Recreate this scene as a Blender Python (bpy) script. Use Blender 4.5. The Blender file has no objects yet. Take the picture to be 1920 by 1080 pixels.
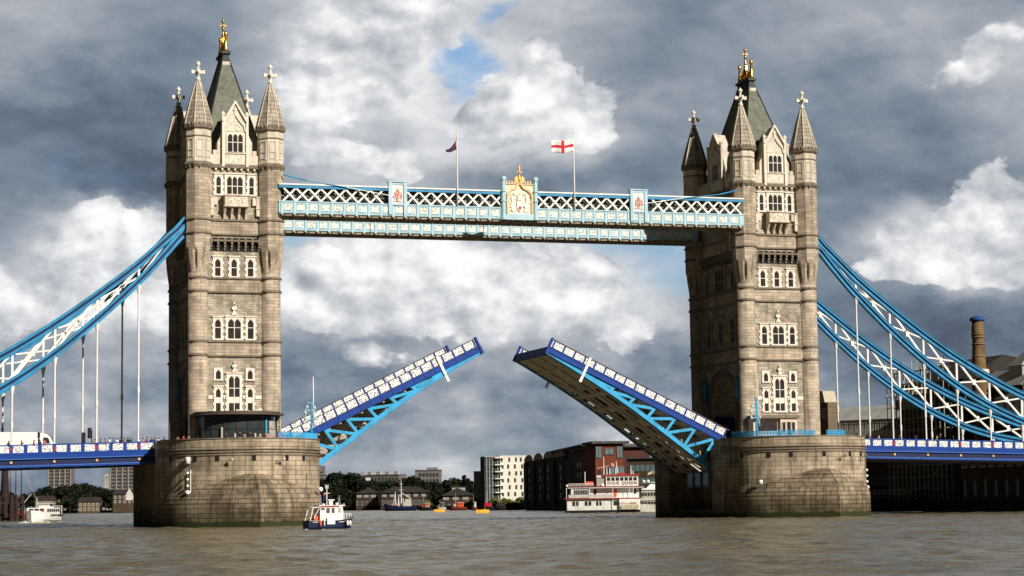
import bpy, bmesh, math, random
from mathutils import Vector, Matrix
import numpy as np
random.seed(7); rng = np.random.default_rng(7)
C = bpy.context.scene
COL = C.collection
PI = math.pi

# ------------------------------------------------------------------ camera
CX, CY, CZ = -49.611, -295.756, 2.650
CR = Vector((0.95429513, -0.2985232, -0.01430763)); CU = Vector((-0.01709216, -0.10230836, 0.99460588)); CF = Vector((0.29837672, 0.948903, 0.10273478))
FPX = 3905.98
cam = bpy.data.cameras.new('camera'); camo = bpy.data.objects.new('camera', cam); COL.objects.link(camo)
camo.matrix_world = Matrix(((CR.x, CU.x, -CF.x, CX), (CR.y, CU.y, -CF.y, CY), (CR.z, CU.z, -CF.z, CZ), (0, 0, 0, 1)))
cam.sensor_width = 36; cam.lens = FPX / 1920 * 36; cam.clip_start = 1; cam.clip_end = 20000
C.camera = camo
C.render.resolution_x = 1024; C.render.resolution_y = 576
C.view_settings.view_transform = 'Standard'; C.view_settings.look = 'None'; C.view_settings.gamma = 1
C.view_settings.exposure = 0.2

# ------------------------------------------------------------------ sun
SUN_AZ, SUN_EL = math.radians(25), math.radians(30)
sd = Vector((math.sin(SUN_AZ) * math.cos(SUN_EL), -math.cos(SUN_AZ) * math.cos(SUN_EL), math.sin(SUN_EL)))
sl = bpy.data.lights.new('sun', 'SUN'); sl.energy = 5.0; sl.angle = math.radians(0.5); sl.color = (1, .93, .82)
so = bpy.data.objects.new('sun', sl); COL.objects.link(so)
so.rotation_euler = sd.to_track_quat('Z', 'Y').to_euler(); so.location = (60, -200, 150)

# ------------------------------------------------------------------ world: Nishita sky behind a procedural cloud cover
W = bpy.data.worlds.new('World'); C.world = W; W.use_nodes = True
W.cycles.sampling_method = 'MANUAL'; W.cycles.sample_map_resolution = 256
nt = W.node_tree; nt.nodes.clear()
def N(t, **kw):
    n = nt.nodes.new(t)
    for k, v in kw.items(): setattr(n, k, v)
    return n
def L(a, b): nt.links.new(a, b)
def M(op, a, b=None, c=None, clamp=False):
    n = N('ShaderNodeMath', operation=op); n.use_clamp = clamp
    for i, v in enumerate((a, b, c)):
        if v is None: continue
        if isinstance(v, (int, float)): n.inputs[i].default_value = v
        else: L(v, n.inputs[i])
    return n.outputs[0]
CUMULUS = [(205,485,150,85,1.5),(290,455,80,60,1.4),(110,585,150,60,.9),(15,560,80,60,.9),(280,600,80,50,.7),
 (690,512,150,72,1.5),(830,500,150,72,1.4),(940,560,160,70,1.2),(610,565,110,70,1.1),(1065,500,75,58,1.4),(1060,585,130,60,1.3),(1160,615,80,40,.8),(790,590,140,50,.9),
 (1010,150,72,62,1.3),(1075,205,95,60,.9),(940,195,100,60,.9),(690,60,120,80,.6),(655,130,80,60,.45),(600,215,50,35,.35),(690,290,110,30,.3),(790,300,40,40,.45),(830,40,80,45,.35),
 (1765,470,105,60,1.3),(1850,420,60,85,1.0),(1690,495,55,40,.8),(1870,150,60,50,.4),(1880,480,60,60,.8),
 (1230,800,50,16,.2),(690,660,60,20,.2)]
def build_sky():
    out = N('ShaderNodeOutputWorld'); bg = N('ShaderNodeBackground'); L(bg.outputs[0], out.inputs[0])
    bg.inputs[1].default_value = 0.1
    sky = N('ShaderNodeTexSky'); sky.sky_type = 'NISHITA'; sky.sun_disc = False
    sky.sun_elevation = SUN_EL; sky.sun_rotation = PI - SUN_AZ; sky.air_density = 1.0; sky.dust_density = .6; sky.ozone_density = 2.0
    tc = N('ShaderNodeTexCoord'); d = tc.outputs['Generated']
    sep = N('ShaderNodeSeparateXYZ'); L(d, sep.inputs[0])
    def noise(scale, det, rough, off=(0, 0, 0), stretch=(1, 1, 1.7)):
        mp = N('ShaderNodeMapping'); L(d, mp.inputs[0]); mp.inputs['Location'].default_value = off; mp.inputs['Scale'].default_value = stretch
        t = N('ShaderNodeTexNoise'); t.inputs['Scale'].default_value = scale; t.inputs['Detail'].default_value = det; t.inputs['Roughness'].default_value = rough
        L(mp.outputs[0], t.inputs['Vector']); return t
    az = M('SUBTRACT', M('ARCTAN2', sep.outputs[0], sep.outputs[1]), 0.30466)
    el = M('ARCSINE', sep.outputs[2])
    w1 = noise(14, 6, .58, (3, 1, 2)); w2 = noise(14, 6, .58, (7, 5, 4))
    px0 = M('MULTIPLY_ADD', az, 3950.0, 960.0)
    y0 = M('MULTIPLY_ADD', M('SUBTRACT', px0, 960.0), -0.0144, M('MULTIPLY_ADD', el, -3930.0, 943.8))
    px = M('MULTIPLY_ADD', M('SUBTRACT', w1.outputs[0], .5), 330.0, px0)
    y = M('MULTIPLY_ADD', M('SUBTRACT', w2.outputs[0], .5), 250.0, y0)
    u = M('DIVIDE', px, 1920.0, clamp=True)
    ys = [50, 150, 250, 350, 440, 520, 600, 660, 720, 790, 860, 930]
    G = [[140,148,125,112,128,205,214,205,165,158,118,112,122,142,148,122,138],
         [128,122,108,100,132,168,208,196,206,140,110,118,142,112,110,152,172],
         [ 96, 88, 84, 84,138,184,160,188,204,184,138,132,128,116,112,122,152],
         [112, 92, 82, 96,152,176,194,146,112,106,112,110,114,108,100,122,126],
         [118,206,240,240,150,170,214,208,196,204,150,140,122,112,172,222,182],
         [165,180,226,226,170,204,212,192,210,224,172,160,118,108,118,182,134],
         [165,196,206,200,184,172,204,212,200,222,196,165,128,106, 88, 86,100],
         [150,150,168,162,140,110,104,158,146,158,120,116,116,102, 88, 86,100],
         [112,130,140,128,104, 96,118,118,116,112,118,118,110, 98, 94, 96,100],
         [132,148,142,135,106,124,134,152,126,136,150,146,116,106,100,104,110],
         [102,108,112,112,110,116,126,142,124,130,146,144,110,104,102,106,108],
         [ 98,102,104,104,104,106,112,118,116,118,120,118,106,104,102,104,106]]
    for k, q in ((0, 9), (1, 7), (2, 3), (7, 3), (8, 10), (9, 8), (10, 14), (11, 16)): G[k] = [v + q for v in G[k]]
    B = [[0]*17 for _ in ys]
    B[3] = [.25,.35,.1,0]+[0]*13; B[4] = [.4,.1,0,0,.75,.7,0,0,0,.45,.8,.75,.3,0,0,0,0]
    B[5] = [.1,0,0,0,.5,0,0,0,0,0,.45,.8,.3,0,0,0,0]
    for k, v in ((7, .05), (8, .12), (9, .18), (10, .25), (11, .3)): B[k] = [v]*17
    def ramp(g, b):
        r = N('ShaderNodeValToRGB'); cr = r.color_ramp; cr.interpolation = 'B_SPLINE'
        for i in range(17):
            e = cr.elements[i] if i < 1 else (cr.elements.new(i/16) if i < 16 else cr.elements[-1])
            e.position = i/16; e.color = (g[i]/255, b[i], 0, 1)
        L(u, r.inputs[0]); return r.outputs[0]
    cur = ramp(G[0], B[0])
    for i in range(1, len(ys)):
        mr = N('ShaderNodeMapRange'); mr.interpolation_type = 'SMOOTHSTEP'; L(y, mr.inputs[0]); mr.inputs[1].default_value = ys[i-1]; mr.inputs[2].default_value = ys[i]
        mx = N('ShaderNodeMix'); mx.data_type = 'RGBA'; L(mr.outputs[0], mx.inputs[0]); L(cur, mx.inputs[6]); L(ramp(G[i], B[i]), mx.inputs[7]); cur = mx.outputs[2]
    ss = N('ShaderNodeSeparateColor'); L(cur, ss.inputs[0])
    # billow detail, lit in relief from the upper right
    DL = (-.0045, 0, -.0065)
    def billow(off=(0, 0, 0)):
        mp = N('ShaderNodeMapping'); L(d, mp.inputs[0]); mp.inputs['Location'].default_value = off; mp.inputs['Scale'].default_value = (1, 1, 1.35)
        v = N('ShaderNodeTexNoise'); v.noise_type = 'RIDGED_MULTIFRACTAL'; v.normalize = True; v.inputs['Scale'].default_value = 24; v.inputs['Detail'].default_value = 5; v.inputs['Roughness'].default_value = .55; v.inputs['Lacunarity'].default_value = 2.1; v.inputs['Distortion'].default_value = .25
        L(mp.outputs[0], v.inputs['Vector'])
        n = N('ShaderNodeTexNoise'); n.inputs['Scale'].default_value = 17; n.inputs['Detail'].default_value = 7; n.inputs['Roughness'].default_value = .55; L(mp.outputs[0], n.inputs['Vector'])
        return M('ADD', M('MULTIPLY', M('SUBTRACT', .5, v.outputs[0]), .45), M('MULTIPLY', M('SUBTRACT', n.outputs[0], .5), 1.1))
    bl0 = billow((1, 2, 9)); bl1 = billow((1 - DL[0], 2 - DL[1], 9 - DL[2]))
    relief = M('SUBTRACT', bl0, bl1)
    mid = noise(9, 5, .5, (6, 2, 3), (1, 1, 2.2)); big = noise(20, 9, .6, (1, 2, 9), (1, 1, 2.0))
    base = M('ADD', M('ADD', ss.outputs[0], .022), M('MULTIPLY', M('SUBTRACT', mid.outputs[0], .5), .14))
    lowr = N('ShaderNodeMapRange'); L(y0, lowr.inputs[0]); lowr.inputs[1].default_value = 560; lowr.inputs[2].default_value = 720; lowr.inputs[3].default_value = 1; lowr.inputs[4].default_value = 2.0
    small = noise(46, 7, .58, (2, 8, 1), (1, 1, 2.6))
    det = M('ADD', M('MULTIPLY', M('SUBTRACT', big.outputs[0], .5), .22), M('MULTIPLY', relief, .26))
    det = M('ADD', det, M('MULTIPLY', M('SUBTRACT', small.outputs[0], .5), .12))
    base = M('ADD', base, M('MULTIPLY', det, lowr.outputs[0]))
    f = None
    for (bx, by, rx, ry, am) in CUMULUS:
        dx = M('DIVIDE', M('SUBTRACT', px, float(bx)), float(rx)); dy = M('DIVIDE', M('SUBTRACT', y, float(by)), float(ry))
        g = M('MULTIPLY', M('SUBTRACT', 1.0, M('ADD', M('MULTIPLY', dx, dx), M('MULTIPLY', dy, dy))), float(am))
        f = g if f is None else M('MAXIMUM', f, g)
    fm = M('ADD', M('MAXIMUM', f, -1.5), M('MULTIPLY', bl0, 1.7))
    cm = N('ShaderNodeMapRange'); cm.interpolation_type = 'SMOOTHSTEP'; L(fm, cm.inputs[0]); cm.inputs[1].default_value = .02; cm.inputs[2].default_value = .42
    cl = M('ADD', M('MULTIPLY_ADD', fm, .10, .72), M('MULTIPLY', relief, 1.1))
    mxl = N('ShaderNodeMix'); mxl.data_type = 'FLOAT'; L(cm.outputs[0], mxl.inputs[0]); L(base, mxl.inputs[2]); L(cl, mxl.inputs[3]); lum2 = mxl.outputs[0]
    cr = N('ShaderNodeValToRGB'); L(lum2, cr.inputs[0]); e = cr.color_ramp.elements
    stops = [(.24, (.045,.060,.088)), (.34, (.085,.112,.155)), (.42, (.130,.168,.222)), (.5, (.190,.235,.290)), (.63, (.34,.365,.41)), (.78, (.57,.585,.61)), (.9, (.82,.82,.82)), (1, (.95,.95,.94))]
    e[0].position, e[0].color = stops[0][0], (*stops[0][1], 1)
    e[-1].position, e[-1].color = stops[-1][0], (*stops[-1][1], 1)
    for p, c in stops[1:-1]: q = e.new(p); q.color = (*c, 1)
    # gaps of blue, thin-edged haze round them
    blue = ss.outputs[1]
    for (bx, by, rx, ry, st) in ((872, 105, 66, 62, 1), (664, 192, 36, 24, 1), (952, 30, 30, 50, .8), (190, 350, 170, 34, .42)):
        dx = M('DIVIDE', M('SUBTRACT', px, float(bx)), float(rx)); dy = M('DIVIDE', M('SUBTRACT', y, float(by)), float(ry))
        r2 = M('ADD', M('MULTIPLY', dx, dx), M('MULTIPLY', dy, dy))
        blue = M('MAXIMUM', blue, M('MULTIPLY_ADD', r2, -.8*st, 1.0*st, clamp=True))
    blue = M('MULTIPLY', blue, M('SUBTRACT', 1.0, cm.outputs[0]))
    bm = N('ShaderNodeMapRange'); bm.interpolation_type = 'SMOOTHSTEP'
    L(M('ADD', blue, M('MULTIPLY', bl0, -.9)), bm.inputs[0]); bm.inputs[1].default_value = .0; bm.inputs[2].default_value = 1.15
    c10 = N('ShaderNodeVectorMath', operation='SCALE'); L(cr.outputs[0], c10.inputs[0]); c10.inputs[3].default_value = 10.0
    # sky outside the camera view is dimmed by hand to keep shaded faces dark
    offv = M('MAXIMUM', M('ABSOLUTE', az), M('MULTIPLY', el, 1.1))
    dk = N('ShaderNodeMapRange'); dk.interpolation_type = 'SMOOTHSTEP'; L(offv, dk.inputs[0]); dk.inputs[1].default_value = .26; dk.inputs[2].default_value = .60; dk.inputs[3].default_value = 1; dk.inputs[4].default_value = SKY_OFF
    skb = N('ShaderNodeMix'); skb.data_type = 'RGBA'; skb.blend_type = 'MULTIPLY'; skb.inputs[0].default_value = 1; L(sky.outputs[0], skb.inputs[6]); skb.inputs[7].default_value = (.60, .86, 1.05, 1)
    mx = N('ShaderNodeMix'); mx.data_type = 'RGBA'; L(bm.outputs[0], mx.inputs[0]); L(c10.outputs[0], mx.inputs[6]); L(skb.outputs[2], mx.inputs[7])
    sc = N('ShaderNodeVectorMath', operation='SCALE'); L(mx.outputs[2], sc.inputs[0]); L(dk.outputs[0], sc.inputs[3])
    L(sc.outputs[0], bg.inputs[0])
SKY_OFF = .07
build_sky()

# ------------------------------------------------------------------ helpers
def px_at(px, d):                       # ground point seen in column px, d metres ahead
    px = 960 + (px - 5.9 - 960)*.9947
    p = Vector((CX, CY, 0)) + Vector((CF.x, CF.y, 0)).normalized() * d + Vector((CR.x, CR.y, 0)).normalized() * ((px - 960) / FPX * d)
    return p.x, p.y
def hz(px): return 943.8 - .0144 * (px - 960)
def z_at(px, y, d): return CZ + (hz(px) - y) * d / FPX * 1.004
def y_on_x(px, X):                      # world Y where column px meets the plane X
    px = 960 + (px - 4.5 - 960)*.9947
    a = Vector((CF.x, CF.y)).normalized() + Vector((CR.x, CR.y)).normalized() * ((px - 960) / FPX)
    return CY + a.y * (X - CX) / a.x

class MB:
    def __init__(s): s.v = []; s.f = []; s.m = []; s.uv = []; s.sm = []
    def add(s, vs, fs, mat=0, uvs=None, smooth=False):
        b = len(s.v); s.v += [tuple(v) for v in vs]
        for i, f in enumerate(fs):
            s.f.append([b + k for k in f]); s.m.append(mat); s.uv.append(uvs[i] if uvs else None); s.sm.append(smooth)
        return s
    def box(s, x0, x1, y0, y1, z0, z1, mat=0):
        if x0 > x1: x0, x1 = x1, x0
        if y0 > y1: y0, y1 = y1, y0
        if z0 > z1: z0, z1 = z1, z0
        return s.add([(x0,y0,z0),(x1,y0,z0),(x1,y1,z0),(x0,y1,z0),(x0,y0,z1),(x1,y0,z1),(x1,y1,z1),(x0,y1,z1)],
              [(0,3,2,1),(4,5,6,7),(0,1,5,4),(1,2,6,5),(2,3,7,6),(3,0,4,7)], mat)
    def fb(s, F, u0, u1, z0, z1, d0, d1, mat=0):      # box in a facade frame F(u, d, z)
        P = [F(u, d, z) for z in (z0, z1) for (u, d) in ((u0, d0), (u1, d0), (u1, d1), (u0, d1))]
        return s.hull8(P, mat)
    def hull8(s, P, mat=0):
        P = [Vector(p) for p in P]
        fs = [(0,3,2,1),(4,5,6,7),(0,1,5,4),(1,2,6,5),(2,3,7,6),(3,0,4,7)]
        c = sum(P, Vector()) / 8
        n = (P[1]-P[0]).cross(P[3]-P[0])
        if n.dot(P[4]-P[0]) < 0: fs = [f[::-1] for f in fs]
        return s.add(P, fs, mat)
    def bar(s, p, q, w, h=None, up=(0,0,1), mat=0):
        h = h or w; p = Vector(p); q = Vector(q); d = (q-p).normalized(); up = Vector(up)
        if abs(d.dot(up)) > .98: up = Vector((1,0,0))
        a = d.cross(up).normalized(); b = a.cross(d)
        P = [e + a*(i*w/2) + b*(j*h/2) for e in (p, q) for (i, j) in ((-1,-1),(1,-1),(1,1),(-1,1))]
        return s.hull8(P, mat)
    def prism(s, F, poly, d0, d1, mat=0):              # polygon (u,z) extruded between depths
        n = len(poly); A = [F(u, d0, z) for u, z in poly]; B = [F(u, d1, z) for u, z in poly]
        fs = [tuple(range(n)), tuple(range(2*n-1, n-1, -1))] + [(i, i+n, (i+1) % n + n, (i+1) % n) for i in range(n)]
        return s.add(A + B, fs, mat)
    def lathe(s, prof, n, c=(0,0), ph=0, mat=0, smooth=True, cap=True, sx=1, sy=1):   # prof [(r,z)]
        vs = []; m = len(prof)
        for r, z in prof:
            for k in range(n):
                a = 2*PI*k/n + ph; vs.append((c[0] + r*math.cos(a)*sx, c[1] + r*math.sin(a)*sy, z))
        fs = []; uvs = []; R = max(p[0] for p in prof)
        zs = [0.0]
        for j in range(1, m): zs.append(zs[-1] + math.hypot(prof[j][0]-prof[j-1][0], prof[j][1]-prof[j-1][1]))
        for j in range(m-1):
            for k in range(n):
                k2 = (k+1) % n; fs.append((j*n+k, j*n+k2, (j+1)*n+k2, (j+1)*n+k))
                ua, ub = 2*PI*R*k/n, 2*PI*R*(k+1)/n; za, zb = prof[0][1] + zs[j], prof[0][1] + zs[j+1]
                uvs.append([(ua,za),(ub,za),(ub,zb),(ua,zb)])
        s.add(vs, fs, mat, uvs, smooth)
        if cap:
            b = len(s.v) - m*n
            for j, rev in ((0, True), (m-1, False)):
                if prof[j][0] > 1e-3:
                    f = [b + j*n + k for k in range(n)]; f = f[::-1] if rev else f
                    s.f.append(f); s.m.append(mat); s.uv.append(None); s.sm.append(False)
        return s
    def tube(s, pts, r, n=6, mat=0):
        for a, b in zip(pts[:-1], pts[1:]):
            a = Vector(a); b = Vector(b); d = (b-a).normalized(); up = Vector((0,0,1)) if abs(d.z) < .9 else Vector((1,0,0))
            x = d.cross(up).normalized(); yv = x.cross(d)
            ra, rb = (r, r) if not isinstance(r, tuple) else r
            vs = [a + (x*math.cos(t)+yv*math.sin(t))*ra for t in [2*PI*k/n for k in range(n)]] + [b + (x*math.cos(t)+yv*math.sin(t))*rb for t in [2*PI*k/n for k in range(n)]]
            s.add(vs, [(k, k+n, (k+1) % n+n, (k+1) % n) for k in range(n)] + [tuple(range(n)), tuple(range(2*n-1, n-1, -1))], mat, smooth=False)
        return s
    def build(s, name, mats, parent=None, origin=None, fixn=False):
        me = bpy.data.meshes.new(name)
        o = bpy.data.objects.new(name, me); COL.objects.link(o)
        off = Vector(origin) if origin is not None else (OFF.get(parent.name, Vector()) if parent else Vector())
        me.from_pydata([tuple(Vector(v)-off) for v in s.v], [], s.f)
        for m in (mats if isinstance(mats, (list, tuple)) else [mats]): me.materials.append(m)
        me.polygons.foreach_set('material_index', s.m); me.polygons.foreach_set('use_smooth', s.sm)
        ul = me.uv_layers.new(name='UVMap'); buf = []
        V = s.v
        for f, uv in zip(s.f, s.uv):
            if uv: 
                for q in uv: buf += q
            else:
                a, b, c = Vector(V[f[0]]), Vector(V[f[1]]), Vector(V[f[2]])
                n = (b-a).cross(c-a)
                if n.length < 1e-9: n = Vector((0,0,1))
                n.normalize()
                if abs(n.z) > .8: t1, t2 = Vector((1,0,0)), Vector((0,1,0))
                else: t1 = Vector((-n.y, n.x, 0)).normalized(); t2 = n.cross(t1)
                if t2.z < 0: t2 = -t2
                for k in f: p = Vector(V[k]); buf += [p.dot(t1), p.dot(t2)]
        ul.data.foreach_set('uv', buf)
        if fixn:
            bm = bmesh.new(); bm.from_mesh(me); bmesh.ops.recalc_face_normals(bm, faces=bm.faces); bm.to_mesh(me); bm.free()
        me.update()
        if parent: o.parent = parent; OFF[o.name] = off
        else: o.location = off; OFF[o.name] = off
        return o
OFF = {}
def each(name, mat_, parent, mbs, fixn=True):
    for m in mbs: m.build(name, mat_, parent, fixn=fixn)
def sweep(m, pts, nns, hw, lo, hi, mat=0):
    """continuous bar through pts; section half-width hw across y, from lo to hi along the normals"""
    vs = []
    for p, n in zip(pts, nns):
        for (i, h) in ((-1, lo), (1, lo), (1, hi), (-1, hi)): vs.append(p + Vector((0, i*hw, 0)) + n*h)
    k = len(pts); fs = [(4*j+a, 4*j+(a+1) % 4, 4*j+4+(a+1) % 4, 4*j+4+a) for j in range(k-1) for a in range(4)] + [(3,2,1,0), (4*k-4, 4*k-3, 4*k-2, 4*k-1)]
    return m.add(vs, fs, mat)
def tag(o, label=None, cat=None, group=None, kind=None):
    if label: o['label'] = label
    if cat: o['category'] = cat
    if group: o['group'] = group
    if kind: o['kind'] = kind
    return o
def thing(name, loc, label=None, cat=None, group=None):
    o = bpy.data.objects.new(name, None); COL.objects.link(o); o.location = loc; OFF[o.name] = Vector(loc)
    o.empty_display_size = .5
    return tag(o, label, cat, group)
KIDS = {}
def kids(o): return [c for c in bpy.data.objects if c.parent == o]
def copy_tree(o, parent=None, idx=None):
    if idx is None:
        idx = {}
        for c in bpy.data.objects:
            if c.parent: idx.setdefault(c.parent.name, []).append(c)
    c = o.copy(); COL.objects.link(c); c.parent = parent; OFF[c.name] = OFF.get(o.name, Vector())
    for ch in idx.get(o.name, []): copy_tree(ch, c, idx)
    return c

# ------------------------------------------------------------------ materials
def pmat(name, col, rough=.7, metal=0, var=.15, vs=1.5, bump=0, bs=6, brick=None, streak=0, grime=0, tide=False, spec=.3, joint=.45, bvar=.14, coat=0):
    m = bpy.data.materials.new(name); m.use_nodes = True; t = m.node_tree; ns = t.nodes; lk = t.links.new
    b = ns['Principled BSDF']; b.inputs['Roughness'].default_value = rough; b.inputs['Metallic'].default_value = metal
    b.inputs['Specular IOR Level'].default_value = spec
    tc = ns.new('ShaderNodeTexCoord'); geo = ns.new('ShaderNodeNewGeometry')
    P = geo.outputs['Position']
    def noise(sc, det=5, vec=None, scale3=None):
        n = ns.new('ShaderNodeTexNoise'); n.inputs['Scale'].default_value = sc; n.inputs['Detail'].default_value = det
        v = vec or P
        if scale3: mp = ns.new('ShaderNodeMapping'); mp.inputs['Scale'].default_value = scale3; lk(v, mp.inputs[0]); v = mp.outputs[0]
        lk(v, n.inputs['Vector']); return n.outputs[0]
    def mul(c, fac, dark, inv=False):
        mx = ns.new('ShaderNodeMix'); mx.data_type = 'RGBA'; mx.blend_type = 'MULTIPLY'; lk(fac, mx.inputs[0]); lk(c, mx.inputs[6]); mx.inputs[7].default_value = (*dark, 1); return mx.outputs[2]
    def mrange(v, a, bb, c=0, d=1):
        r = ns.new('ShaderNodeMapRange'); lk(v, r.inputs[0])
        for i, q in zip((1,2,3,4), (a,bb,c,d)): r.inputs[i].default_value = q
        return r.outputs[0]
    cm = ns.new('ShaderNodeMix'); cm.data_type = 'RGBA'
    cm.inputs[6].default_value = (*[max(0,x*(1-var)) for x in col], 1); cm.inputs[7].default_value = (*[min(1,x*(1+var)) for x in col], 1)
    lk(mrange(noise(vs), .3, .7), cm.inputs[0]); c = cm.outputs[2]
    h = None
    if brick:
        bw, bh, mo = brick
        br = ns.new('ShaderNodeTexBrick'); lk(tc.outputs['UV'], br.inputs['Vector']); br.inputs['Scale'].default_value = 1
        br.inputs['Brick Width'].default_value = bw; br.inputs['Row Height'].default_value = bh; br.inputs['Mortar Size'].default_value = mo; br.inputs['Mortar Smooth'].default_value = .3
        br.inputs['Color1'].default_value = (1-bvar,1-bvar,1-bvar,1); br.inputs['Color2'].default_value = (1+bvar,1+bvar*.93,1+bvar*.85,1); br.inputs['Mortar'].default_value = (joint,joint,joint,1); br.inputs['Bias'].default_value = 0
        mx = ns.new('ShaderNodeMix'); mx.data_type = 'RGBA'; mx.blend_type = 'MULTIPLY'; mx.inputs[0].default_value = 1; lk(c, mx.inputs[6]); lk(br.outputs[0], mx.inputs[7]); c = mx.outputs[2]
        h = br.outputs['Fac']
    if streak:
        f = mrange(noise(1, 6, scale3=(1.6,1.6,.16)), .48, .72, 0, streak); c = mul(c, f, (.35,.32,.28))
    if grime:
        f = mrange(noise(.35, 8), .45, .7, 0, grime); c = mul(c, f, (.4,.37,.34))
    if tide:
        sp = ns.new('ShaderNodeSeparateXYZ'); lk(P, sp.inputs[0])
        nz = noise(.5, 6)
        zz = ns.new('ShaderNodeMath'); zz.operation = 'MULTIPLY_ADD'; lk(nz, zz.inputs[0]); zz.inputs[1].default_value = -2.0; lk(sp.outputs[2], zz.inputs[2])
        f = mrange(zz.outputs[0], 2.2, .6, 0, .75); c = mul(c, f, (.35,.33,.25))
        zz2 = ns.new('ShaderNodeMath'); zz2.operation = 'MULTIPLY_ADD'; lk(nz, zz2.inputs[0]); zz2.inputs[1].default_value = -1.2; lk(sp.outputs[2], zz2.inputs[2])
        f2 = mrange(zz2.outputs[0], .45, .05, 0, 1)
        mg = ns.new('ShaderNodeMix'); mg.data_type = 'RGBA'; lk(f2, mg.inputs[0]); lk(c, mg.inputs[6]); mg.inputs[7].default_value = (.028,.035,.010,1); c = mg.outputs[2]
    lk(c, b.inputs['Base Color'])
    if bump or brick:
        bp = ns.new('ShaderNodeBump'); bp.inputs['Strength'].default_value = 1; bp.inputs['Distance'].default_value = 1
        hn = ns.new('ShaderNodeMath'); hn.operation = 'MULTIPLY'; lk(noise(bs, 6), hn.inputs[0]); hn.inputs[1].default_value = bump
        last = hn.outputs[0]
        if h:
            q = ns.new('ShaderNodeMath'); q.operation = 'MULTIPLY_ADD'; lk(h, q.inputs[0]); q.inputs[1].default_value = -.03; lk(last, q.inputs[2]); last = q.outputs[0]
        lk(last, bp.inputs['Height']); lk(bp.outputs[0], b.inputs['Normal'])
    return m
def lattice_mat(name, pw, ph, col, hole, kind=0):
    """ornamental cast-iron panel: pattern of pierced holes, laid out in metres on the UVs"""
    m = bpy.data.materials.new(name); m.use_nodes = True; t = m.node_tree; ns = t.nodes; lk = t.links.new
    b = ns['Principled BSDF']; b.inputs['Roughness'].default_value = .5
    tc = ns.new('ShaderNodeTexCoord'); mp = ns.new('ShaderNodeMapping'); mp.inputs['Scale'].default_value = (1/pw, 1/ph, 1); lk(tc.outputs['UV'], mp.inputs[0])
    v = ns.new('ShaderNodeTexVoronoi'); v.feature = 'F1' if kind == 0 else 'DISTANCE_TO_EDGE'; v.inputs['Scale'].default_value = 1; v.inputs['Randomness'].default_value = .55; lk(mp.outputs[0], v.inputs['Vector'])
    r = ns.new('ShaderNodeMapRange'); lk(v.outputs[0], r.inputs[0]); r.inputs[1].default_value = .34; r.inputs[2].default_value = .42
    if kind: r.inputs[1].default_value = .10; r.inputs[2].default_value = .20; r.inputs[3].default_value = 1; r.inputs[4].default_value = 0
    mx = ns.new('ShaderNodeMix'); mx.data_type = 'RGBA'; lk(r.outputs[0], mx.inputs[0]); mx.inputs[6].default_value = (*hole, 1); mx.inputs[7].default_value = (*col, 1)
    lk(mx.outputs[2], b.inputs['Base Color']); return m
K = {}
K['granite'] = pmat('pier granite', (.42,.345,.25), .85, var=.22, vs=.25, brick=(1.5,.62,.028), bump=.02, bs=9, streak=.9, grime=.75, tide=True, joint=.35, bvar=.17)
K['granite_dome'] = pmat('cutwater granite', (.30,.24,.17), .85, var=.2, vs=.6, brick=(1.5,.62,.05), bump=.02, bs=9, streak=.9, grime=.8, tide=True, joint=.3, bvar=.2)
K['ashlar'] = pmat('tower ashlar', (.45,.375,.29), .85, var=.14, vs=.5, brick=(1.3,.46,.015), bump=.01, streak=.6, grime=.5, joint=.72, bvar=.21)
K['rubble'] = pmat('rock-faced wall stone', (.39,.345,.275), .9, var=.25, vs=1.2, brick=(.85,.33,.025), bump=.04, bs=7, streak=.5, grime=.5, joint=.78, bvar=.26)
K['portland'] = pmat('portland stone', (.64,.57,.47), .8, var=.12, vs=1.2, bump=.02, bs=5, streak=.45, grime=.25)
K['portland_white'] = pmat('white dressed stone', (.74,.69,.60), .75, var=.08, vs=2.0, bump=.01, streak=.2)
K['spire'] = pmat('spire stone slabs', (.38,.33,.27), .85, var=.2, vs=1.5, brick=(3.0,.62,.05), bump=.02, streak=.6, grime=.5, joint=.4)
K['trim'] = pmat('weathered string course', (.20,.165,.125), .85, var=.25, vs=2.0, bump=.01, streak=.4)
K['slate'] = pmat('green slate', (.175,.19,.15), .65, var=.18, vs=2.0, brick=(.5,.3,.02), streak=.45, grime=.3, joint=.75, bvar=.1)
K['lead'] = pmat('dark leadwork', (.03,.035,.035), .5)
K['gold'] = pmat('gilding', (.85,.50,.12), .28, metal=.85, var=.15, vs=6)
K['glass'] = pmat('dark window glass', (.035,.030,.032), .15, var=.3, vs=1.5, spec=.6)
K['dark'] = pmat('painted opening shade', (.012,.012,.012), .9)  # near-black colour in place of shade inside the scuppers and between corbels
K['cyan'] = pmat('bright blue paint', (.03,.36,.66), .42, var=.14, vs=.8, streak=.4, grime=.35, spec=.4)
K['chainblue'] = pmat('chain blue paint', (.018,.25,.50), .42, var=.15, vs=.8, streak=.4, grime=.35, spec=.4)
K['navy'] = pmat('deep blue paint', (.004,.045,.27), .45, var=.12, vs=.8, streak=.15, spec=.25)
K['navydark'] = pmat('dark blue girder paint and groove shade', (.006,.014,.07), .5, var=.2)
K['midblue'] = pmat('mid blue edge paint', (.06,.16,.48), .4, var=.1)
K['pale'] = pmat('pale blue paint', (.40,.58,.66), .45, var=.08, vs=1.0, streak=.25)
K['white'] = pmat('white paint', (.78,.77,.74), .42, var=.05, vs=1.0, streak=.15)
K['panelwhite'] = lattice_mat('pierced white panel', .24, .24, (.74,.74,.72), (.08,.10,.18))
K['relief'] = lattice_mat('relief panel', .50, .42, (.74,.71,.64), (.40,.38,.34))
K['carving'] = lattice_mat('carved stone relief', .33, .33, (.66,.60,.48), (.34,.29,.21))
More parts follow.
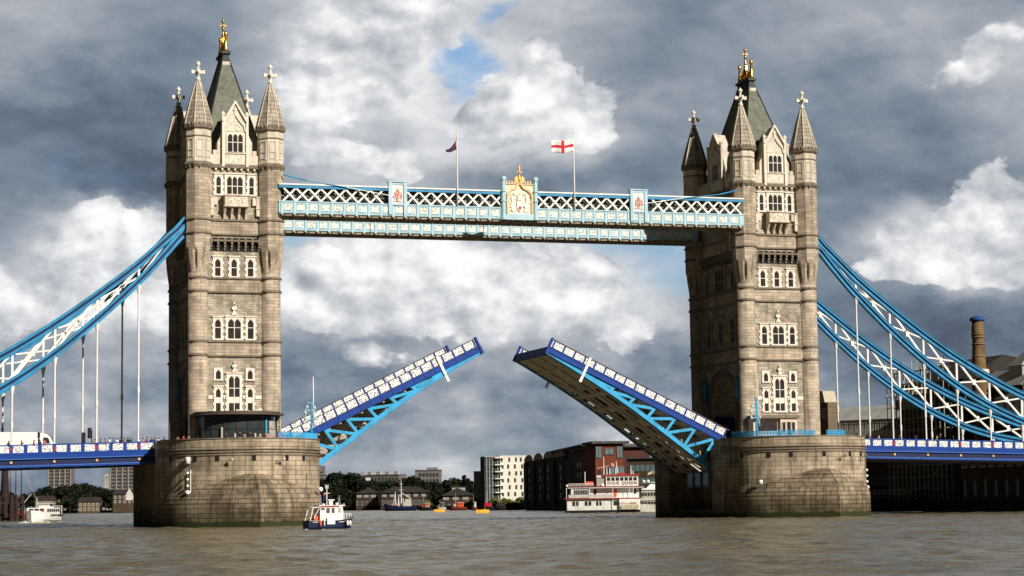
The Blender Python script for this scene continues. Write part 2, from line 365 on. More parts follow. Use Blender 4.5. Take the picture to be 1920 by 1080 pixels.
K['soffit'] = pmat('soffit paint', (.30,.26,.19), .8, var=.3, vs=.7)
K['deckgrey'] = pmat('grey-beige deck paint', (.62,.58,.49), .7, var=.2, vs=.5, grime=.3)
K['steel'] = pmat('grey primer steelwork', (.38,.36,.31), .65, var=.3, vs=.8, grime=.5)
K['asphalt'] = pmat('asphalt', (.05,.05,.05), .9)
K['red'] = pmat('red paint', (.42,.02,.04), .45, var=.1)
K['glazing'] = pmat('cafe glazing', (.035,.045,.045), .08, var=.3, vs=.6, spec=.8)
K['bronze'] = pmat('brown metal roof', (.085,.060,.052), .5, var=.2)
K['cream'] = pmat('cream render', (.50,.45,.33), .7, var=.1, streak=.3)
K['black'] = pmat('black paint', (.012,.012,.014), .45)
K['skin'] = pmat('skin', (.42,.24,.17), .6)

# ------------------------------------------------------------------ structure: water, bank
def build_water():
    # fine chop where it is near, coarse sheets beyond
    gx = np.concatenate([np.linspace(-6000, -160, 14)[:-1], np.linspace(-160, -75, 90)[:-1], np.linspace(-75, 150, 700), np.linspace(150, 190, 40)[1:], np.linspace(190, 6000, 14)[1:]])
    gy = np.concatenate([np.linspace(-1500, -245, 6)[:-1], np.linspace(-245, 60, 760), np.linspace(60, 500, 260)[1:], np.linspace(500, 6000, 12)[1:]])
    X, Y = np.meshgrid(gx, gy); Z = np.zeros_like(X)
    r = np.random.default_rng(3)
    for i in range(64):
        lam = 10 ** r.uniform(.02, .95); th = r.normal(1.25, .75); ph = r.uniform(0, 6.28); k = 2*PI/lam
        a = .0055 * lam ** .60
        s = np.sin((X*math.cos(th) + Y*math.sin(th))*k + ph + .6*np.sin(X*.05*r.uniform(.5,1.5)+i) + .6*np.sin(Y*.06*r.uniform(.5,1.5)))
        Z += a * (s + .25*np.cos(2*s))
    fade = np.clip((X+160)/20, 0, 1)*np.clip((190-X)/20, 0, 1)*np.clip((Y+245)/10, 0, 1)*np.clip((500-Y)/120, 0, 1)
    Z *= fade * 1.0
    ny, nx = X.shape
    vs = np.stack([X, Y, Z], -1).reshape(-1, 3)
    me = bpy.data.meshes.new('water'); me.vertices.add(len(vs)); me.vertices.foreach_set('co', vs.ravel())
    i = np.arange(ny*nx).reshape(ny, nx); q = np.stack([i[:-1,:-1], i[:-1,1:], i[1:,1:], i[1:,:-1]], -1).reshape(-1, 4)
    me.loops.add(q.size); me.loops.foreach_set('vertex_index', q.ravel().astype(np.int32))
    me.polygons.add(len(q)); me.polygons.foreach_set('loop_start', np.arange(0, q.size, 4, dtype=np.int32)); me.polygons.foreach_set('loop_total', np.full(len(q), 4, dtype=np.int32))
    me.polygons.foreach_set('use_smooth', np.ones(len(q), dtype=bool)); me.update(calc_edges=True)
    o = bpy.data.objects.new('water', me); COL.objects.link(o); tag(o, kind='structure')
    m = bpy.data.materials.new('river water'); m.use_nodes = True; t = m.node_tree; ns = t.nodes; lk = t.links.new
    b = ns['Principled BSDF']; b.inputs['Roughness'].default_value = .22; b.inputs['IOR'].default_value = 1.33; b.inputs['Specular IOR Level'].default_value = .5
    g = ns.new('ShaderNodeNewGeometry')
    def noise(sc, s3, det=5):
        mp = ns.new('ShaderNodeMapping'); mp.inputs['Scale'].default_value = s3; mp.inputs['Rotation'].default_value = (0,0,.3); lk(g.outputs['Position'], mp.inputs[0])
        n = ns.new('ShaderNodeTexNoise'); n.inputs['Scale'].default_value = sc; n.inputs['Detail'].default_value = det; lk(mp.outputs[0], n.inputs['Vector']); return n.outputs[0]
    mx = ns.new('ShaderNodeMix'); mx.data_type = 'RGBA'; r1 = ns.new('ShaderNodeMapRange'); lk(noise(.05, (1,.35,1)), r1.inputs[0]); r1.inputs[1].default_value = .35; r1.inputs[2].default_value = .65
    lk(r1.outputs[0], mx.inputs[0]); mx.inputs[6].default_value = (.138,.110,.060,1); mx.inputs[7].default_value = (.108,.093,.058,1); lk(mx.outputs[2], b.inputs['Base Color'])
    b1 = ns.new('ShaderNodeBump'); b1.inputs['Strength'].default_value = 1; b1.inputs['Distance'].default_value = 1
    a1 = ns.new('ShaderNodeMath'); a1.operation = 'MULTIPLY'; lk(noise(2.0, (.5,1,1), 8), a1.inputs[0]); a1.inputs[1].default_value = .25
    a2 = ns.new('ShaderNodeMath'); a2.operation = 'MULTIPLY_ADD'; lk(noise(.22, (.5,1,1), 4), a2.inputs[0]); a2.inputs[1].default_value = .22; lk(a1.outputs[0], a2.inputs[2])
    pm = ns.new('ShaderNodeMapRange'); lk(noise(.035, (.5,1.6,1), 4), pm.inputs[0]); pm.inputs[1].default_value = .38; pm.inputs[2].default_value = .62; pm.inputs[3].default_value = .35; pm.inputs[4].default_value = 1.25
    a3 = ns.new('ShaderNodeMath'); a3.operation = 'MULTIPLY'; lk(a2.outputs[0], a3.inputs[0]); lk(pm.outputs[0], a3.inputs[1])
    lk(a3.outputs[0], b1.inputs['Height']); lk(b1.outputs[0], b.inputs['Normal'])
    me.materials.append(m)
build_water()

K['bank'] = pmat('bank ground', (.05,.05,.03), .95, var=.3, vs=.1)
K['quay'] = pmat('quay wall', (.05,.042,.034), .9, var=.3, vs=.2, brick=(1.2,.5,.04), tide=True)
SHORE = [(-500,1750),(0,1680),(250,1450),(640,1190),(800,1050),(1000,815),(1110,690),(1210,560)]
shore = [px_at(*p) for p in SHORE] + [(137.5, 190), (137.5, 60), (137.5, -60), (150, -400), (150, -1500)]
def build_bank():
    mb = MB(); n = len(shore)
    far = [(x*1.0 + (3500 if y < 300 else 900 + (x+600)*2), y + (0 if y < 100 else 3500)) for x, y in shore]
    vs = [(x, y, 1.6) for x, y in shore] + [(x, y, 1.6) for x, y in far]
    mb.add(vs, [(i, i+1, n+i+1, n+i) for i in range(n-1)])
    o = mb.build('river_bank', K['bank'], fixn=False); tag(o, kind='structure')
    w = MB()
    for (a, b) in zip(shore[:-1], shore[1:]):
        d = (Vector(b)-Vector(a)).normalized(); nn = Vector((d.y, -d.x))*.6
        w.hull8([(a[0],a[1],-1),(b[0],b[1],-1),(b[0]+nn.x,b[1]+nn.y,-1),(a[0]+nn.x,a[1]+nn.y,-1),(a[0],a[1],1.9),(b[0],b[1],1.9),(b[0]+nn.x,b[1]+nn.y,1.9),(a[0]+nn.x,a[1]+nn.y,1.9)])
    tag(w.build('quay_wall', K['quay']), 'long low dark quay wall along the water edge of the far river bank', 'quay wall')
build_bank()

# ------------------------------------------------------------------ piers
PZ = 11.6
def pier_outline(R=11.0, yc=12.4, n=40, tail=True):
    """plan of the pier: straight flanks, round ends; list of (x, y, u) going round from the left back"""
    pts = []
    for k in range(n+1):
        a = PI + PI*k/n; pts.append((R*math.cos(a), -yc + R*1.03*math.sin(a)))
    for k in range(n+1):
        a = PI*k/n; pts.append((R*math.cos(a), yc + R*1.03*math.sin(a)))
    return pts
def ring(mb, pts, z0, z1, out0=0, out1=0, mat=0, closed=True):
    n = len(pts); cx = lambda p, o: p
    def off(p, o):
        x, y = p; yc = max(-12.4, min(12.4, y)); dx, dy = x, y-yc
        l = math.hypot(dx, dy) or 1
        if abs(y) <= 12.4: return (x + math.copysign(o, x), y)
        return (x + dx/l*o, y + dy/l*o)
    A = [off(p, out0) for p in pts]; B = [off(p, out1) for p in pts]
    u = [0.0]
    for k in range(n): u.append(u[-1] + math.hypot(pts[(k+1) % n][0]-pts[k][0], pts[(k+1) % n][1]-pts[k][1]))
    vs = [(*a, z0) for a in A] + [(*b, z1) for b in B]; fs = []; uv = []
    for k in range(n if closed else n-1):
        k2 = (k+1) % n; fs.append((k, k2, n+k2, n+k)); h = max(abs(z1-z0), abs(out1-out0)); zb = z0 + h if z1 >= z0 else z0 - h
        uv.append([(u[k], z0), (u[k+1], z0), (u[k+1], zb), (u[k], zb)])
    mb.add(vs, fs, mat, uv, False)
def make_pier(X, inner, label):
    root = thing('stone_pier', (X, 0, 0), label, 'bridge pier', 'stone piers under the bridge towers')
    pts = pier_outline()
    mb = MB()
    loc = [(x, y) for x, y in pts]
    # notch for the opening leaf on the inner flank
    notch = []
    s = inner
    def withnotch(base):
        o = []
        for i, p in enumerate(base):
            q = base[(i+1) % len(base)]; o.append(p)
            if p[0]*s > 10.9 and q[0]*s > 10.9 and p[1]*q[1] < 0:
                d = 1 if q[1] > p[1] else -1
                o += [(11*s, -8.6*d), (5.2*s, -8.6*d), (5.2*s, 8.6*d), (11*s, 8.6*d)]
        return o
    P1 = loc; P2 = withnotch(loc)
    def wall(P, z0, z1, o0=0, o1=0): ring(mb, P, z0, z1, o0, o1)
    ring(mb, P1, -3, 1.2)
    ring(mb, P2, 1.2, PZ-1.05)
    b = len(mb.v)
    mb.v += [(x, y, 1.2) for x, y in P1]; mb.f.append(list(range(b, b+len(P1)))); mb.m.append(0); mb.uv.append(None); mb.sm.append(False)
    b = len(mb.v)
    mb.v += [(x, y, PZ-1.05) for x, y in P2]; mb.f.append(list(range(b, b+len(P2)))); mb.m.append(0); mb.uv.append(None); mb.sm.append(False)
    for v_i in range(len(mb.v)): x, y, z = mb.v[v_i]; mb.v[v_i] = (x+X, y, z)
    o = mb.build('masonry', K['granite'], root)
    # parapet and moulded bands
    pb = MB()
    front = loc[:41]; back = loc[41:]
    def strip(z0, z1, o, oi, nm, mt):
        for seg in (front, back):
            pb = MB()
            for a, c in zip(seg[:-1], seg[1:]):
                def off(p, r):
                    yc = -12.4 if p[1] < 0 else 12.4; d = Vector((p[0], p[1]-yc)); d = d.normalized()*(d.length+r); return (X+d.x, yc+d.y)
                A0, A1, B0, B1 = off(a, oi), off(a, o), off(c, oi), off(c, o)
                ua = 11*math.atan2(a[1], a[0]) if 0 else None
                pb.hull8([(*A0, z0), (*B0, z0), (*B1, z0), (*A1, z0), (*A0, z1), (*B0, z1), (*B1, z1), (*A1, z1)])
            pb.build(nm, K[mt], root)
    strip(PZ-1.1, PZ, .0, -.5, 'parapet', 'granite')
    for q in ((PZ, PZ+.12, .12, -.6), (PZ-1.42, PZ-1.28, .22, -.1), (PZ-1.8, PZ-1.62, .2, -.1), (PZ-2.15, PZ-2.0, .12, -.1)): strip(*q, 'string_course', 'trim')
    # flank copings
    for sx in (-1, 1):
        for a, c in [(-12.4, -9.6), (9.6, 12.4)]: MB().box(X+sx*10.5, X+sx*11, a, c, PZ-1.05, PZ).build('flank_wall', K['granite'], root)
    # cutwater: pointed base drawn up into the round wall in stepped courses
    for sy in (-1,):
        cw = MB(); nA = 60; e0 = 4.77; zs = [-2, 0, .9, 1.8, 2.75]
        H = 4.3; nz = 9
        zs2 = [2.75 + H*k/nz for k in range(nz+1)]
        def sec(z, extra=0.0):
            o = []
            for k in range(nA+1):
                th = -PI/2*.98 + PI*.98*k/nA
                tt = math.acos(11.33/14.4); at = abs(th)
                ex = (11.33/math.cos(tt-at)-11.33 if at < tt else 0) + 1.7*max(0, 1-at/(PI/2*.97))
                if z > 2.75:
                    q = min(1, (z-2.75)/H); cut = e0*(1-math.sqrt(max(0, 1-(q*.985)**2)))
                else: cut = 0
                r = 11.33 + ex - cut + extra
                r = max(r, 10.6)
                o.append((X + r*math.sin(th)*(11/11.33), -12.4 - r*math.cos(th)))
            return o
        rings = []
        for z in zs: rings.append((z, sec(z)))
        for a, bz in zip(zs2[:-1], zs2[1:]):
            rings.append((a+.001, sec(a, 0))); rings.append((bz-.07, sec(bz-.07, .0))); rings.append((bz-.069, sec(bz, -.02)))
        n = nA+1; vs = []; 
        for z, s_ in rings: vs += [(x, y, z) for x, y in s_]
        fs = []; uv = []
        for j in range(len(rings)-1):
            for k in range(nA):
                fs.append((j*n+k, j*n+k+1, (j+1)*n+k+1, (j+1)*n+k)); ua = 13*PI*k/nA; ub = 13*PI*(k+1)/nA
                uv.append([(ua, rings[j][0]), (ub, rings[j][0]), (ub, rings[j+1][0]), (ua, rings[j+1][0])])
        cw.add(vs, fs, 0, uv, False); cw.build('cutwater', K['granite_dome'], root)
    # scuppers
    for k, a in enumerate((-64, -41, -24.5, .5, 25, 41)):
        d = MB(); th = math.radians(a); c = Vector((X + 11.06*math.sin(th), -12.4 - 11.36*math.cos(th), 9.05)); t = Vector((math.cos(th), math.sin(th), 0)); nn = Vector((math.sin(th), -math.cos(th), 0))
        P = [c + t*i*.24 + nn*j*.06 + Vector((0,0,q*.33)) for q in (-1,1) for (i,j) in ((-1,-1),(1,-1),(1,1),(-1,1))]
        d.hull8(P); d.build('scupper', K['dark'], root)
    return root
PL = make_pier(0, 1, 'tan granite pier with stepped cutwater under the left tower')
PR_ = make_pier(82.3, -1, 'tan granite pier with stepped cutwater under the right tower')

def wall_pt(X, a, z, r=0.0):
    th = math.radians(a); return Vector((X + (11+r)*math.sin(th), -12.4 - (11.33+r)*math.cos(th), z)), Vector((math.sin(th), -math.cos(th), 0))
def nav_cluster(X, a, z, label, n=4):
    p, nn = wall_pt(X, a, z); t = Vector((nn.y*-1, nn.x, 0)); root = thing('navigation_light', p, label, 'signal light')
    fr = MB(); fr.tube([p+nn*.35+Vector((0,0,-2)), p+nn*.35+Vector((0,0,1.6))], .06)
    for q in (-1.7, 1.3): fr.tube([p+Vector((0,0,q))-nn*.1, p+nn*.5+Vector((0,0,q))], .05)
    fr.build('bracket', K['white'], root)
    for k in range(n):
        l = MB(); c = p + nn*.55 - t*.35 + Vector((0,0,1.2-.85*k)); s = .2 if k < n-1 else .33
        l.lathe([(0.02, c.z-s), (s*.8, c.z-s*.6), (s, c.z), (s*.8, c.z+s*.6), (.02, c.z+s)], 10, (c.x, c.y)); l.build('lamp_housing', K['white'], root)
    return root
nav_cluster(0, -43.5, 6.0, 'column of white signal lamps on the left pier wall')
nav_cluster(82.3, 80, 5.6, 'column of white signal lamps on the right edge of the right pier')
def bracket_lamp(X, a, z, mat, size, label, reach=.9, side=1):
    p, nn = wall_pt(X, a, z); t = Vector((-nn.y, nn.x, 0)); root = thing('floodlight', p, label, 'floodlight', 'floodlights on the piers')
    b = MB(); b.tube([p-nn*.05, p+nn*reach*.6, p+nn*reach*.9+t*side*.45+Vector((0,0,.15))], .055); b.build('bracket_arm', K['trim'], root)
    c = p+nn*reach+t*side*.7+Vector((0,0,.25)); h = MB(); h.lathe([(.02, c.z-size), (size*.8, c.z-size*.7), (size, c.z), (size*.85, c.z+size*.8), (.02, c.z+size)], 12, (c.x, c.y)); h.build('lamp_head', mat, root)
bracket_lamp(0, -17.5, 8.6, K['portland'], .2, 'small stone-grey floodlight left of centre on the left pier')
bracket_lamp(0, 16.5, 8.6, K['portland'], .2, 'small stone-grey floodlight right of centre on the left pier')
bracket_lamp(0, 53, 4.6, K['white'], .34, 'white drum lamp on bracket near the right edge of the left pier')
bracket_lamp(82.3, -43, 4.9, K['white'], .34, 'white drum lamp on bracket low on the shaded side of the right pier', side=-1)
bracket_lamp(82.3, 12, 8.5, K['trim'], .2, 'small dark floodlight on bracket below the parapet of the right pier')
bracket_lamp(82.3, 37, 8.5, K['trim'], .2, 'small dark floodlight on bracket toward the right edge of the right pier')
w = MB(); p, nn = wall_pt(0, -46, 8.9)
w.lathe([(.02, 8.4), (.34, 8.42), (.36, 9.2), (.3, 9.3), (.02, 9.32)], 10, (p.x+nn.x*.3, p.y+nn.y*.3)); tag(w.build('junction_box', K['white']), 'white round-fronted box beside the leftmost scupper of the left pier', 'box')
# pale fender boxes in the dark leaf chamber of the right pier
for k in range(3):
    b = MB(); y0 = -8.2 + k*3.1; b.box(71.0, 71.9, y0, y0+2.2, 4.6, 7.0)
    o = b.build('fender', K['midblue'], origin=(71.4, y0, 4.6)); MB().build
    f = MB().box(70.9, 71.0, y0+.25, y0+1.95, 4.9, 6.7).build('face_plate', K['pale'], o)
    tag(o, '%s of three pale-faced blue boxes in the dark right pier chamber' % ('rightmost', 'middle', 'leftmost')[k], 'fender', 'fender boxes in the right pier chamber')

# ------------------------------------------------------------------ tower
zG, zF, zE, zD, zC, zB, zA = 23.5, 25.4, 32.35, 34.2, 40.4, 42.3, 49.85
TX, TY = 5.1, 9.3
WX, WY = 5.15, 9.62            # wall planes
def octo(mb, c, ap, z0, z1, mat=0, ap1=None):
    f = 1/math.cos(PI/8); ap1 = ap1 or ap
    mb.lathe([(ap*f, z0), (ap1*f, z1)], 8, c, PI/8, mat, smooth=False)
def make_turret(root, sx, sy):
    c = (sx*TX, sy*TY)
    s = MB()
    s.lathe([(1.62, 10.4), (1.62, 12.0), (1.36, 12.2), (1.36, 35.0)], 28, c, 0, 0, True)
    f = 1/math.cos(PI/8)
    # broach from round shaft to octagon
    n = 64; prof = [(35.0, 0), (35.5, .12), (36.1, .35), (36.8, .62), (37.5, .85), (38.1, .97), (38.45, 1), (38.6, 1)]; vs = []
    def orad(a): 
        q = ((a) % (PI/4)) ; q = min(q, PI/4-q)
        return 1.70/math.cos(q)
    for z, t in prof:
        tri = max(0, min((z-35.1)/1.5, (38.5-z)/1.1, 1))
        for k in range(n):
            a = 2*PI*k/n; q = ((a - PI/8) % (PI/4)); q = min(q, PI/4-q)
            r = 1.365*(1-t) + orad(a)*t - .62*tri*max(0, 1-q/.17); vs.append((c[0]+r*math.cos(a), c[1]+r*math.sin(a), z))
    s.add(vs, [(j*n+k, j*n+(k+1) % n, (j+1)*n+(k+1) % n, (j+1)*n+k) for j in range(len(prof)-1) for k in range(n)])
    octo(s, c, 1.70, 38.6, zA+.1)
    sh = s.build('turret', K['ashlar'], root)
    u = MB(); octo(u, c, 1.72, zA+.55, 55.0)
    for k in range(8):      # blind tracery panels
        a = k*PI/4; d = Vector((math.cos(a), math.sin(a), 0)); t = Vector((-d.y, d.x, 0)); o = Vector((*c, 0)) + d*1.74
        for i in (-.42, .42): u.bar(o+t*i+Vector((0,0,50.9)), o+t*i+Vector((0,0,53.5)), .12, .10, up=d)
        for z in (51.1, 52.0, 53.5): u.bar(o-t*.42+Vector((0,0,z)), o+t*.42+Vector((0,0,z)), .10, .14, up=d)
    u.build('turret_lantern', K['portland'], sh)
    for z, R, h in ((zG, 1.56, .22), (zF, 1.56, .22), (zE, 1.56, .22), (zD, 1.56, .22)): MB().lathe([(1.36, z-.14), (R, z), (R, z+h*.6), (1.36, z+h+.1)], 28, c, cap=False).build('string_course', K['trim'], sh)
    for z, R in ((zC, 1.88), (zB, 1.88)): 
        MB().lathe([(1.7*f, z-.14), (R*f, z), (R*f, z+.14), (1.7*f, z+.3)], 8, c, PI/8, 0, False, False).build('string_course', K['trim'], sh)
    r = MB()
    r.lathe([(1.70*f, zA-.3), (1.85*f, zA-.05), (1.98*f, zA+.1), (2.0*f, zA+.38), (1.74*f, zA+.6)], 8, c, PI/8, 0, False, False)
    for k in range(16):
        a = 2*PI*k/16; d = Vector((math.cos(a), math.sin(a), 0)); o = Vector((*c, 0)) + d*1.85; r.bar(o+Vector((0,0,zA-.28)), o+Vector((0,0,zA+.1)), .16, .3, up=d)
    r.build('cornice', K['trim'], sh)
    MB().lathe([(1.72*f, 53.85), (1.8*f, 53.95), (1.74*f, 54.1)], 8, c, PI/8, 0, False, False).build('string_course', K['trim'], sh)
    r = MB()
    r.lathe([(1.72*f, 54.9), (2.0*f, 55.15), (2.03*f, 55.5), (1.85*f, 55.75)], 8, c, PI/8, 0, False, True)
    for k in range(24):
        a = 2*PI*k/24; o = Vector((c[0]+2.02*math.cos(a), c[1]+2.02*math.sin(a), 55.5)); r.bar(o, o+Vector((0,0,.34)), .22)
    r.build('spire_cornice', K['trim'], sh)
    sp = MB(); sp.lathe([(1.93*f, 55.6), (1.62*f, 57.0), (.96*f, 59.6), (.30*f, 61.9), (.18*f, 62.2)], 8, c, PI/8, 0, False)
    spo = sp.build('spire', K['spire'], sh)
    rb = MB()
    for k in range(8):
        a = PI/8+k*PI/4; d = Vector((math.cos(a), math.sin(a), 0)); o = Vector((*c, 0))
        pp = [o+d*R*f+Vector((0,0,z)) for R, z in ((1.95,55.6), (1.64,57.0), (.98,59.6), (.32,61.9))]
        for p, q in zip(pp[:-1], pp[1:]): rb.bar(p, q, .13, .13)
    rb.build('rib', K['portland'], spo)
    x = MB(); x.lathe([(.18,61.9), (.36,62.15), (.36,62.35), (.2,62.5), (.2,62.8), (.34,62.9), (.2,63.05), (.17,64.1), (.32,64.25), (.32,64.5), (.12,64.72), (.05,64.85)], 8, c, PI/8, 0, False)
    for d in ((1,0), (0,1)):
        x.box(c[0]-d[0]*.82-.13*d[1], c[0]+d[0]*.82+.13*d[1], c[1]-d[1]*.82-.13*d[0], c[1]+d[1]*.82+.13*d[0], 63.1, 63.42)
        for s_ in (-1, 1): x.box(c[0]+s_*d[0]*.78-.16, c[0]+s_*d[0]*.78+.16, c[1]+s_*d[1]*.78-.16, c[1]+s_*d[1]*.78+.16, 63.0, 63.52)
    x.box(c[0]-.3, c[0]+.3, c[1]-.3, c[1]+.3, 62.95, 63.55)
    x.build('cross_finial', K['portland_white'], sh)

def FF(u, d, z): return (u, -WY - d, z)
def FBk(u, d, z): return (-u, WY + d, z)
def FL_(u, d, z): return (-WX - d, -u, z)      # outer left face: u grows towards the camera
def FR_(u, d, z): return (WX + d, u, z)

def light_poly(u0, u1, z0, z1, pointed=True):
    w = (u1-u0)/2; m = (u0+u1)/2
    if not pointed: return [(u0,z0),(u1,z0),(u1,z1),(u0,z1)]
    h = min(w*1.3, (z1-z0)*.5)
    return [(u0,z0),(u1,z0),(u1,z1-h)] + [(m + w*math.cos(t)*1.0, z1-h + h*math.sin(t)**.9) for t in [PI/2*k/4 for k in range(1,4)]] + [(m, z1)] + [(m - w*math.cos(t), z1-h+h*math.sin(t)**.9) for t in [PI/2*k/4 for k in range(3,0,-1)]] + [(u0,z1-h)]
def make_window(F, root, u0, u1, z0, z1, n=1, transom=None, border=.3, quoin=True, hood=True, apron=False, frame='portland_white', prj=.16, sill=True):
    """dressed stone surround with teeth, mullions and pointed lights; the pane is its child"""
    m = MB(); a, b = u0, u1; iu0, iu1, iz0, iz1 = u0+border, u1-border, z0+border*.7, z1-border
    m.fb(F, a, iu0, iz0, iz1, -.1, prj); m.fb(F, iu1, b, iz0, iz1, -.1, prj)
    m.fb(F, a, b, iz1, z1, -.1, prj); m.fb(F, a-.04, b+.04, z0, iz0, -.1, prj+.06)
    if quoin:
        k = 0; z = z0+.2
        while z < z1-.5:
            if k % 2 == 0:
                m.fb(F, a-.16, a, z, z+.38, -.1, prj-.02); m.fb(F, b, b+.16, z, z+.38, -.1, prj-.02)
            z += .42; k += 1
    if hood: m.fb(F, a-.14, b+.14, z1, z1+.16, -.1, prj+.14); 
    w = (iu1-iu0)/n
    for k in range(1, n): m.fb(F, iu0+w*k-.055, iu0+w*k+.055, iz0, iz1, -.05, .13)
    if transom: m.fb(F, iu0, iu1, transom-.05, transom+.05, -.05, .125)
    for k in range(n):           # tracery heads: solid corners beside each pointed light
        x0, x1 = iu0+w*k+.02, iu0+w*(k+1)-.02; h = min(w*.6, .6); mid = (x0+x1)/2
        m.prism(F, [(x0, iz1), (x0, iz1-h), (x0+w*.16, iz1-h*.45), (mid, iz1)], 0, .11); m.prism(F, [(x1, iz1), (mid, iz1), (x1-w*.16, iz1-h*.45), (x1, iz1-h)], 0, .11)
    if apron: m.fb(F, iu0, iu1, apron[0], apron[1], 0, .10)
    o = m.build('window', K[frame], root, fixn=True)
    g = MB(); g.fb(F, iu0-.05, iu1+.05, iz0-.05, iz1+.05, -.08, .035); g.build('pane', K['glass'], o, fixn=True)
    return o
def finial(F, root, u, z, s=1.0):
    m = MB()
    m.prism(F, [(u-.42*s, z), (u+.42*s, z), (u+.18*s, z+.5*s), (u-.18*s, z+.5*s)], 0, .35); m.fb(F, u-.12*s, u+.12*s, z+.4*s, z+1.75*s, .05, .3)
    m.fb(F, u-.36*s, u+.36*s, z+.75*s, z+1.15*s, .05, .34); m.fb(F, u-.2*s, u+.2*s, z+1.25*s, z+1.5*s, .05, .3)
    m.build('carved_finial', K['portland_white'], root, fixn=True)
def make_gable(F, root, hw, front, apex=59.0, shoulder=57.2, side=False):
    """dormer gable standing on the parapet; hw half width"""
    g = MB(); d0, d1 = -1.6, .35
    g.prism(F, [(-hw, 50.0), (hw, 50.0), (hw, shoulder-.9), (0, apex), (-hw, shoulder-.9)], d0, d1)
    # stepped wings
    g.prism(F, [(-hw-.75, 50), (-hw, 50), (-hw, 55.2), (-hw-.35, 54.2), (-hw-.75, 53.4)], d0, d1-.25); g.prism(F, [(hw, 50), (hw+.75, 50), (hw+.75, 53.4), (hw+.35, 54.2), (hw, 55.2)], d0, d1-.25)
    go = g.build('gable', K['portland'], root, fixn=True)
    e = MB()
    for s in (-1, 1):
        e.fb(F, s*hw-.17, s*hw+.17, 49.9, shoulder, d1-.1, d1+.22); e.fb(F, s*hw-.26, s*hw+.26, shoulder, shoulder+.25, d1-.2, d1+.3)
        a = F(s*hw, d1+.05, shoulder-.95); b = F(0, d1+.05, apex+.1); e.bar(a, b, .55, .24, up=(0,0,1))
        e.fb(F, s*hw-.1, s*hw+.1, shoulder+.25, shoulder+.5, d1-.1, d1+.1)
    # ogee hood over the window
    q = [(-hw+.25, 54.9), (-hw+.45, 55.7), (-.55, 56.5), (0, 57.3), (.55, 56.5), (hw-.45, 55.7), (hw-.25, 54.9)]
    for a, b in zip(q[:-1], q[1:]): e.bar(F(a[0], d1+.1, a[1]), F(b[0], d1+.1, b[1]), .2, .16)
    e.fb(F, -.1, .1, 57.3, 58.4, d1, d1+.15); e.fb(F, -.28, .28, 57.9, 58.1, d1, d1+.17)
    e.fb(F, -.2, .2, apex-.1, apex+.2, d1-.3, d1+.15)
    e.fb(F, -hw, hw, 51.75, 51.95, d1-.05, d1+.16)
    e.build('gable_moulding', K['portland_white'] if front else K['portland'], go, fixn=True)
    MB().fb(F, -hw+.35, hw-.35, 50.35, 51.55, d1-.05, d1+.06).build('carved_panel', K['carving'], go, fixn=True)
    c = MB(); c.prism(F, [(-hw+.45, 54.9), (hw-.45, 54.9), (hw-.7, 55.6), (0, 56.6), (-hw+.7, 55.6)], d1-.05, d1+.05); c.build('carved_panel', K['carving'], go, fixn=True)
    def G(u, d, z): return F(u, d + d1, z)
    make_window(G, root, -1.25, 1.25, 51.85, 54.75, 3, 53.35, .2, False, False, frame='portland_white' if front else 'portland', prj=.1)
    # roof behind the gable
    r = MB(); r.prism(F, [(-hw+.1, 50.5), (hw-.1, 50.5), (hw-.05, shoulder-1.2), (0, apex-.5), (-hw+.05, shoulder-1.2)], -7.0 if front else -4.2, d0+.05)
    r.build('dormer_roof', K['slate'], root, fixn=True)
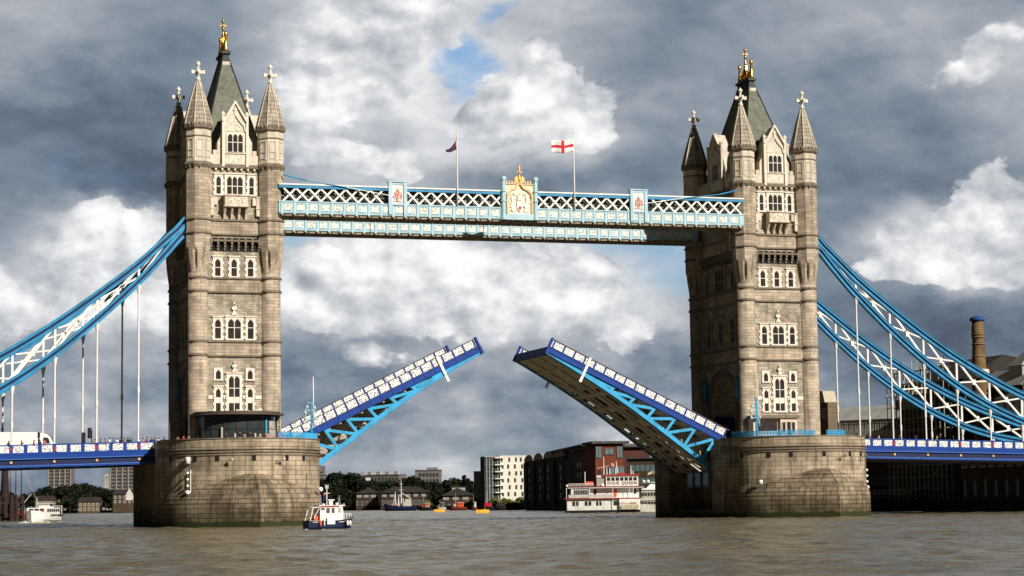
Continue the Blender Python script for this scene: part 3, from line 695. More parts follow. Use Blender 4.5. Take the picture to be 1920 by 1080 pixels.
def make_tower():
    root = thing('bridge_tower', (0, 0, 10.5), None, 'bridge tower', 'stone towers of the bridge')
    # ---- body with the road arch through it
    b = MB(); AY = 4.75; AZ = 16.6; ZT = 22.6
    b.box(-WX, WX, -WY, -AY, 10.5, ZT); b.box(-WX, WX, AY, WY, 10.5, ZT)
    arch = [(-AY, 10.5), (-AY, AZ)] + [(-AY + AY*(1-math.cos(t)), AZ + 5.0*math.sin(t)**.85) for t in [PI/2*k/8 for k in range(1, 9)]]
    half = [(-AY-.001, ZT), (-AY-.001, AZ)] + arch[2:] + [(0, ZT)]
    def FA(u, d, z): return (d, u, z)
    b.prism(FA, half, -WX, WX); b.prism(FA, [(-u, z) for u, z in half][::-1], -WX, WX)
    b.box(-WX, WX, -WY, WY, ZT, 50.0)
    b.build('wall', K['rubble'], root, fixn=True)
    # dark gates inside the arch
    for sy in (-1, 1): MB().box(-WX+.6, WX-.6, sy*AY, sy*(AY-.25), 10.6, 15.5).build('gate_panelling', K['navydark'], root)
    for FS in (FL_, FR_):
        a = MB()
        for rr, dd in ((.35, .25), (.9, .16)):
            pts = [(-AY-rr, 11), (-AY-rr, AZ)] + [(-AY-rr + (AY+rr)*(1-math.cos(t)), AZ + (5.0+rr)*math.sin(t)**.85) for t in [PI/2*k/10 for k in range(1, 11)]]
            for s in (-1, 1):
                for p, q in zip(pts[:-1], pts[1:]): a.bar(FS(s*p[0], 0, p[1]), FS(s*q[0], 0, q[1]), .35, dd*2)
        a.build('arch_moulding', K['trim'], root, fixn=True)
        for s in (-1, 1):
            m = MB(); m.fb(FS, s*6.3-.55, s*6.3+.55, 18.3, 20.6, 0, .5); m.prism(FS, [(s*6.3-.55, 20.6), (s*6.3+.55, 20.6), (s*6.3, 21.3)], 0, .5); m.prism(FS, [(s*6.3-.55, 18.3), (s*6.3, 17.5), (s*6.3+.55, 18.3)], 0, .45); m.build('shield_panel', K['chainblue'], root, fixn=True)
    # ---- smooth bands and string courses
    faces = ((FF, TX-.2), (FBk, TX-.2), (FL_, TY-.2), (FR_, TY-.2))
    for (z0, z1) in ((zG, zF), (zE, zD), (zC, zB)):
        for F, hw in faces:
            MB().fb(F, -hw, hw, z0, z1, -.05, .12).build('smooth_band', K['ashlar'], root, fixn=True)
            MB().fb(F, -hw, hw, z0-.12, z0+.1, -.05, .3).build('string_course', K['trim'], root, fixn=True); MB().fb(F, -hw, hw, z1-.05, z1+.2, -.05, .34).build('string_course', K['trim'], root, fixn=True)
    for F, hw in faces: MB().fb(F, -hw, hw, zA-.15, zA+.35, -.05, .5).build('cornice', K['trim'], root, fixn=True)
    de = MB()
    for k in range(9): u = -3.6 + .9*k; de.fb(FF, u-.14, u+.14, zA-.42, zA-.12, 0, .42)
    de.build('dentil', K['portland_white'], root, fixn=True)
    for sx in (-1, 1):
        for sy in (-1, 1): make_turret(root, sx, sy)
    # ---- front windows
    for F, full in ((FF, True),):
        make_window(F, root, -2.9, -1.68, 45.85, 48.85, 1, 47.15); make_window(F, root, 1.72, 2.94, 45.85, 48.85, 1, 47.15)
        make_window(F, root, -1.45, 1.42, 45.85, 48.9, 3, 47.2, .34, quoin=False)
        bal = MB(); bal.fb(F, -1.6, 1.6, 44.35, 45.75, .1, 1.45); bal.fb(F, -1.75, 1.75, 45.65, 45.85, .05, 1.6); bal.fb(F, -1.7, 1.7, 44.15, 44.4, .05, 1.55)
        for s in (-1, 1): bal.fb(F, s*2.95-.5, s*2.95+.5, 44.5, 45.6, 0, .4); bal.fb(F, s*3.2-.22, s*3.2+.22, 43.0, 45.75, 0, .5); bal.fb(F, s*3.2-.3, s*3.2+.3, 44.0, 44.2, 0, .6); bal.fb(F, s*3.2-.3, s*3.2+.3, 45.6, 45.75, 0, .6)
        bo = bal.build('balcony', K['portland'], root, fixn=True)
        MB().fb(F, -1.1, 1.25, 44.65, 45.45, 1.4, 1.48).build('carved_panel', K['carving'], bo, fixn=True)
        cb = MB()
        for k in range(4):
            u = -1.5 + k*1.0; cb.prism(lambda d, u_, z, u=u: F(u + u_, d, z), [(0, 42.5), (.35, 42.5), (.6, 43.2), (1.4, 44.2), (0, 44.2)], -.14, .14)
        cb.build('corbel', K['portland'], bo, fixn=True)
        mc = MB(); 
        mc.fb(F, -3.45, 3.45, 39.35, 39.6, 0, .65)
        for k in range(8):
            u = -3.36+k*.96; mc.fb(F, u-.14, u+.14, 38.95, 39.85, 0, .6); mc.fb(F, u-.14, u+.14, 38.55, 39.0, 0, .42); mc.fb(F, u-.14, u+.14, 38.15, 38.6, 0, .24)
        mc.build('machicolation', K['trim'], root, fixn=True)
        mb2 = MB(); mb2.fb(F, -3.45, 3.45, 38.05, 39.9, -.03, .03); mb2.build('machicolation_shade', K['dark'], root, fixn=True)  # flat dark sheet on the wall, painting the shade between the corbels
        for u in (-2.4, -.12, 2.18): make_window(F, root, u-.68, u+.68, 34.35, 37.25, 1, 35.75)
        make_window(F, root, -3.08, -1.68, 25.65, 28.85, 1, 27.4); make_window(F, root, 1.48, 2.88, 25.65, 28.85, 1, 27.4); make_window(F, root, -1.28, 1.1, 25.65, 28.9, 2, 27.4)
        finial(F, root, -.12, 29.15)
        make_window(F, root, -2.95, -1.7, 20.05, 21.8, 1, None, .28, False, False); make_window(F, root, 1.48, 2.72, 20.05, 21.8, 1, None, .28, False, False)
        make_window(F, root, -2.92, -1.74, 15.6, 19.2, 1, 17.7, .26, apron=(16.95, 17.65)); make_window(F, root, 1.5, 2.7, 15.6, 19.2, 1, 17.7, .26, apron=(16.95, 17.65))
        make_window(F, root, -1.2, .98, 15.6, 21.0, 2, 19.0, .34, apron=(16.95, 17.8)); finial(F, root, -.11, 21.25, .85)
        MB().fb(F, -3.7, -2.95, 17.5, 18.0, 0, .14).fb(F, 2.75, 3.7, 17.5, 18.0, 0, .14).fb(F, -1.72, -1.22, 17.5, 18.0, 0, .14).fb(F, 1.0, 1.48, 17.5, 18.0, 0, .14).build('stone_band', K['portland_white'], root, fixn=True)
    make_gable(FF, root, 1.68, True); make_gable(FBk, root, 1.68, True)
    # ---- side faces
    for FS in (FL_, FR_):
        make_window(FS, root, -2.1, 2.1, 33.9+.4, 38.6, 3, 36.2, .4, frame='ashlar')
        for u in (-4.6, 0, 4.6): make_window(FS, root, u-1.1, u+1.1, 26.2, 30.4, 2, 28.3, .3, frame='ashlar')
        for u in (-5, 5): make_window(FS, root, u-.8, u+.8, 34.6, 38.0, 1, 36.2, .3, frame='ashlar')
        for u in (-4.8, 0, 4.8): make_window(FS, root, u-1.0, u+1.0, 44.6, 48.4, 2, 46.4, .3, frame='portland')
        make_gable(FS, root, 2.6, False, 59.2, 57.4)
        mc = MB()
        mc.fb(FS, -7.4, 7.4, 39.35, 39.6, 0, .65)
        for k in range(16): u = -7.2+k*.96; mc.fb(FS, u-.14, u+.14, 38.6, 39.85, 0, .55)
        mc.build('machicolation', K['trim'], root, fixn=True)
        for s in (-1, 1):
            ct = MB(); ct.fb(FS, s*7.0-.5, s*7.0+.5, 41.2, 43.2, 0, 1.3); ct.prism(lambda d, u_, z, s=s: FS(s*7.0+u_, d, z), [(0, 38.5), (.5, 38.9), (1.2, 41.2), (0, 41.2)], -.4, .4)
            ct.build('walkway_corbel', K['ashlar'], root, fixn=True)
    # ---- parapet
    for F, a, lim in ((FF, 2.4, 3.75), (FBk, 2.4, 3.75), (FL_, 3.3, 7.9), (FR_, 3.3, 7.9)):
        for s in (-1, 1):
            pa = MB(); pa.fb(F, s*a, s*lim, 50.0, 51.6, -.35, .12)
            u = a+.1
            while u < lim: pa.fb(F, s*u, s*min(u+.55, lim), 51.6, 52.25, -.35, .14); u += .95
            pa.build('parapet', K['portland'], root, fixn=True)
    # ---- main roof
    rf = MB(); bx, by, tx, ty = 4.5, 8.6, .50, 2.35
    vs = [(-bx,-by,51),(bx,-by,51),(bx,by,51),(-bx,by,51),(-tx,-ty,66.6),(tx,-ty,66.6),(tx,ty,66.6),(-tx,ty,66.6)]
    rf.hull8(vs); ro = rf.build('roof', K['slate'], root, fixn=True)
    ed = MB()
    for i in range(4): ed.bar(Vector(vs[i]), Vector(vs[i+4]), .16)
    ed.build('roof_flashing', K['lead'], ro, fixn=True)
    ld = MB()
    ld.box(-.58,.58,-2.45,2.45,66.3,66.9); ld.box(-.45,.45,-2.3,2.3,66.9,67.6); ld.box(-.66,.66,-2.6,2.6,67.6,67.95); ld.build('roof_platform', K['lead'], root)
    sk = MB(); sk.box(-.55,.55,-2.62,-2.4,65.5,66.4); sk.build('roof_lucarne', K['portland'], root)
    cr = MB()
    for sy in (-1, 1): cr.lathe([(.42,67.95), (.40,68.3), (.27,69.2), (.22,70.2), (.32,70.35), (.26,70.75), (.05,71.0)], 8, (0, sy*2.2))
    for sx in (-1, 1):
        cr.box(sx*.16-.05, sx*.16+.05, -2.2, 2.2, 67.98, 68.4)
        for k in range(7):
            y = -1.8+.6*k; h = 68.9 + 2.2*(1-abs(y)/1.9); cr.bar((sx*.16, y, 68.3), (sx*.06, y*.5, h), .12); cr.bar((sx*.16, y-.25, 68.3), (sx*.14, y+.25, 69.2), .10); cr.bar((sx*.16, y+.25, 68.3), (sx*.14, y-.25, 69.2), .10)
    cr.build('gilded_cresting', K['gold'], root, fixn=True)
    fi = MB(); fi.lathe([(.3,68.0), (.28,69.2), (.22,69.9), (.20,70.6), (.30,70.7), (.19,70.85), (.15,71.6), (.26,71.75), (.20,71.95), (.15,72.0), (.15,72.7), (.26,72.85), (.22,73.05), (.04,73.25)], 8, (0,0))
    fi.box(-.42,.42,-.09,.09,72.1,72.32); fi.box(-.09,.09,-.42,.42,72.1,72.32); fi.build('gilded_finial', K['gold'], root, fixn=True)
    return root
T1 = make_tower(); T2 = copy_tree(T1); T2.location.x += 82.3
T1['label'] = 'left stone tower, with a glazed cafe at its foot'
T2['label'] = 'right stone tower, with a small stone cabin at its foot'

# ------------------------------------------------------------------ high-level walkways
def make_walkway(yf, yb, label, front):
    root = thing('high_walkway', (41.15, (yf+yb)/2, 43.5), label, 'walkway', 'high-level walkways between the towers')
    x0, x1 = 5.9, 76.4
    z0, z1, z2, z3 = 43.45, 45.15, 47.0, 47.7
    b = MB(); b.box(x0, x1, yf+.12, yb-.12, z0+.1, z1-.05); b.build('floor_girder', K['pale'], root)
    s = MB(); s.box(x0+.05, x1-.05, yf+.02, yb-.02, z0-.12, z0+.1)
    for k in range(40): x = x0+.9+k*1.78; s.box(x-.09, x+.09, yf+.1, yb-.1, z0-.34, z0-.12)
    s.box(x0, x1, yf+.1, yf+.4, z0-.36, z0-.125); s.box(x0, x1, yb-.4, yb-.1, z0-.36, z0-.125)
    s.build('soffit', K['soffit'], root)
    # band of relief panels
    e = MB(); RP = []
    for y, sg in ((yf, -1), (yb, 1)):
        for z, h, p in ((z0+.0, .16, .12), (z1-.14, .16, .10), (z0+.22, .06, .05)): e.box(x0, x1, y-(.0 if sg > 0 else p), y+(p if sg > 0 else 0), z, z+h)
        k = 0; x = x0+.4
        while x < x1-.3:
            e.box(x-.10, x+.10, y-(.0 if sg > 0 else .1), y+(.1 if sg > 0 else 0), z0+.1, z1-.1); e.box(x-.16, x+.16, y-.02-(.0 if sg > 0 else .2), y+(.2 if sg > 0 else 0), z0-.2, z0+.16)
            if x + 1.78 < x1: RP.append(MB().box(x+.38, x+1.42, y-(.0 if sg > 0 else .05), y+(.05 if sg > 0 else 0), z0+.46, z1-.40))
            if x+1.78 < x1:
                for (za, zb_) in ((z0+.38, z0+.48), (z1-.36, z1-.28)): e.box(x+.36, x+1.44, y-(.0 if sg > 0 else .08), y+(.08 if sg > 0 else 0), za, zb_)
            x += 1.78
    # butting slab that carries the panels
    e.box(x0, x1, yf, yf+.12, z0, z1); e.box(x0, x1, yb-.12, yb, z0, z1)
    e.build('cornice', K['pale'], root); each('relief_panel', K['relief'], root, RP)
    # lattice sides
    for y, sg in ((yf, -1), (yb, 1)):
        la = MB(); x = x0+.4+.3; LS = [la]
        while x + 1.78 < x1:
            blocked = front and any(abs(x+.89-cx) < hw for cx, hw in ((23.0, 1.7), (41.15, 3.1), (59.6, 1.7)))
            if blocked and LS[-1].v: LS.append(MB())
            la = LS[-1]
            if not blocked:
                for (a, b_) in (((x-.12, z1-.05), (x+1.78+.12, z2+.15)), ((x-.12, z2+.15), (x+1.78+.12, z1-.05))):
                    d = .09 if a[1] < b_[1] else .135
                    la.bar((a[0], y-sg*.12, a[1]), (b_[0], y-sg*.12, b_[1]), d, .26)
                la.box(x+.72, x+1.06, y-sg*.02-.03, y-sg*.02+.03, z1+.74, z1+1.16)
            x += 1.78
        each('lattice', K['white'], root, [q_ for q_ in LS if q_.v])
        t = MB(); t.box(x0, x1, y-(.06 if sg < 0 else .25), y+(.25 if sg < 0 else .06), z2+.02, z2+.42); t.build('top_rail', K['chainblue'], root)
        cp = MB(); cp.box(x0, x1, y-(.16 if sg < 0 else .3), y+(.3 if sg < 0 else .16), z2+.42, z2+.62); cp.build('coping', K['white'], root)
    # interior glazing line, frames and roof
    g = MB(); g.box(x0, x1, yf+.75, yf+.80, z1, z2+.2); g.box(x0, x1, yb-.80, yb-.75, z1, z2+.2); g.build('glazing', K['glazing'], root)
    fr = MB(); x = x0+1
    while x < x1: 
        fr.box(x-.05, x+.05, yf+.68, yf+.745, z1, z2+.2); x += 1.2
    fr.box(x0, x1, yf+.66, yf+.745, z1+.8, z1+.88); fr.build('glazing_bar', K['steel'], root)
    rf = MB(); rf.prism(lambda u, d, z: (d, (yf+yb)/2+u, z), [(-2.0, z2+.45), (2.0, z2+.45), (1.7, z2+.72), (0, z2+.85), (-1.7, z2+.72)], x0, x1); rf.build('roof', K['cream'], root, fixn=True)
    if front:
        for cx in (23.0, 59.6):
            p = MB(); p.box(cx-1.35, cx-.85, yf-.28, yf+.3, z0+.15, 48.25); p.box(cx+.85, cx+1.35, yf-.28, yf+.3, z0+.15, 48.25); p.box(cx-1.45, cx+1.45, yf-.34, yf+.36, 48.25, 48.42); p.box(cx-.85, cx+.85, yf-.2, yf+.3, 47.9, 48.25); p.box(cx-.85, cx+.85, yf-.2, yf+.3, 44.95, 45.25)
            po = p.build('armorial_panel', K['pale'], root)
            MB().box(cx-.85, cx+.85, yf-.12, yf+.25, 45.25, 47.9).build('panel_face', K['white'], po)
            q = MB(); yy = yf-.12
            def Fp(u, d, z, cx=cx): return (cx+u, yy-d, z)
            q.prism(Fp, [(-.32, 46.9), (.32, 46.9), (.34, 46.3), (.2, 45.85), (0, 45.6), (-.2, 45.85), (-.34, 46.3)], 0, .08)
            q.prism(Fp, [(-.2, 46.95), (.2, 46.95), (.26, 47.3), (0, 47.15), (-.26, 47.3)], 0, .07)
            for s in (-1, 1):
                q.prism(Fp, [(s*.40, 45.7), (s*.58, 45.9), (s*.62, 46.5), (s*.5, 47.0), (s*.42, 46.5)], 0, .06)
            q.prism(Fp, [(-.7, 45.5), (.7, 45.38), (.7, 45.5), (0, 45.6), (-.7, 45.62)], 0, .05)
            q.build('coat_of_arms', [K['arms']], po, fixn=True)
        # centre piece
        c = MB(); cx = 41.15
        for s in (-1, 1):
            c.lathe([(.34, z0), (.34, 49.0)], 8, (cx+s*2.42, yf-.1), PI/8, 0, False); c.lathe([(.34, 49.0), (.46, 49.15), (.46, 49.6), (.36, 49.65)], 8, (cx+s*2.42, yf-.1), PI/8, 0, False)
            c.lathe([(.5, z0-.1), (.5, z0+.3)], 8, (cx+s*2.42, yf-.1), PI/8, 0, False); c.lathe([(.46, 46.0), (.46, 46.2)], 8, (cx+s*2.42, yf-.1), PI/8, 0, False); c.lathe([(.46, 47.4), (.46, 47.6)], 8, (cx+s*2.42, yf-.1), PI/8, 0, False)
        c.box(cx-2.08, cx+2.08, yf-.35, yf+.3, z0-.1, z0+.75)
        co = c.build('centrepiece', K['pale'], root)
        MB().box(cx-2.08, cx+2.08, yf-.15, yf+.25, z0+.75, 48.55).build('panel_face', K['creamstone'], co)
        def Fc(u, d, z): return (cx+u*.87, yf-.15-d, z)
        q = MB(); arch = [(-2.15, 46.6), (-2.05, 47.2), (-1.5, 47.7), (-.7, 48.0), (0, 48.85), (.7, 48.0), (1.5, 47.7), (2.05, 47.2), (2.15, 46.6)]
        for a, b_ in zip(arch[:-1], arch[1:]): q.bar(Fc(a[0], .12, a[1]), Fc(b_[0], .12, b_[1]), .3, .3)
        for s in (-1, 1): q.fb(Fc, s*2.15-.14, s*2.15+.14, 44.3, 46.6, 0, .2)
        k = -2.2
        while k < 2.25:
            if abs(k) > .7: q.fb(Fc, k-.12, k+.12, 48.55, 49.05, -.1, .1)
            k += .46
        q.fb(Fc, -2.4, 2.4, 48.5, 48.62, -.15, .14); q.build('ogee_arch', K['archgold'], co, fixn=True)
        rl = MB(); rr = random.Random(5)
        rl.prism(Fc, [(-.5, 46.1), (.5, 46.1), (.5, 45.3), (.3, 44.8), (0, 44.5), (-.3, 44.8), (-.5, 45.3)], 0, .18)
        rl.prism(Fc, [(-.35, 46.2), (.35, 46.2), (.42, 46.9), (.15, 46.7), (0, 47.2), (-.15, 46.7), (-.42, 46.9)], 0, .2)
        for s in (-1, 1):
            body = [(.7, 44.6), (.95, 45.0), (.85, 45.5), (1.15, 46.0), (1.05, 46.7), (1.35, 47.0), (1.5, 46.5), (1.4, 45.9), (1.6, 45.3), (1.35, 44.9), (1.3, 44.5)]
            rl.prism(Fc, [(s*a, z) for a, z in body], 0, .16)
            for _ in range(14):
                u = s*rr.uniform(.6, 1.9); z = rr.uniform(44.4, 47.3); w_ = rr.uniform(.08, .2); rl.prism(Fc, [(u-w_, z-w_*.5), (u+w_*.5, z-w_), (u+w_, z+w_*.7), (u-w_*.4, z+w_)], 0, rr.uniform(.08, .2))
        rl.prism(Fc, [(-1.5, 44.15), (1.5, 44.15), (1.2, 44.45), (0, 44.3), (-1.2, 44.45)], 0, .12); rl.build('coat_of_arms', K['white'], co, fixn=True)
        MB().prism(Fc, [(-.2, 45.3), (.2, 45.3), (.2, 45.0), (0, 44.7), (-.2, 45.0)], .18, .22).build('red_shield', K['red'], co, fixn=True)
        g = MB()
        for s in (-1, 1): g.prism(Fc, [(s*.05, 48.7), (s*.75, 48.8), (s*.9, 49.4), (s*.6, 49.75), (s*.1, 49.5)], -.15, .15)
        g.lathe([(.25, 48.8), (.3, 49.6), (.12, 49.8), (.14, 50.2), (.3, 50.3), (.12, 50.5), (.2, 50.9), (.14, 51.2), (.02, 51.45)], 8, (cx, yf-.15)); g.fb(Fc, -.42, .42, 50.2, 50.42, -.1, .1); g.fb(Fc, -.22, .22, 50.85, 51.05, -.1, .1)
        g.build('gilded_crest', K['ochre'], co, fixn=True)
        # suspension ties
        ti = MB()
        for s, xa in ((1, 6.6), (-1, 75.7)):
            pts = [(xa, yf+.5, 48.9), (xa+s*3.2, yf-.2, 48.05), (xa+s*9, yf-.25, 47.3), (xa+s*15.5, yf-.25, 46.2)]
            ti.bar(pts[0], pts[1], .22, .16); ti.bar(pts[1], pts[2], .10, .1)
        ti.build('tie_bar', K['chainblue'], root, fixn=True)
        tw = MB()
        for s, xa in ((1, 6.6), (-1, 75.7)): tw.bar((xa+s*9, yf-.25, 47.3), (xa+s*16, yf-.25, 46.2), .09, .09)
        tw.build('tie_bar', K['white'], root, fixn=True)
    return root
K['arms'] = pmat('painted arms', (.50,.24,.18), .5, var=.6, vs=4)
K['archgold'] = pmat('faded gold paint', (.72,.52,.28), .5, var=.15, vs=3)
K['creamstone'] = pmat('cream painted panel', (.70,.62,.46), .6, var=.12, vs=1.5)
K['ochre'] = pmat('ochre gilding', (.72,.43,.15), .45, metal=.25, var=.12, vs=4)
make_walkway(-11.2, -6.8, 'front pale blue walkway with white lattice and a gilded centre crest', True)
make_walkway(6.8, 11.2, 'rear high walkway, mostly hidden behind the front one', False)

# flags
def pole(px, ptop, label, base):
    x, y, z = base; root = thing('flagpole', base, label, 'flagpole')
    MB().lathe([(.13, z), (.11, z+4), (.06, ptop-.1), (.05, ptop), (.12, ptop+.02), (.12, ptop+.14), (.02, ptop+.2)], 8, (x, y)).build('pole', K['white'], root)
    return root
f1 = pole(0, 56.1, 'white flagpole with a dark limp flag left of the gilded crest', (31.8, -11.45, 45.2))
f2 = pole(0, 56.3, 'white flagpole flying a red cross flag right of the gilded crest', (49.55, -11.45, 45.1))
def flag_mat(name, kind):
    m = bpy.data.materials.new(name); m.use_nodes = True; t = m.node_tree; ns = t.nodes; lk = t.links.new; b = ns['Principled BSDF']; b.inputs['Roughness'].default_value = .8
    tc = ns.new('ShaderNodeTexCoord'); sp = ns.new('ShaderNodeSeparateXYZ'); lk(tc.outputs['UV'], sp.inputs[0])
    def m2(op, a, c): 
        n = ns.new('ShaderNodeMath'); n.operation = op
        for i, v in enumerate((a, c)):
            if isinstance(v, (int, float)): n.inputs[i].default_value = v
            else: lk(v, n.inputs[i])
        return n.outputs[0]
    ax = m2('LESS_THAN', m2('ABSOLUTE', m2('SUBTRACT', sp.outputs[0], .5), 0), .075); ay = m2('LESS_THAN', m2('ABSOLUTE', m2('SUBTRACT', sp.outputs[1], .5), 0), .11)
    mk = m2('MAXIMUM', ax, ay); mx = ns.new('ShaderNodeMix'); mx.data_type = 'RGBA'; lk(mk, mx.inputs[0])
    if kind == 'cross': mx.inputs[6].default_value = (.75,.74,.72,1); mx.inputs[7].default_value = (.55,.01,.03,1)
    else: mx.inputs[6].default_value = (.012,.014,.05,1); mx.inputs[7].default_value = (.14,.012,.025,1)
    lk(mx.outputs[2], b.inputs['Base Color']); return m
def cloth(fn, nu, nv, name, mat, parent, label=None):
    m = MB(); vs = [fn(i/nu, j/nv) for j in range(nv+1) for i in range(nu+1)]; fs = []; uv = []
    for j in range(nv):
        for i in range(nu):
            a = j*(nu+1)+i; fs.append((a, a+1, a+nu+2, a+nu+1)); uv.append([(i/nu, j/nv), ((i+1)/nu, j/nv), ((i+1)/nu, (j+1)/nv), (i/nu, (j+1)/nv)])
    m.add(vs, fs, 0, uv, True); o = m.build(name, mat, parent)
    so_ = o.modifiers.new('thickness', 'SOLIDIFY'); so_.thickness = .02
    if label: o['label'] = label
    return o
cloth(lambda u, v: (49.5-3.35*u, -11.5 + .18*math.sin(u*9)+.12*u, 53.55+1.85*v - .25*u + .10*math.sin(u*8+1)), 20, 8, 'flag', flag_mat('red cross flag', 'cross'), f2, 'white flag with a red cross streaming left')
cloth(lambda u, v: (31.75-1.6*u**1.6-.1*math.sin(v*3), -11.5+.14*math.sin(u*7+v*3)-.3*u, 53.3+2.0*v*(1-.82*u**.6) - .45*u**.7+.12*math.sin(u*6)), 16, 8, 'flag', flag_mat('dark flag', 'dark'), f1, 'dark blue and red flag hanging limp')

# ------------------------------------------------------------------ opening leaves
def make_leaf(mirror, label):
    th = math.radians(25.9); c, s = math.cos(th), math.sin(th)
    x0, zz0 = 7.8, 13.15                 # rail top at the heel
    def P(u, v, y):                      # u along the leaf, v square to it (0 = top of parapet)
        x = x0 + u*c - v*s; z = zz0 + u*s + v*c
        return Vector((82.3-x if mirror else x, y, z))
    LU = 30.62
    def bx(m, u0, u1, v0, v1, y0, y1, mat=0): m.hull8([P(u, v, y) for v in (v0, v1) for (u, y) in ((u0,y0),(u1,y0),(u1,y1),(u0,y1))], mat)
    root = thing('bascule_leaf', P(0, -3, 0), label, 'bascule leaf', 'opening leaves of the bridge')
    HY = 7.75
    dk = MB(); bx(dk, -1, LU-.2, -1.75, -1.5, -HY+.35, HY-.35); dk.build('roadway', K['asphalt'], root)
    un = MB(); bx(un, -1, LU-.3, -1.95, -1.755, -HY+.3, HY-.3)
    for k in range(17): u = .3+1.75*k; bx(un, u-.12, u+.12, -2.45, -1.955, -HY+.35, HY-.35)
    for y in (-5.2, -1.3, 1.3, 5.2): bx(un, -1, LU-1, -2.3, -1.96, y-.1, y+.1)
    un.build('deck_underside', K['deckgrey'], root)
    def chord_v(u):                      # underside of the bottom chord below the rail top
        pts = [(-1, -6.8), (1.35, -6.4), (7, -5.4), (11, -4.65), (15, -3.95), (19, -3.4), (23, -2.95), (27, -2.6), (31.6, -2.3)]
        for a, b in zip(pts[:-1], pts[1:]):
            if u <= b[0]: return a[1] + (b[1]-a[1])*(u-a[0])/(b[0]-a[0])
        return pts[-1][1]
    for sy in (-1, 1):
        rail = MB(); y = sy*HY
        bx(rail, -.2, LU, -.12, 0, y-.12, y+.12); bx(rail, -.2, LU, -1.32, -1.16, y-.1, y+.1)
        rail.build('handrail', K['bronze'], root)
        nav = MB(); y0, y1 = sorted((y-sy*.14, y+sy*.14))
        bx(nav, -.2, LU, -2.05, -1.28, y0, y1); bx(nav, -.2, LU, -2.12, -1.98, y0-.1, y1+.1); bx(nav, -.2, LU, -1.36, -1.24, y0-.08, y1+.08)
        for k in range(18): u = .25+1.75*k; bx(nav, u-.09, u+.09, -1.3, -.05, y0+.02, y1-.02); bx(nav, u-.08, u+.08, -2.1, -1.3, y0-.05, y1+.05)
        bx(nav, LU-.25, LU+.05, -2.5, .1, y0-.15, y1+.15); bx(nav, LU-.1, LU+.12, -2.45, -1.4, y0-.1, y1+.1)
        nav.build('fascia_girder', K['navy'], root)
        for k in range(18): u = .25+1.75*k; pan = MB(); bx(pan, u+.14, min(u+1.61, LU-.28), -1.15, -.16, y-.035, y+.035); pan.build('parapet_panel', K['panelwhite'], root)
    for y in (-7.6, -2.6, 2.6, 7.6):
        t = MB(); us = [-.6+(LU+.45)/32*k for k in range(33)]; w = .17
        for a, b in zip(us[:-1], us[1:]):
            va, vb = chord_v(a), chord_v(b)
            t.hull8([P(a, va, y-w), P(b, vb, y-w), P(b, vb, y+w), P(a, va, y+w), P(a, va+.62, y-w), P(b, vb+.62, y-w), P(b, vb+.62, y+w), P(a, va+.62, y+w)])
        nodes = [1.4+3.5*k for k in range(9)]
        for k, u in enumerate(nodes):
            if chord_v(u) > -3.0: break
            t.bar(P(u-.1, -2.1, y), P(u+.5, chord_v(u+.5)+.3, y), .27, .42)                 # post
            if k+1 < len(nodes): t.bar(P(u+.15, -2.35, y), P(nodes[k+1]+.2, chord_v(nodes[k+1])+.45, y), .24, .42)
        if abs(y) < 5:
            for a, b in zip(us[1:-2], us[2:-1]):
                if chord_v(b)+.6 < -2.5: t.hull8([P(a, chord_v(a)+.6, y-.05), P(b, chord_v(b)+.6, y-.05), P(b, chord_v(b)+.6, y+.05), P(a, chord_v(a)+.6, y+.05), P(a, -2.3, y-.05), P(b, -2.3, y-.05), P(b, -2.3, y+.05), P(a, -2.3, y+.05)])
        t.build('truss', K['cyan'] if abs(y) > 5 else K['steel'], root, fixn=True)
        fl = MB()
        for a, b in zip(us[:-1], us[1:]):
            va, vb = chord_v(a), chord_v(b); W_ = .42
            fl.hull8([P(a, va-.06, y-W_), P(b, vb-.06, y-W_), P(b, vb-.06, y+W_), P(a, va-.06, y+W_), P(a, va, y-W_), P(b, vb, y-W_), P(b, vb, y+W_), P(a, va, y+W_)])
        fl.build('bottom_flange', K['chainblue'] if abs(y) > 5 else K['deckgrey'], root, fixn=True)
    br = MB()                            # transverse and diagonal bracing between the trusses
    nodes = [1.9+3.5*k for k in range(9)]
    for k, u in enumerate(nodes):
        if u > LU-2.2: break
        v = chord_v(u)+.3; bx(br, u-.28, u+.28, v-.3, v+.1, -7.4, 7.4)
        bx(br, u+1.6, u+1.8, v+.4, v+.7, -7.4, 7.4)
        for ya, yb in ((-7.4, -2.7), (2.7, 7.4)): br.bar(P(u, v+.2, ya), P(u, -2.5, yb), .18, .2)
    br.build('cross_bracing', K['deckgrey'], root, fixn=True)
    pl = MB(); us2 = [-.5+(LU+.2)/32*k for k in range(33)]   # plating along the soffit with rows of openings
    for (ya, yb) in ((-6.9, -3.3), (-1.9, 1.9), (3.3, 6.9)):
        for i, (a, b) in enumerate(zip(us2[:-1], us2[1:])):
            va, vb = chord_v(a)+.12, chord_v(b)+.12
            lanes = [(ya, ya+.9), (yb-.9, yb)] if (i % 4 != 0 and a < 27) else [(ya, yb)]
            if a > 20: lanes = [(ya, yb)]
            for la, lb in lanes: pl.hull8([P(a, va-.05, la), P(b, vb-.05, la), P(b, vb-.05, lb), P(a, va-.05, lb), P(a, va, la), P(b, vb, la), P(b, vb, lb), P(a, va, lb)])
    pl.build('soffit_plating', K['deckgrey'], root, fixn=True)
    nose = MB(); bx(nose, LU-.3, LU, -2.6, -1.3, -HY+.2, HY-.2); nose.build('nose_girder', K['navy'], root)
    wp = MB(); 
    for y in (-HY-.18, HY+.18): bx(wp, 23.9, 24.3, -3.9, .05, y-.08, y+.08)
    wp.build('gauge_post', K['white'], root)
    return root
make_leaf(False, 'raised leaf rising rightwards from the left pier, near truss sunlit cyan')
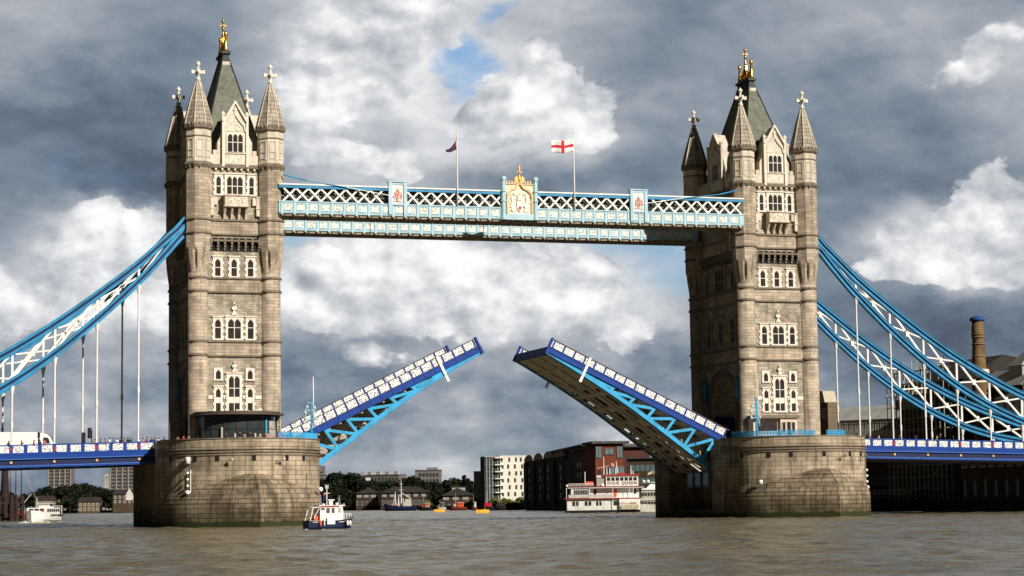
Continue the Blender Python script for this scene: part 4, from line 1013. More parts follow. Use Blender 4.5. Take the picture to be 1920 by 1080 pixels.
make_leaf(True, 'raised leaf rising leftwards from the right pier, grey underside showing')

# ------------------------------------------------------------------ suspended side spans
def zt(r): return 11.72 - .022*(r-11)
def make_span(sx, X0, label, rmax):
    def x_(r): return X0 + sx*r
    root = thing('side_span', (x_(11), 0, 8.5), label, 'bridge deck', 'suspended side spans')
    r0 = 10.7; n = 13; seg = [(11.05+5.65*k, 11.05+5.65*(k+1)) for k in range(int((rmax-11)/5.65)+1)]
    def bx(m, ra, rb, a0, a1, y0, y1):    # a = height below/above the rail line
        m.hull8([(x_(r), y, zt(r)+a) for a in (a0, a1) for (r, y) in ((ra,y0),(rb,y0),(rb,y1),(ra,y1))])
    R0, R1 = seg[0][0]-2.25, seg[-1][1]
    d = MB(); bx(d, R0, R1, -1.5, -1.2, -9.0, 9.0); d.build('roadway', K['asphalt'], root)
    so_ = MB(); bx(so_, R0, R1, -2.6, -1.505, -8.7, 8.7)
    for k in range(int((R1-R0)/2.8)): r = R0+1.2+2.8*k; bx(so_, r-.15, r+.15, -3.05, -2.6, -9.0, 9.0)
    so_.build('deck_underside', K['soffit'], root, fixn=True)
    for sy in (-1, 1):
        y = sy*9.45; a = MB()
        bx(a, R0, R1, -.14, 0, y-.16, y+.16); bx(a, R0, R1, -1.42, -1.12, y-.16, y+.16)
        for (ra, rb) in seg:
            for q in range(3):
                r = ra+2.25+ q*5.65/3 - .0
                r = ra + q*(rb-ra)/3 + 2.25 - 2.25*1
                bx(a, r-.22, r+.22, -1.15, -.1, y-.13, y+.13)
        a.build('parapet', K['navy'], root, fixn=True)
        pn = MB(); bx(pn, R0+.3, seg[0][0]-.24, -1.08, -.2, y-.05, y+.05); pn.build('parapet_panel', K['panelwhite'], root, fixn=True)
        for (ra, rb) in seg:
            for q in range(3): r = ra + q*(rb-ra)/3; pn = MB(); bx(pn, r+.24, r+(rb-ra)/3-.24, -1.08, -.2, y-.05, y+.05); pn.build('parapet_panel', K['panelwhite'], root, fixn=True)
        g = MB(); bx(g, R0, R1, -3.0, -1.45, y-.05, y+.05); g.build('girder_web', K['navydark'], root, fixn=True)
        f = MB(); bx(f, R0, R1, -1.92, -1.45, y-.3, y+.3); bx(f, R0, R1, -3.1, -2.82, y-.3, y+.3); f.build('girder_flange', K['navy'], root, fixn=True)
        e = MB(); bx(e, R0, R1, -2.0, -1.9, y-.34, y+.34); bx(e, R0, R1, -2.9, -2.8, y-.33, y+.33); e.build('girder_edge', K['midblue'], root, fixn=True)
        for (ra, rb) in seg:
            r = 13.1+5.65*round((ra-11.05)/5.65)
            r = ra + 2*(rb-ra)/3 - (0 if 1 else 0); r = ra
            z = zt(r); sh = MB(); bo = MB()
            sh.hull8([(x_(r)+i*w_, y+sy*q, z+zz_) for zz_, w_ in ((-1.0, .07), (-.4, .15)) for (i, q) in ((-1,.13),(1,.13),(1,.19),(-1,.19))])
            bo.box(x_(r)-.15, x_(r)+.15, y-.22, y+.22, z-2.52, z-2.22)
            sh.build('red_shield', K['red'], root, fixn=True); bo.build('gilded_boss', K['ochre'], root)
    return root
# shields stand under the hangers, so shift the panel grid to them
zt0 = zt
make_span(-1, -2.05, 'blue side span at left, carrying a white van', 70)
make_span(1, 82.3 + 2.05, 'blue side span at right, in front of dark wharves', 70)

UP = [(6.6, 42.5), (8.0, 40.9), (10.5, 38.6), (13.3, 35.9), (18.9, 31.6), (24.4, 27.6), (30.0, 24.0), (35.5, 21.0), (41.1, 18.3), (46.7, 16.2), (52.3, 14.3), (58, 12.8)]
LO = [(6.6, 41.1), (8.0, 39.5), (10.5, 36.5), (13.3, 33.5), (18.9, 28.2), (24.4, 23.6), (30.0, 19.7), (35.5, 16.6), (41.1, 14.2), (46.7, 12.6), (52.3, 11.6), (58, 11.4)]
def interp(T, r):
    for a, b in zip(T[:-1], T[1:]):
        if r <= b[0]: return a[1] + (b[1]-a[1])*(r-a[0])/(b[0]-a[0])
    return T[-1][1]
def make_chain(X0, sx, y, label):
    def V(r, z, dy=0): return Vector((X0+sx*r, y+dy, z))
    root = thing('suspension_chain', V(6.6, 41.5), label, 'suspension chain', 'trussed suspension chains of the side spans')
    for T, nm in ((UP, 'upper_chord'), (LO, 'lower_chord')):
        m = MB(); n = len(T)
        fine = []
        rr = T[0][0]
        while rr < T[-1][0]: fine.append(rr); rr += 1.4
        # smooth the polyline a little
        zz = [ (interp(T, max(T[0][0], r-1.5)) + interp(T, r) + interp(T, min(T[-1][0], r+1.5)))/3 if r > T[0][0]+1.5 else interp(T, r) for r in fine]
        pts = list(zip(fine, zz))
        P = [V(r_, z_) for r_, z_ in pts]; NN = []
        for k in range(len(P)):
            d = (P[min(k+1, len(P)-1)] - P[max(k-1, 0)]).normalized(); nn = Vector((-d.z, 0, d.x)); NN.append(nn if nn.z > 0 else -nn)
        sweep(m, P, NN, .31, .17, .46); sweep(m, P, NN, .31, -.46, -.17); sweep(m, P, NN, .40, .46, .52); sweep(m, P, NN, .40, -.52, -.46)
        wb = MB(); sweep(wb, P, NN, .08, -.17, .17)  # web coloured dark to paint the shade in the chord groove
        ch_ = m.build(nm, K['chainblue'], root, fixn=True); wb.build('chord_web', K['navydark'], ch_, fixn=True)
    hs = [13.2 + 5.6*k for k in range(8)]; b = MB()
    for i, h in enumerate(hs):
        b.bar(V(h, interp(UP, h)-.4), V(h, interp(LO, h)+.4), .26, .3)
        if i+1 < len(hs):
            g = hs[i+1]; u0, l0, u1, l1 = interp(UP, h)-.4, interp(LO, h)+.5, interp(UP, g)-.5, interp(LO, g)+.5
            b.bar(V(h+.4, u0-.3), V(g-.2, l1+.2), .30, .30); b.bar(V(h+.3, l0), V(g-.4, u1), .30, .22)
            c = (V(h+.4, u0-.3)+V(g-.2, l1+.2))/2; b.bar(c+Vector((-.25,0,0)), c+Vector((.25,0,0)), .36, .8)
    h = hs[0]; b.bar(V(h-3.6, interp(UP, h-3.6)-.5), V(h-.1, interp(LO, h)+.6), .26, .22)
    b.build('web_bracing', K['white'], root, fixn=True)
    for i, h in enumerate(hs):
        zb = zt(h)-.05; zt_ = interp(LO, h)-.4
        if zt_ - zb < 1.2: continue
        m = MB(); x, yy = X0+sx*h, y
        m.lathe([(.13, zb-1.2), (.13, zt_-1.2)], 8, (x, yy), 0, 0, False); m.lathe([(.14, zt_-1.3), (.34, zt_-.35), (.34, zt_)], 8, (x, yy), 0, 0, False)
        mid = zb + (zt_-zb)*.33; m.lathe([(.13, mid-.5), (.19, mid-.4), (.19, mid+.4), (.13, mid+.5)], 8, (x, yy), 0, 0, False)
        m.build('hanger', K['white'], root)
    return root
make_chain(0, -1, -9.3, 'near blue chain with white hangers descending left from the left tower')
make_chain(0, -1, 9.3, 'far blue chain behind the near one, left of the left tower')
make_chain(82.3, 1, -9.3, 'upper blue chain with white hangers descending from the right tower')
make_chain(82.3, 1, 9.3, 'lower blue chain emerging from behind the right tower')

# ------------------------------------------------------------------ cafe and cabin on the piers
def make_cafe():
    root = thing('cafe_pavilion', (0, -13, 10.6), 'dark glazed cafe with a thin brown curved roof at the left tower foot', 'cafe')
    def arc(rx, ry, x0, x1, n=28): return [(x0+(x1-x0)*k/n, -10.6 - ry*math.sqrt(max(0, 1-((2*(k/n)-1)*rx)**2))) for k in range(n+1)]
    r = MB()
    A = arc(.96, 6.3, -6.3, 6.3)
    for (z0, z1, s) in ((15.1, 15.35, 1.0), (15.35, 15.6, .93)):
        P = [(x*s, -9.3 + (y+9.3)*s) for x, y in A]; P += [(A[-1][0]*s, -9.6), (A[0][0]*s, -9.6)]
        r.add([(x, y, z0) for x, y in P] + [(x, y, z1) for x, y in P], [tuple(range(len(P))), tuple(range(2*len(P)-1, len(P)-1, -1))] + [(i, i+len(P), (i+1) % len(P)+len(P), (i+1) % len(P)) for i in range(len(P))])
    r.build('roof', K['bronze'], root, fixn=True)
    B = [(x*.86, -9.3+(y+9.3)*.80) for x, y in A]
    g = MB()
    for (xa, ya), (xb, yb) in zip(B[:-1], B[1:]): g.hull8([(xa,ya,10.6),(xb,yb,10.6),(xb,yb+.05,10.6),(xa,ya+.05,10.6),(xa,ya,15.05),(xb,yb,15.05),(xb,yb+.05,15.05),(xa,ya+.05,15.05)])
    g.box(B[0][0], B[0][0]+.05, B[0][1], -9.7, 10.6, 15.05); g.box(B[-1][0]-.05, B[-1][0], B[-1][1], -9.7, 10.6, 15.05)
    g.build('glass_wall', K['glazing'], root, fixn=True)
    f = MB()
    for k in range(0, 29, 4): x, y = B[k]; f.box(x-.06, x+.06, y-.10, y-.005, 10.6, 15.08)
    for (xa, ya), (xb, yb) in zip(B[:-1], B[1:]):
        f.bar((xa, ya-.05, 13.2), (xb, yb-.05, 13.2), .05, .07); f.bar((xa, ya-.05, 15.0), (xb, yb-.05, 15.0), .08, .16)
    f.build('mullion', K['black'], root)
    MB().box(B[7][0]-.12, B[7][0]+.12, B[7][1]-.35, B[7][1]-.12, 10.6, 13.4).build('downpipe', K['steel'], root)
    d = MB()
    for k, (a, b_) in enumerate(((24, 27),)): 
        for i in range(a, b_): d.hull8([(B[i][0], B[i][1]-.03, 10.6), (B[i+1][0], B[i+1][1]-.03, 10.6), (B[i+1][0], B[i+1][1], 10.6), (B[i][0], B[i][1], 10.6), (B[i][0], B[i][1]-.03, 14.3), (B[i+1][0], B[i+1][1]-.03, 14.3), (B[i+1][0], B[i+1][1], 14.3), (B[i][0], B[i][1], 14.3)])
    d.build('blind', K['steel'], root, fixn=True)
    bl = MB(); x, y = B[23]; bl.box(x-.12, x+.1, y-.2, y-.06, 11.6, 14.6); bl.build('blue_post', K['cyan'], root)
    v = MB(); v.lathe([(.02, 15.55), (.35, 15.6), (.4, 15.9), (.25, 16.2), (.02, 16.25)], 10, (3.1, -11.5)); v.box(2.4, 2.9, -12, -11.4, 15.5, 16.0); v.box(-.3, .3, -12.3, -11.6, 15.5, 15.95)
    v.box(1.2, 1.6, -12.4, -11.9, 15.5, 15.85); v.build('roof_vent', K['portland'], root)
make_cafe()
def make_cabin():
    X = 82.3; root = thing('control_cabin', (X-2, -12, 10.6), 'small flat-roofed stone cabin with wide dark window at the right tower foot', 'control cabin')
    b = MB(); b.box(X-5.7, X-1.6, -12.3, -9.7, 10.6, 14.6); b.box(X-1.6, X+1.1, -12.9, -9.7, 10.6, 14.55); b.build('wall', K['portland'], root)
    r = MB(); r.box(X-6.0, X+1.5, -13.2, -9.66, 14.6, 14.85); r.box(X-5.8, X+1.3, -13.0, -9.64, 14.85, 15.05); r.build('roof', K['trim'], root)
    for (x0, x1, y, z0, z1) in ((X-5.3, X-1.9, -12.3, 12.7, 14.1), (X-1.35, X-.85, -12.9, 12.5, 14.0), (X-.6, X+.0, -12.9, 12.0, 14.05), (X+.2, X+.7, -12.9, 12.5, 14.0)):
        f = MB(); f.box(x0-.12, x1+.12, y-.1, y-.001, z1, z1+.14); f.box(x0-.12, x1+.12, y-.14, y-.001, z0-.14, z0); f.box(x0-.12, x0, y-.1, y-.001, z0, z1); f.box(x1, x1+.12, y-.1, y-.001, z0, z1)
        fo = f.build('window', K['portland'], root); MB().box(x0, x1, y-.04, y+.02, z0, z1).build('pane', K['glass'], fo)
make_cabin()
def railing(X, a0, a1, label, hgt=.75, z0=PZ+.1):
    p0, _ = wall_pt(X, a0, z0, -.3); root = thing('railing', p0, label, 'railing', 'blue railings on the pier tops')
    m = MB(); n = int(abs(a1-a0)/2.2); P = [wall_pt(X, a0+(a1-a0)*k/n, z0, -.3)[0] for k in range(n+1)]
    for h in (.05, hgt*.5, hgt): m.tube([p+Vector((0,0,h)) for p in P], .035, 5)
    for p in P: m.tube([p, p+Vector((0,0,hgt+.05))], .045, 5)
    m.build('rail', K['cyan'], root)
    q = MB()
    for a, b in zip(P[:-1], P[1:]):
        for t in range(5): c = a.lerp(b, (t+.5)/5); q.bar(c+Vector((0,0,.05)), c+Vector((0,0,hgt)), .035)
    q.build('baluster', K['cyan'], root)
railing(0, 19, 79, 'cyan railing on the right part of the left pier top, beside the raised leaf')
railing(82.3, -76, -6, 'cyan railing in front of the stone cabin on the right pier')
railing(82.3, 4, 22, 'short cyan railing on the right pier top, right of the cabin', .75)
def light_mast(X, a, label, h):
    p, nn = wall_pt(X, a, 10.6, -.7); root = thing('signal_mast', p, label, 'signal mast', 'cyan signal masts on the piers')
    x, y = p.x, p.y
    m = MB(); m.lathe([(.30, 10.6), (.30, 11.0), (.2, 11.1), (.16, 13.5), (.2, 13.6), (.12, 13.8), (.12, 17.3)], 8, (x, y), 0, 0, False); m.build('mast', K['cyan'], root)
    q = MB()
    for z, w_ in ((14.4, .9), (15.6, .8), (16.6, .5)): q.bar((x-w_, y, z), (x+w_*.7, y, z), .09)
    for dx, z in ((-.85, 14.4), (-.85, 15.2), (.5, 14.5), (-.6, 16.0), (.45, 15.9)): q.lathe([(.02, z-.25), (.18, z-.2), (.2, z+.2), (.02, z+.28)], 8, (x+dx, y))
    q.bar((x-.8, y, 14.4), (x-.8, y, 15.9), .07); q.bar((x+.45, y, 13.2), (x+.45, y, 16.2), .07); q.build('signal_arm', K['pale'], root)
    w_ = MB(); w_.lathe([(.09, 13.6), (.085, h-2), (.05, h)], 8, (x+.28, y)); w_.build('white_pole', K['white'], root)
light_mast(0, 62, 'cyan signal mast with a tall white pole at the right edge of the left pier', 20.2)
light_mast(82.3, -52, 'cyan signal mast with a tall white pole left of the cabin on the right pier', 20.0)

ORD = ['leftmost','second','third','fourth','fifth','sixth','seventh','eighth','ninth','tenth','eleventh','twelfth','thirteenth','fourteenth','fifteenth','sixteenth','seventeenth','eighteenth','nineteenth','twentieth','twenty-first','twenty-second','twenty-third','twenty-fourth','twenty-fifth','twenty-sixth','twenty-seventh']
def nth(i, n): return 'leftmost' if i == 0 else ('rightmost' if i == n-1 else ORD[i]+' from left')
# ------------------------------------------------------------------ people
def person_mesh(name, pose):
    J = {'pel': (0,0,.95), 'waist': (0,0,1.12), 'chest': (0,.0,1.36), 'neck': (0,0,1.50), 'head': (0,-.01,1.60), 'top': (0,0,1.72)}
    R = {'pel': (.145,.11), 'waist': (.13,.10), 'chest': (.165,.11), 'neck': (.055,.055), 'head': (.085,.10), 'top': (.055,.06)}
    for s, q in ((-1, 'l'), (1, 'r')):
        st = pose[0]*s; ar = pose[1 if s < 0 else 2]
        J['hip'+q] = (s*.09, 0, .88); J['kn'+q] = (s*.10, -.10*st-.02, .49); J['an'+q] = (s*.10, .12*st, .08); J['to'+q] = (s*.11, .12*st-.17, .035)
        R['hip'+q] = (.085,.09); R['kn'+q] = (.058,.06); R['an'+q] = (.042,.045); R['to'+q] = (.035,.03)
        J['sh'+q] = (s*.175, 0, 1.42)
        if ar == 0: J['el'+q] = (s*.22, .02, 1.15); J['wr'+q] = (s*.21, -.08, .92); J['ha'+q] = (s*.20, -.11, .82)
        elif ar == 1: J['el'+q] = (s*.24, -.05, 1.17); J['wr'+q] = (s*.14, -.28, 1.20); J['ha'+q] = (s*.09, -.36, 1.24)
        else: J['el'+q] = (s*.25, -.16, 1.30); J['wr'+q] = (s*.14, -.22, 1.52); J['ha'+q] = (s*.08, -.22, 1.60)
        R['sh'+q] = (.062,.062); R['el'+q] = (.043,.045); R['wr'+q] = (.030,.030); R['ha'+q] = (.034,.02)
    E = [('pel','waist'),('waist','chest'),('chest','neck'),('neck','head'),('head','top')]
    for q in 'lr': E += [('pel','hip'+q),('hip'+q,'kn'+q),('kn'+q,'an'+q),('an'+q,'to'+q),('chest','sh'+q),('sh'+q,'el'+q),('el'+q,'wr'+q),('wr'+q,'ha'+q)]
    ks = list(J); me = bpy.data.meshes.new(name+'_cage'); me.from_pydata([J[k] for k in ks], [(ks.index(a), ks.index(b)) for a, b in E], [])
    o = bpy.data.objects.new(name+'_cage', me); COL.objects.link(o)
    md = o.modifiers.new('skin', 'SKIN'); sv = me.skin_vertices[0].data
    for i, k in enumerate(ks): sv[i].radius = R[k]; sv[i].use_root = (k == 'pel')
    md.use_smooth_shade = True
    sb = o.modifiers.new('sub', 'SUBSURF'); sb.levels = 1; sb.render_levels = 1
    dg = bpy.context.evaluated_depsgraph_get(); dg.update(); ev = o.evaluated_get(dg); m2 = bpy.data.meshes.new_from_object(ev)
    bpy.data.objects.remove(o); bpy.data.meshes.remove(me)
    m2.name = name
    for mm in (K['skin'], K['skin'], K['black'], K['black']): m2.materials.append(mm)
    for p in m2.polygons:
        c = p.center
        if c.z > 1.655 or (c.z > 1.57 and c.y > .02): p.material_index = 3      # hair
        elif c.z > 1.475: p.material_index = 0
        elif abs(c.x) > .12 and c.z < .93 and c.z > .74 or (c.y < -.26 and c.z > .9): p.material_index = 0
        elif c.z > .93: p.material_index = 1
        else: p.material_index = 2
    return m2
PM = [person_mesh('standing', (0,0,0)), person_mesh('walking', (1,0,0)), person_mesh('leaning', (.2,1,1)), person_mesh('arm_raised', (-.3,0,2))]
CL = {n: pmat('cloth '+n, c, .85, var=.1, vs=5) for n, c in {'red': (.50,.02,.025), 'dark': (.02,.022,.03), 'white': (.66,.65,.62), 'blue': (.04,.09,.25), 'grey': (.14,.14,.15), 'tan': (.32,.22,.13), 'green': (.05,.12,.06), 'pink': (.55,.22,.25), 'jeans': (.035,.06,.13)}.items()}
def hair_mesh():
    b = MB(); b.lathe([(.02,1.56),(.085,1.58),(.108,1.64),(.10,1.70),(.06,1.745),(.01,1.755)], 10, (0,.022)); o = b.build('hair', K['black']); m = o.data; bpy.data.objects.remove(o); return m
HM = hair_mesh()
def person(x, y, z, top, leg, rz, pose, label, group='people on the bridge', s=1.0, name='person'):
    o = bpy.data.objects.new(name, PM[pose]); COL.objects.link(o); o.location = (x, y, z); o.rotation_euler = (0, 0, rz); o.scale = (s, s, s); OFF[o.name] = Vector()
    o.material_slots[1].link = 'OBJECT'; o.material_slots[1].material = CL[top]; o.material_slots[2].link = 'OBJECT'; o.material_slots[2].material = CL[leg]
    h = bpy.data.objects.new('hair', HM); COL.objects.link(h); h.parent = o
    tag(o, label, 'person', group); return o
prn = random.Random(11)
tops = ['dark','dark','white','blue','red','grey','tan','pink','green','dark','white']
COLN = {'dark': 'dark clothes', 'white': 'a white top', 'blue': 'a blue top', 'red': 'a red top', 'grey': 'a grey top', 'tan': 'a tan jacket', 'pink': 'a pink top', 'green': 'a green top'}
def crowd(spots, y, zf, where, grp, X0=None):
    n = len(spots)
    for i, (x, top) in enumerate(spots):
        yy = y if not isinstance(y, tuple) else prn.uniform(*y)
        person(x, yy, zf(x) if callable(zf) else zf, top, prn.choice(['dark','jeans','grey']), prn.uniform(0, 6.28), prn.choice([0,0,1,2,3]), '%s of the people %s, in %s' % (nth(i, n), where, COLN[top]), grp, prn.uniform(.95, 1.08))
crowd([(-30.3,'tan'),(-28.6,'dark'),(-27.0,'red'),(-26.2,'dark'),(-25.6,'pink')], -8.3, lambda x: zt(-x)-1.1, 'in front of the white van', 'people in front of the white van')
crowd([(-18.9,'tan'),(-18.2,'grey'),(-17.5,'red'),(-16.9,'white'),(-16.4,'blue'),(-15.9,'white'),(-15.4,'dark'),(-15.0,'tan'),(-14.4,'dark'),(-14.0,'grey'),(-12.9,'white'),(-12.4,'pink'),(-11.9,'red'),(-11.3,'dark'),(-10.8,'dark'),(-10.3,'white'),(-9.6,'dark')], (-8.7,-8.0), lambda x: zt(-x)-1.12, 'between traffic lights and left tower', 'people on the left deck')
crowd([(-8.3,'tan'),(-7.5,'red'),(-6.8,'grey')], -12.5, 10.7, 'at the left tower corner', 'people at the left tower corner')
crowd([(-3.0,'dark'),(-1.9,'white'),(-1.2,'dark'),(-.5,'tan'),(.2,'dark'),(.9,'white'),(1.6,'tan'),(2.2,'dark'),(2.7,'pink')], (-20.6,-19.2), 10.85, 'seated outside the cafe front', 'people on the cafe terrace')
for i, x in enumerate((4.2, 5.05)): person(x, -19.2, 10.95, 'red', 'dark', .4*i, 0, 'person in bright red top by the cafe railing, %s of the pair' % ('left one', 'right one')[i], 'pair in red tops')
crowd([(7.2,'white'),(7.9,'dark'),(8.5,'grey')], -12.6, 10.7, 'at the left leaf heel', 'people at the left leaf heel')
crowd([(88.2,'dark'),(88.7,'white'),(89.4,'tan'),(90.3,'white'),(90.8,'pink'),(91.3,'dark'),(91.9,'white'),(92.3,'red')], (-10.6,-9.8), 10.6, 'right of the right tower', 'people on the right pier')
crowd([(95.2,'dark'),(97.4,'grey'),(99.0,'white'),(102.5,'dark'),(105.3,'dark'),(108.9,'tan'),(111.7,'dark')], -8.6, lambda x: zt(x-82.3)-1.0, 'on the right deck', 'people on the right deck')
# terrace tables
for i, (x, lab) in enumerate(((-1.5, 'left'), (1.1, 'right'))):
    t = thing('terrace_table', (x, -21, 11.0), '%s small round terrace table outside the cafe glass' % lab, 'table', 'cafe terrace tables')
    MB().lathe([(.5, 11.8), (.52, 11.84)], 16, (x, -21)).build('table_top', K['steel'], t); MB().lathe([(.2, 10.6), (.05, 10.75), (.05, 11.8)], 8, (x, -21)).build('pedestal', K['black'], t)

# ------------------------------------------------------------------ van and traffic lights on the left deck
def make_van():
    x1, x0, zf = -24.2, -32.4, 10.1; y0, y1 = -5.6, -3.3
    r = thing('box_van', (x0, -4.4, zf), 'large white box van heading right on the left deck behind the hangers', 'van')
    MB().box(x0, x1-2.0, y0, y1, zf+.75, 13.2).build('cargo_box', K['white'], r)
    def F(u, d, z): return (u, y0+.06+d, z)
    c = MB(); c.prism(F, [(x1-1.98, zf+.5), (x1+.05, zf+.5), (x1+.08, zf+1.3), (x1-.05, zf+1.75), (x1-.38, zf+2.4), (x1-.85, zf+2.8), (x1-1.98, zf+3.08)], 0, 2.1); c.build('cab', K['white'], r, fixn=True)
    g = MB(); g.prism(F, [(x1-1.35, zf+1.55), (x1-.45, zf+1.55), (x1-.62, zf+2.2), (x1-.8, zf+2.35), (x1-1.35, zf+2.35)], -.03, 2.13); g.build('cab_window', K['glass'], r, fixn=True)
    w_ = MB(); w_.prism(F, [(x1-.03, zf+1.8), (x1-.34, zf+2.5), (x1-.31, zf+2.52), (x1+.0, zf+1.82)], .15, 1.95); w_.build('windscreen', K['glass'], r, fixn=True)
    ch = MB(); ch.box(x0+.1, x1-.1, y0+.3, y1-.3, zf+.35, zf+.75); ch.build('chassis', K['black'], r)
    for x in (x0+1.6, x1-1.1):
        for y in (y0+.15, y1-.35):
            m = MB(); m.lathe([(.42, 0), (.45, .05), (.45, .25), (.42, .3)], 16); 
            m.v = [(x+vx, y+vz, zf+.45+vy) for vx, vy, vz in m.v]; wo = m.build('wheel', K['black'], r, fixn=True)
            h = MB(); h.lathe([(.2, -.01), (.2, .31)], 10); h.v = [(x+vx, y+vz, zf+.45+vy) for vx, vy, vz in h.v]; h.build('hub', K['steel'], wo, fixn=True)
    MB().box(x1-.02, x1+.1, y0+.25, y0+.6, zf+.95, zf+1.15).build('headlight', K['portland_white'], r); MB().box(x1-.02, x1+.1, y1-.6, y1-.25, zf+.95, zf+1.15).build('headlight', K['portland_white'], r)
make_van()
K['amber'] = pmat('unlit amber lens', (.06,.03,.01), .3); K['redlens'] = pmat('unlit red lens', (.06,.01,.01), .3); K['greenlens'] = pmat('unlit green lens', (.01,.05,.03), .3)
def traffic_light(x, y, top, s, label):
    zf = 10.4; r = thing('traffic_light', (x, y, zf), label, 'traffic light', 'traffic lights on the left deck')
    MB().lathe([(.07, zf), (.07, top-.3)], 8, (x+s*.25, y)).build('post', K['black'], r)
    h = MB().box(x-.22, x+.16, y-.2, y+.15, top-1.25, top).box(x-.30, x+.24, y+.15, y+.18, top-1.35, top+.1).build('signal_head', K['black'], r)
    for k, m in enumerate(('redlens', 'amber', 'greenlens')):
        z = top-.22-.4*k; MB().box(x-.12, x+.06, y-.24, y-.2, z-.11, z+.11).build('lens', K[m], h); MB().box(x-.34, x-.2, y-.15, y+.08, z-.02, z+.13).build('visor', K['black'], h)
traffic_light(-20.35, -8.0, 12.95, -.4, 'shorter black traffic light beside a white hanger on the left deck')
traffic_light(-19.35, -6.2, 13.65, 1, 'taller black traffic light right of its neighbour on the left deck')

# ------------------------------------------------------------------ boats
def boat_frame(px, d, yaw):
    x, y = px_at(px, d); c, s = math.cos(yaw), math.sin(yaw)
    def F(a, b, z): return Vector((x + a*c - b*s, y + a*s + b*c, z))       # a ahead, b to port
    return F
def hull(F, L, B, H0, H1, mat_, root, name='hull', n=18, draft=.4, bow=.32, stern=.85, flare=.8):
    """lofted hull: stations from stern (a=-L/2) to bow"""
    vs = []; prof = 5
    for i in range(n+1):
        t = i/n; a = -L/2 + L*t
        w = B/2 * (stern + (1-stern)*min(1, t/.3)) if t < .3 else B/2 * (1 if t < 1-bow else math.sqrt(max(0, 1-((t-(1-bow))/bow)**2.0)))
        w = max(w, .03); h = H0 + (H1-H0)*max(0, (t-.35)/.65)**1.8
        for s in (-1, 1):
            pass
        rake = max(0, t-.8)*L*.25
        row = []
        for q in range(prof): f = q/(prof-1); row.append((f, w*(flare+(1-flare)*f)*(.25+.75*min(1, f*3)) if f < .34 else w*(flare+(1-flare)*f), -draft + (h+draft)*f))
        for f, ww, z in row: vs.append(F(a - rake*(1-f), -ww, z))
        for f, ww, z in row[::-1]: vs.append(F(a - rake*(1-f), ww, z))
    m = 2*prof; fs = [(i*m+k, i*m+k+1, (i+1)*m+k+1, (i+1)*m+k) for i in range(n) for k in range(m-1)]
    fs += [tuple(range(m)), tuple(range(n*m, n*m+m))] + [(i*m+prof-1, i*m+prof, (i+1)*m+prof, (i+1)*m+prof-1) for i in range(n)]
    mb = MB(); mb.add(vs, fs); o = mb.build(name, mat_, root, fixn=True); return o
def FB(F): return lambda u, d, z: F(u, d, z)
K['shipred'] = pmat('faded ship red', (.36,.05,.04), .5, streak=.3); K['shipwhite'] = pmat('ship white', (.66,.65,.62), .5, streak=.35)
K['hullnavy'] = pmat('navy hull paint', (.010,.018,.065), .35, streak=.2); K['hullblack'] = pmat('black hull', (.012,.012,.013), .5); K['hullred'] = pmat('rust red hull', (.16,.028,.022), .6, var=.3)
K['orange'] = pmat('orange', (.72,.10,.03), .6); K['yellow'] = pmat('yellow buoy paint', (.80,.42,.03), .5, var=.1); K['dirtywhite'] = pmat('weathered white paint', (.52,.50,.46), .6, streak=.4, grime=.3)
K['wood'] = pmat('wet timber', (.032,.017,.014), .85, var=.4, streak=.5); K['deckgreen'] = pmat('green tarpaulin', (.05,.16,.12), .7)
K['foam'] = pmat('foam', (.62,.60,.52), .8, var=.2, vs=3)
def wake(F, pts, label_root):
    m = MB()
    for (a, b, L_, w_, h) in pts: 
        n = 12; vs = [F(a, b, h)] + [F(a+L_*math.cos(t)*(1+.25*math.sin(3*t+a)), b+w_*math.sin(t)*(1+.3*math.cos(4*t)), -.08) for t in [2*PI*k/n for k in range(n)]]
        m.add(vs, [(0, 1+k, 1+(k+1) % n) for k in range(n)])
    return m
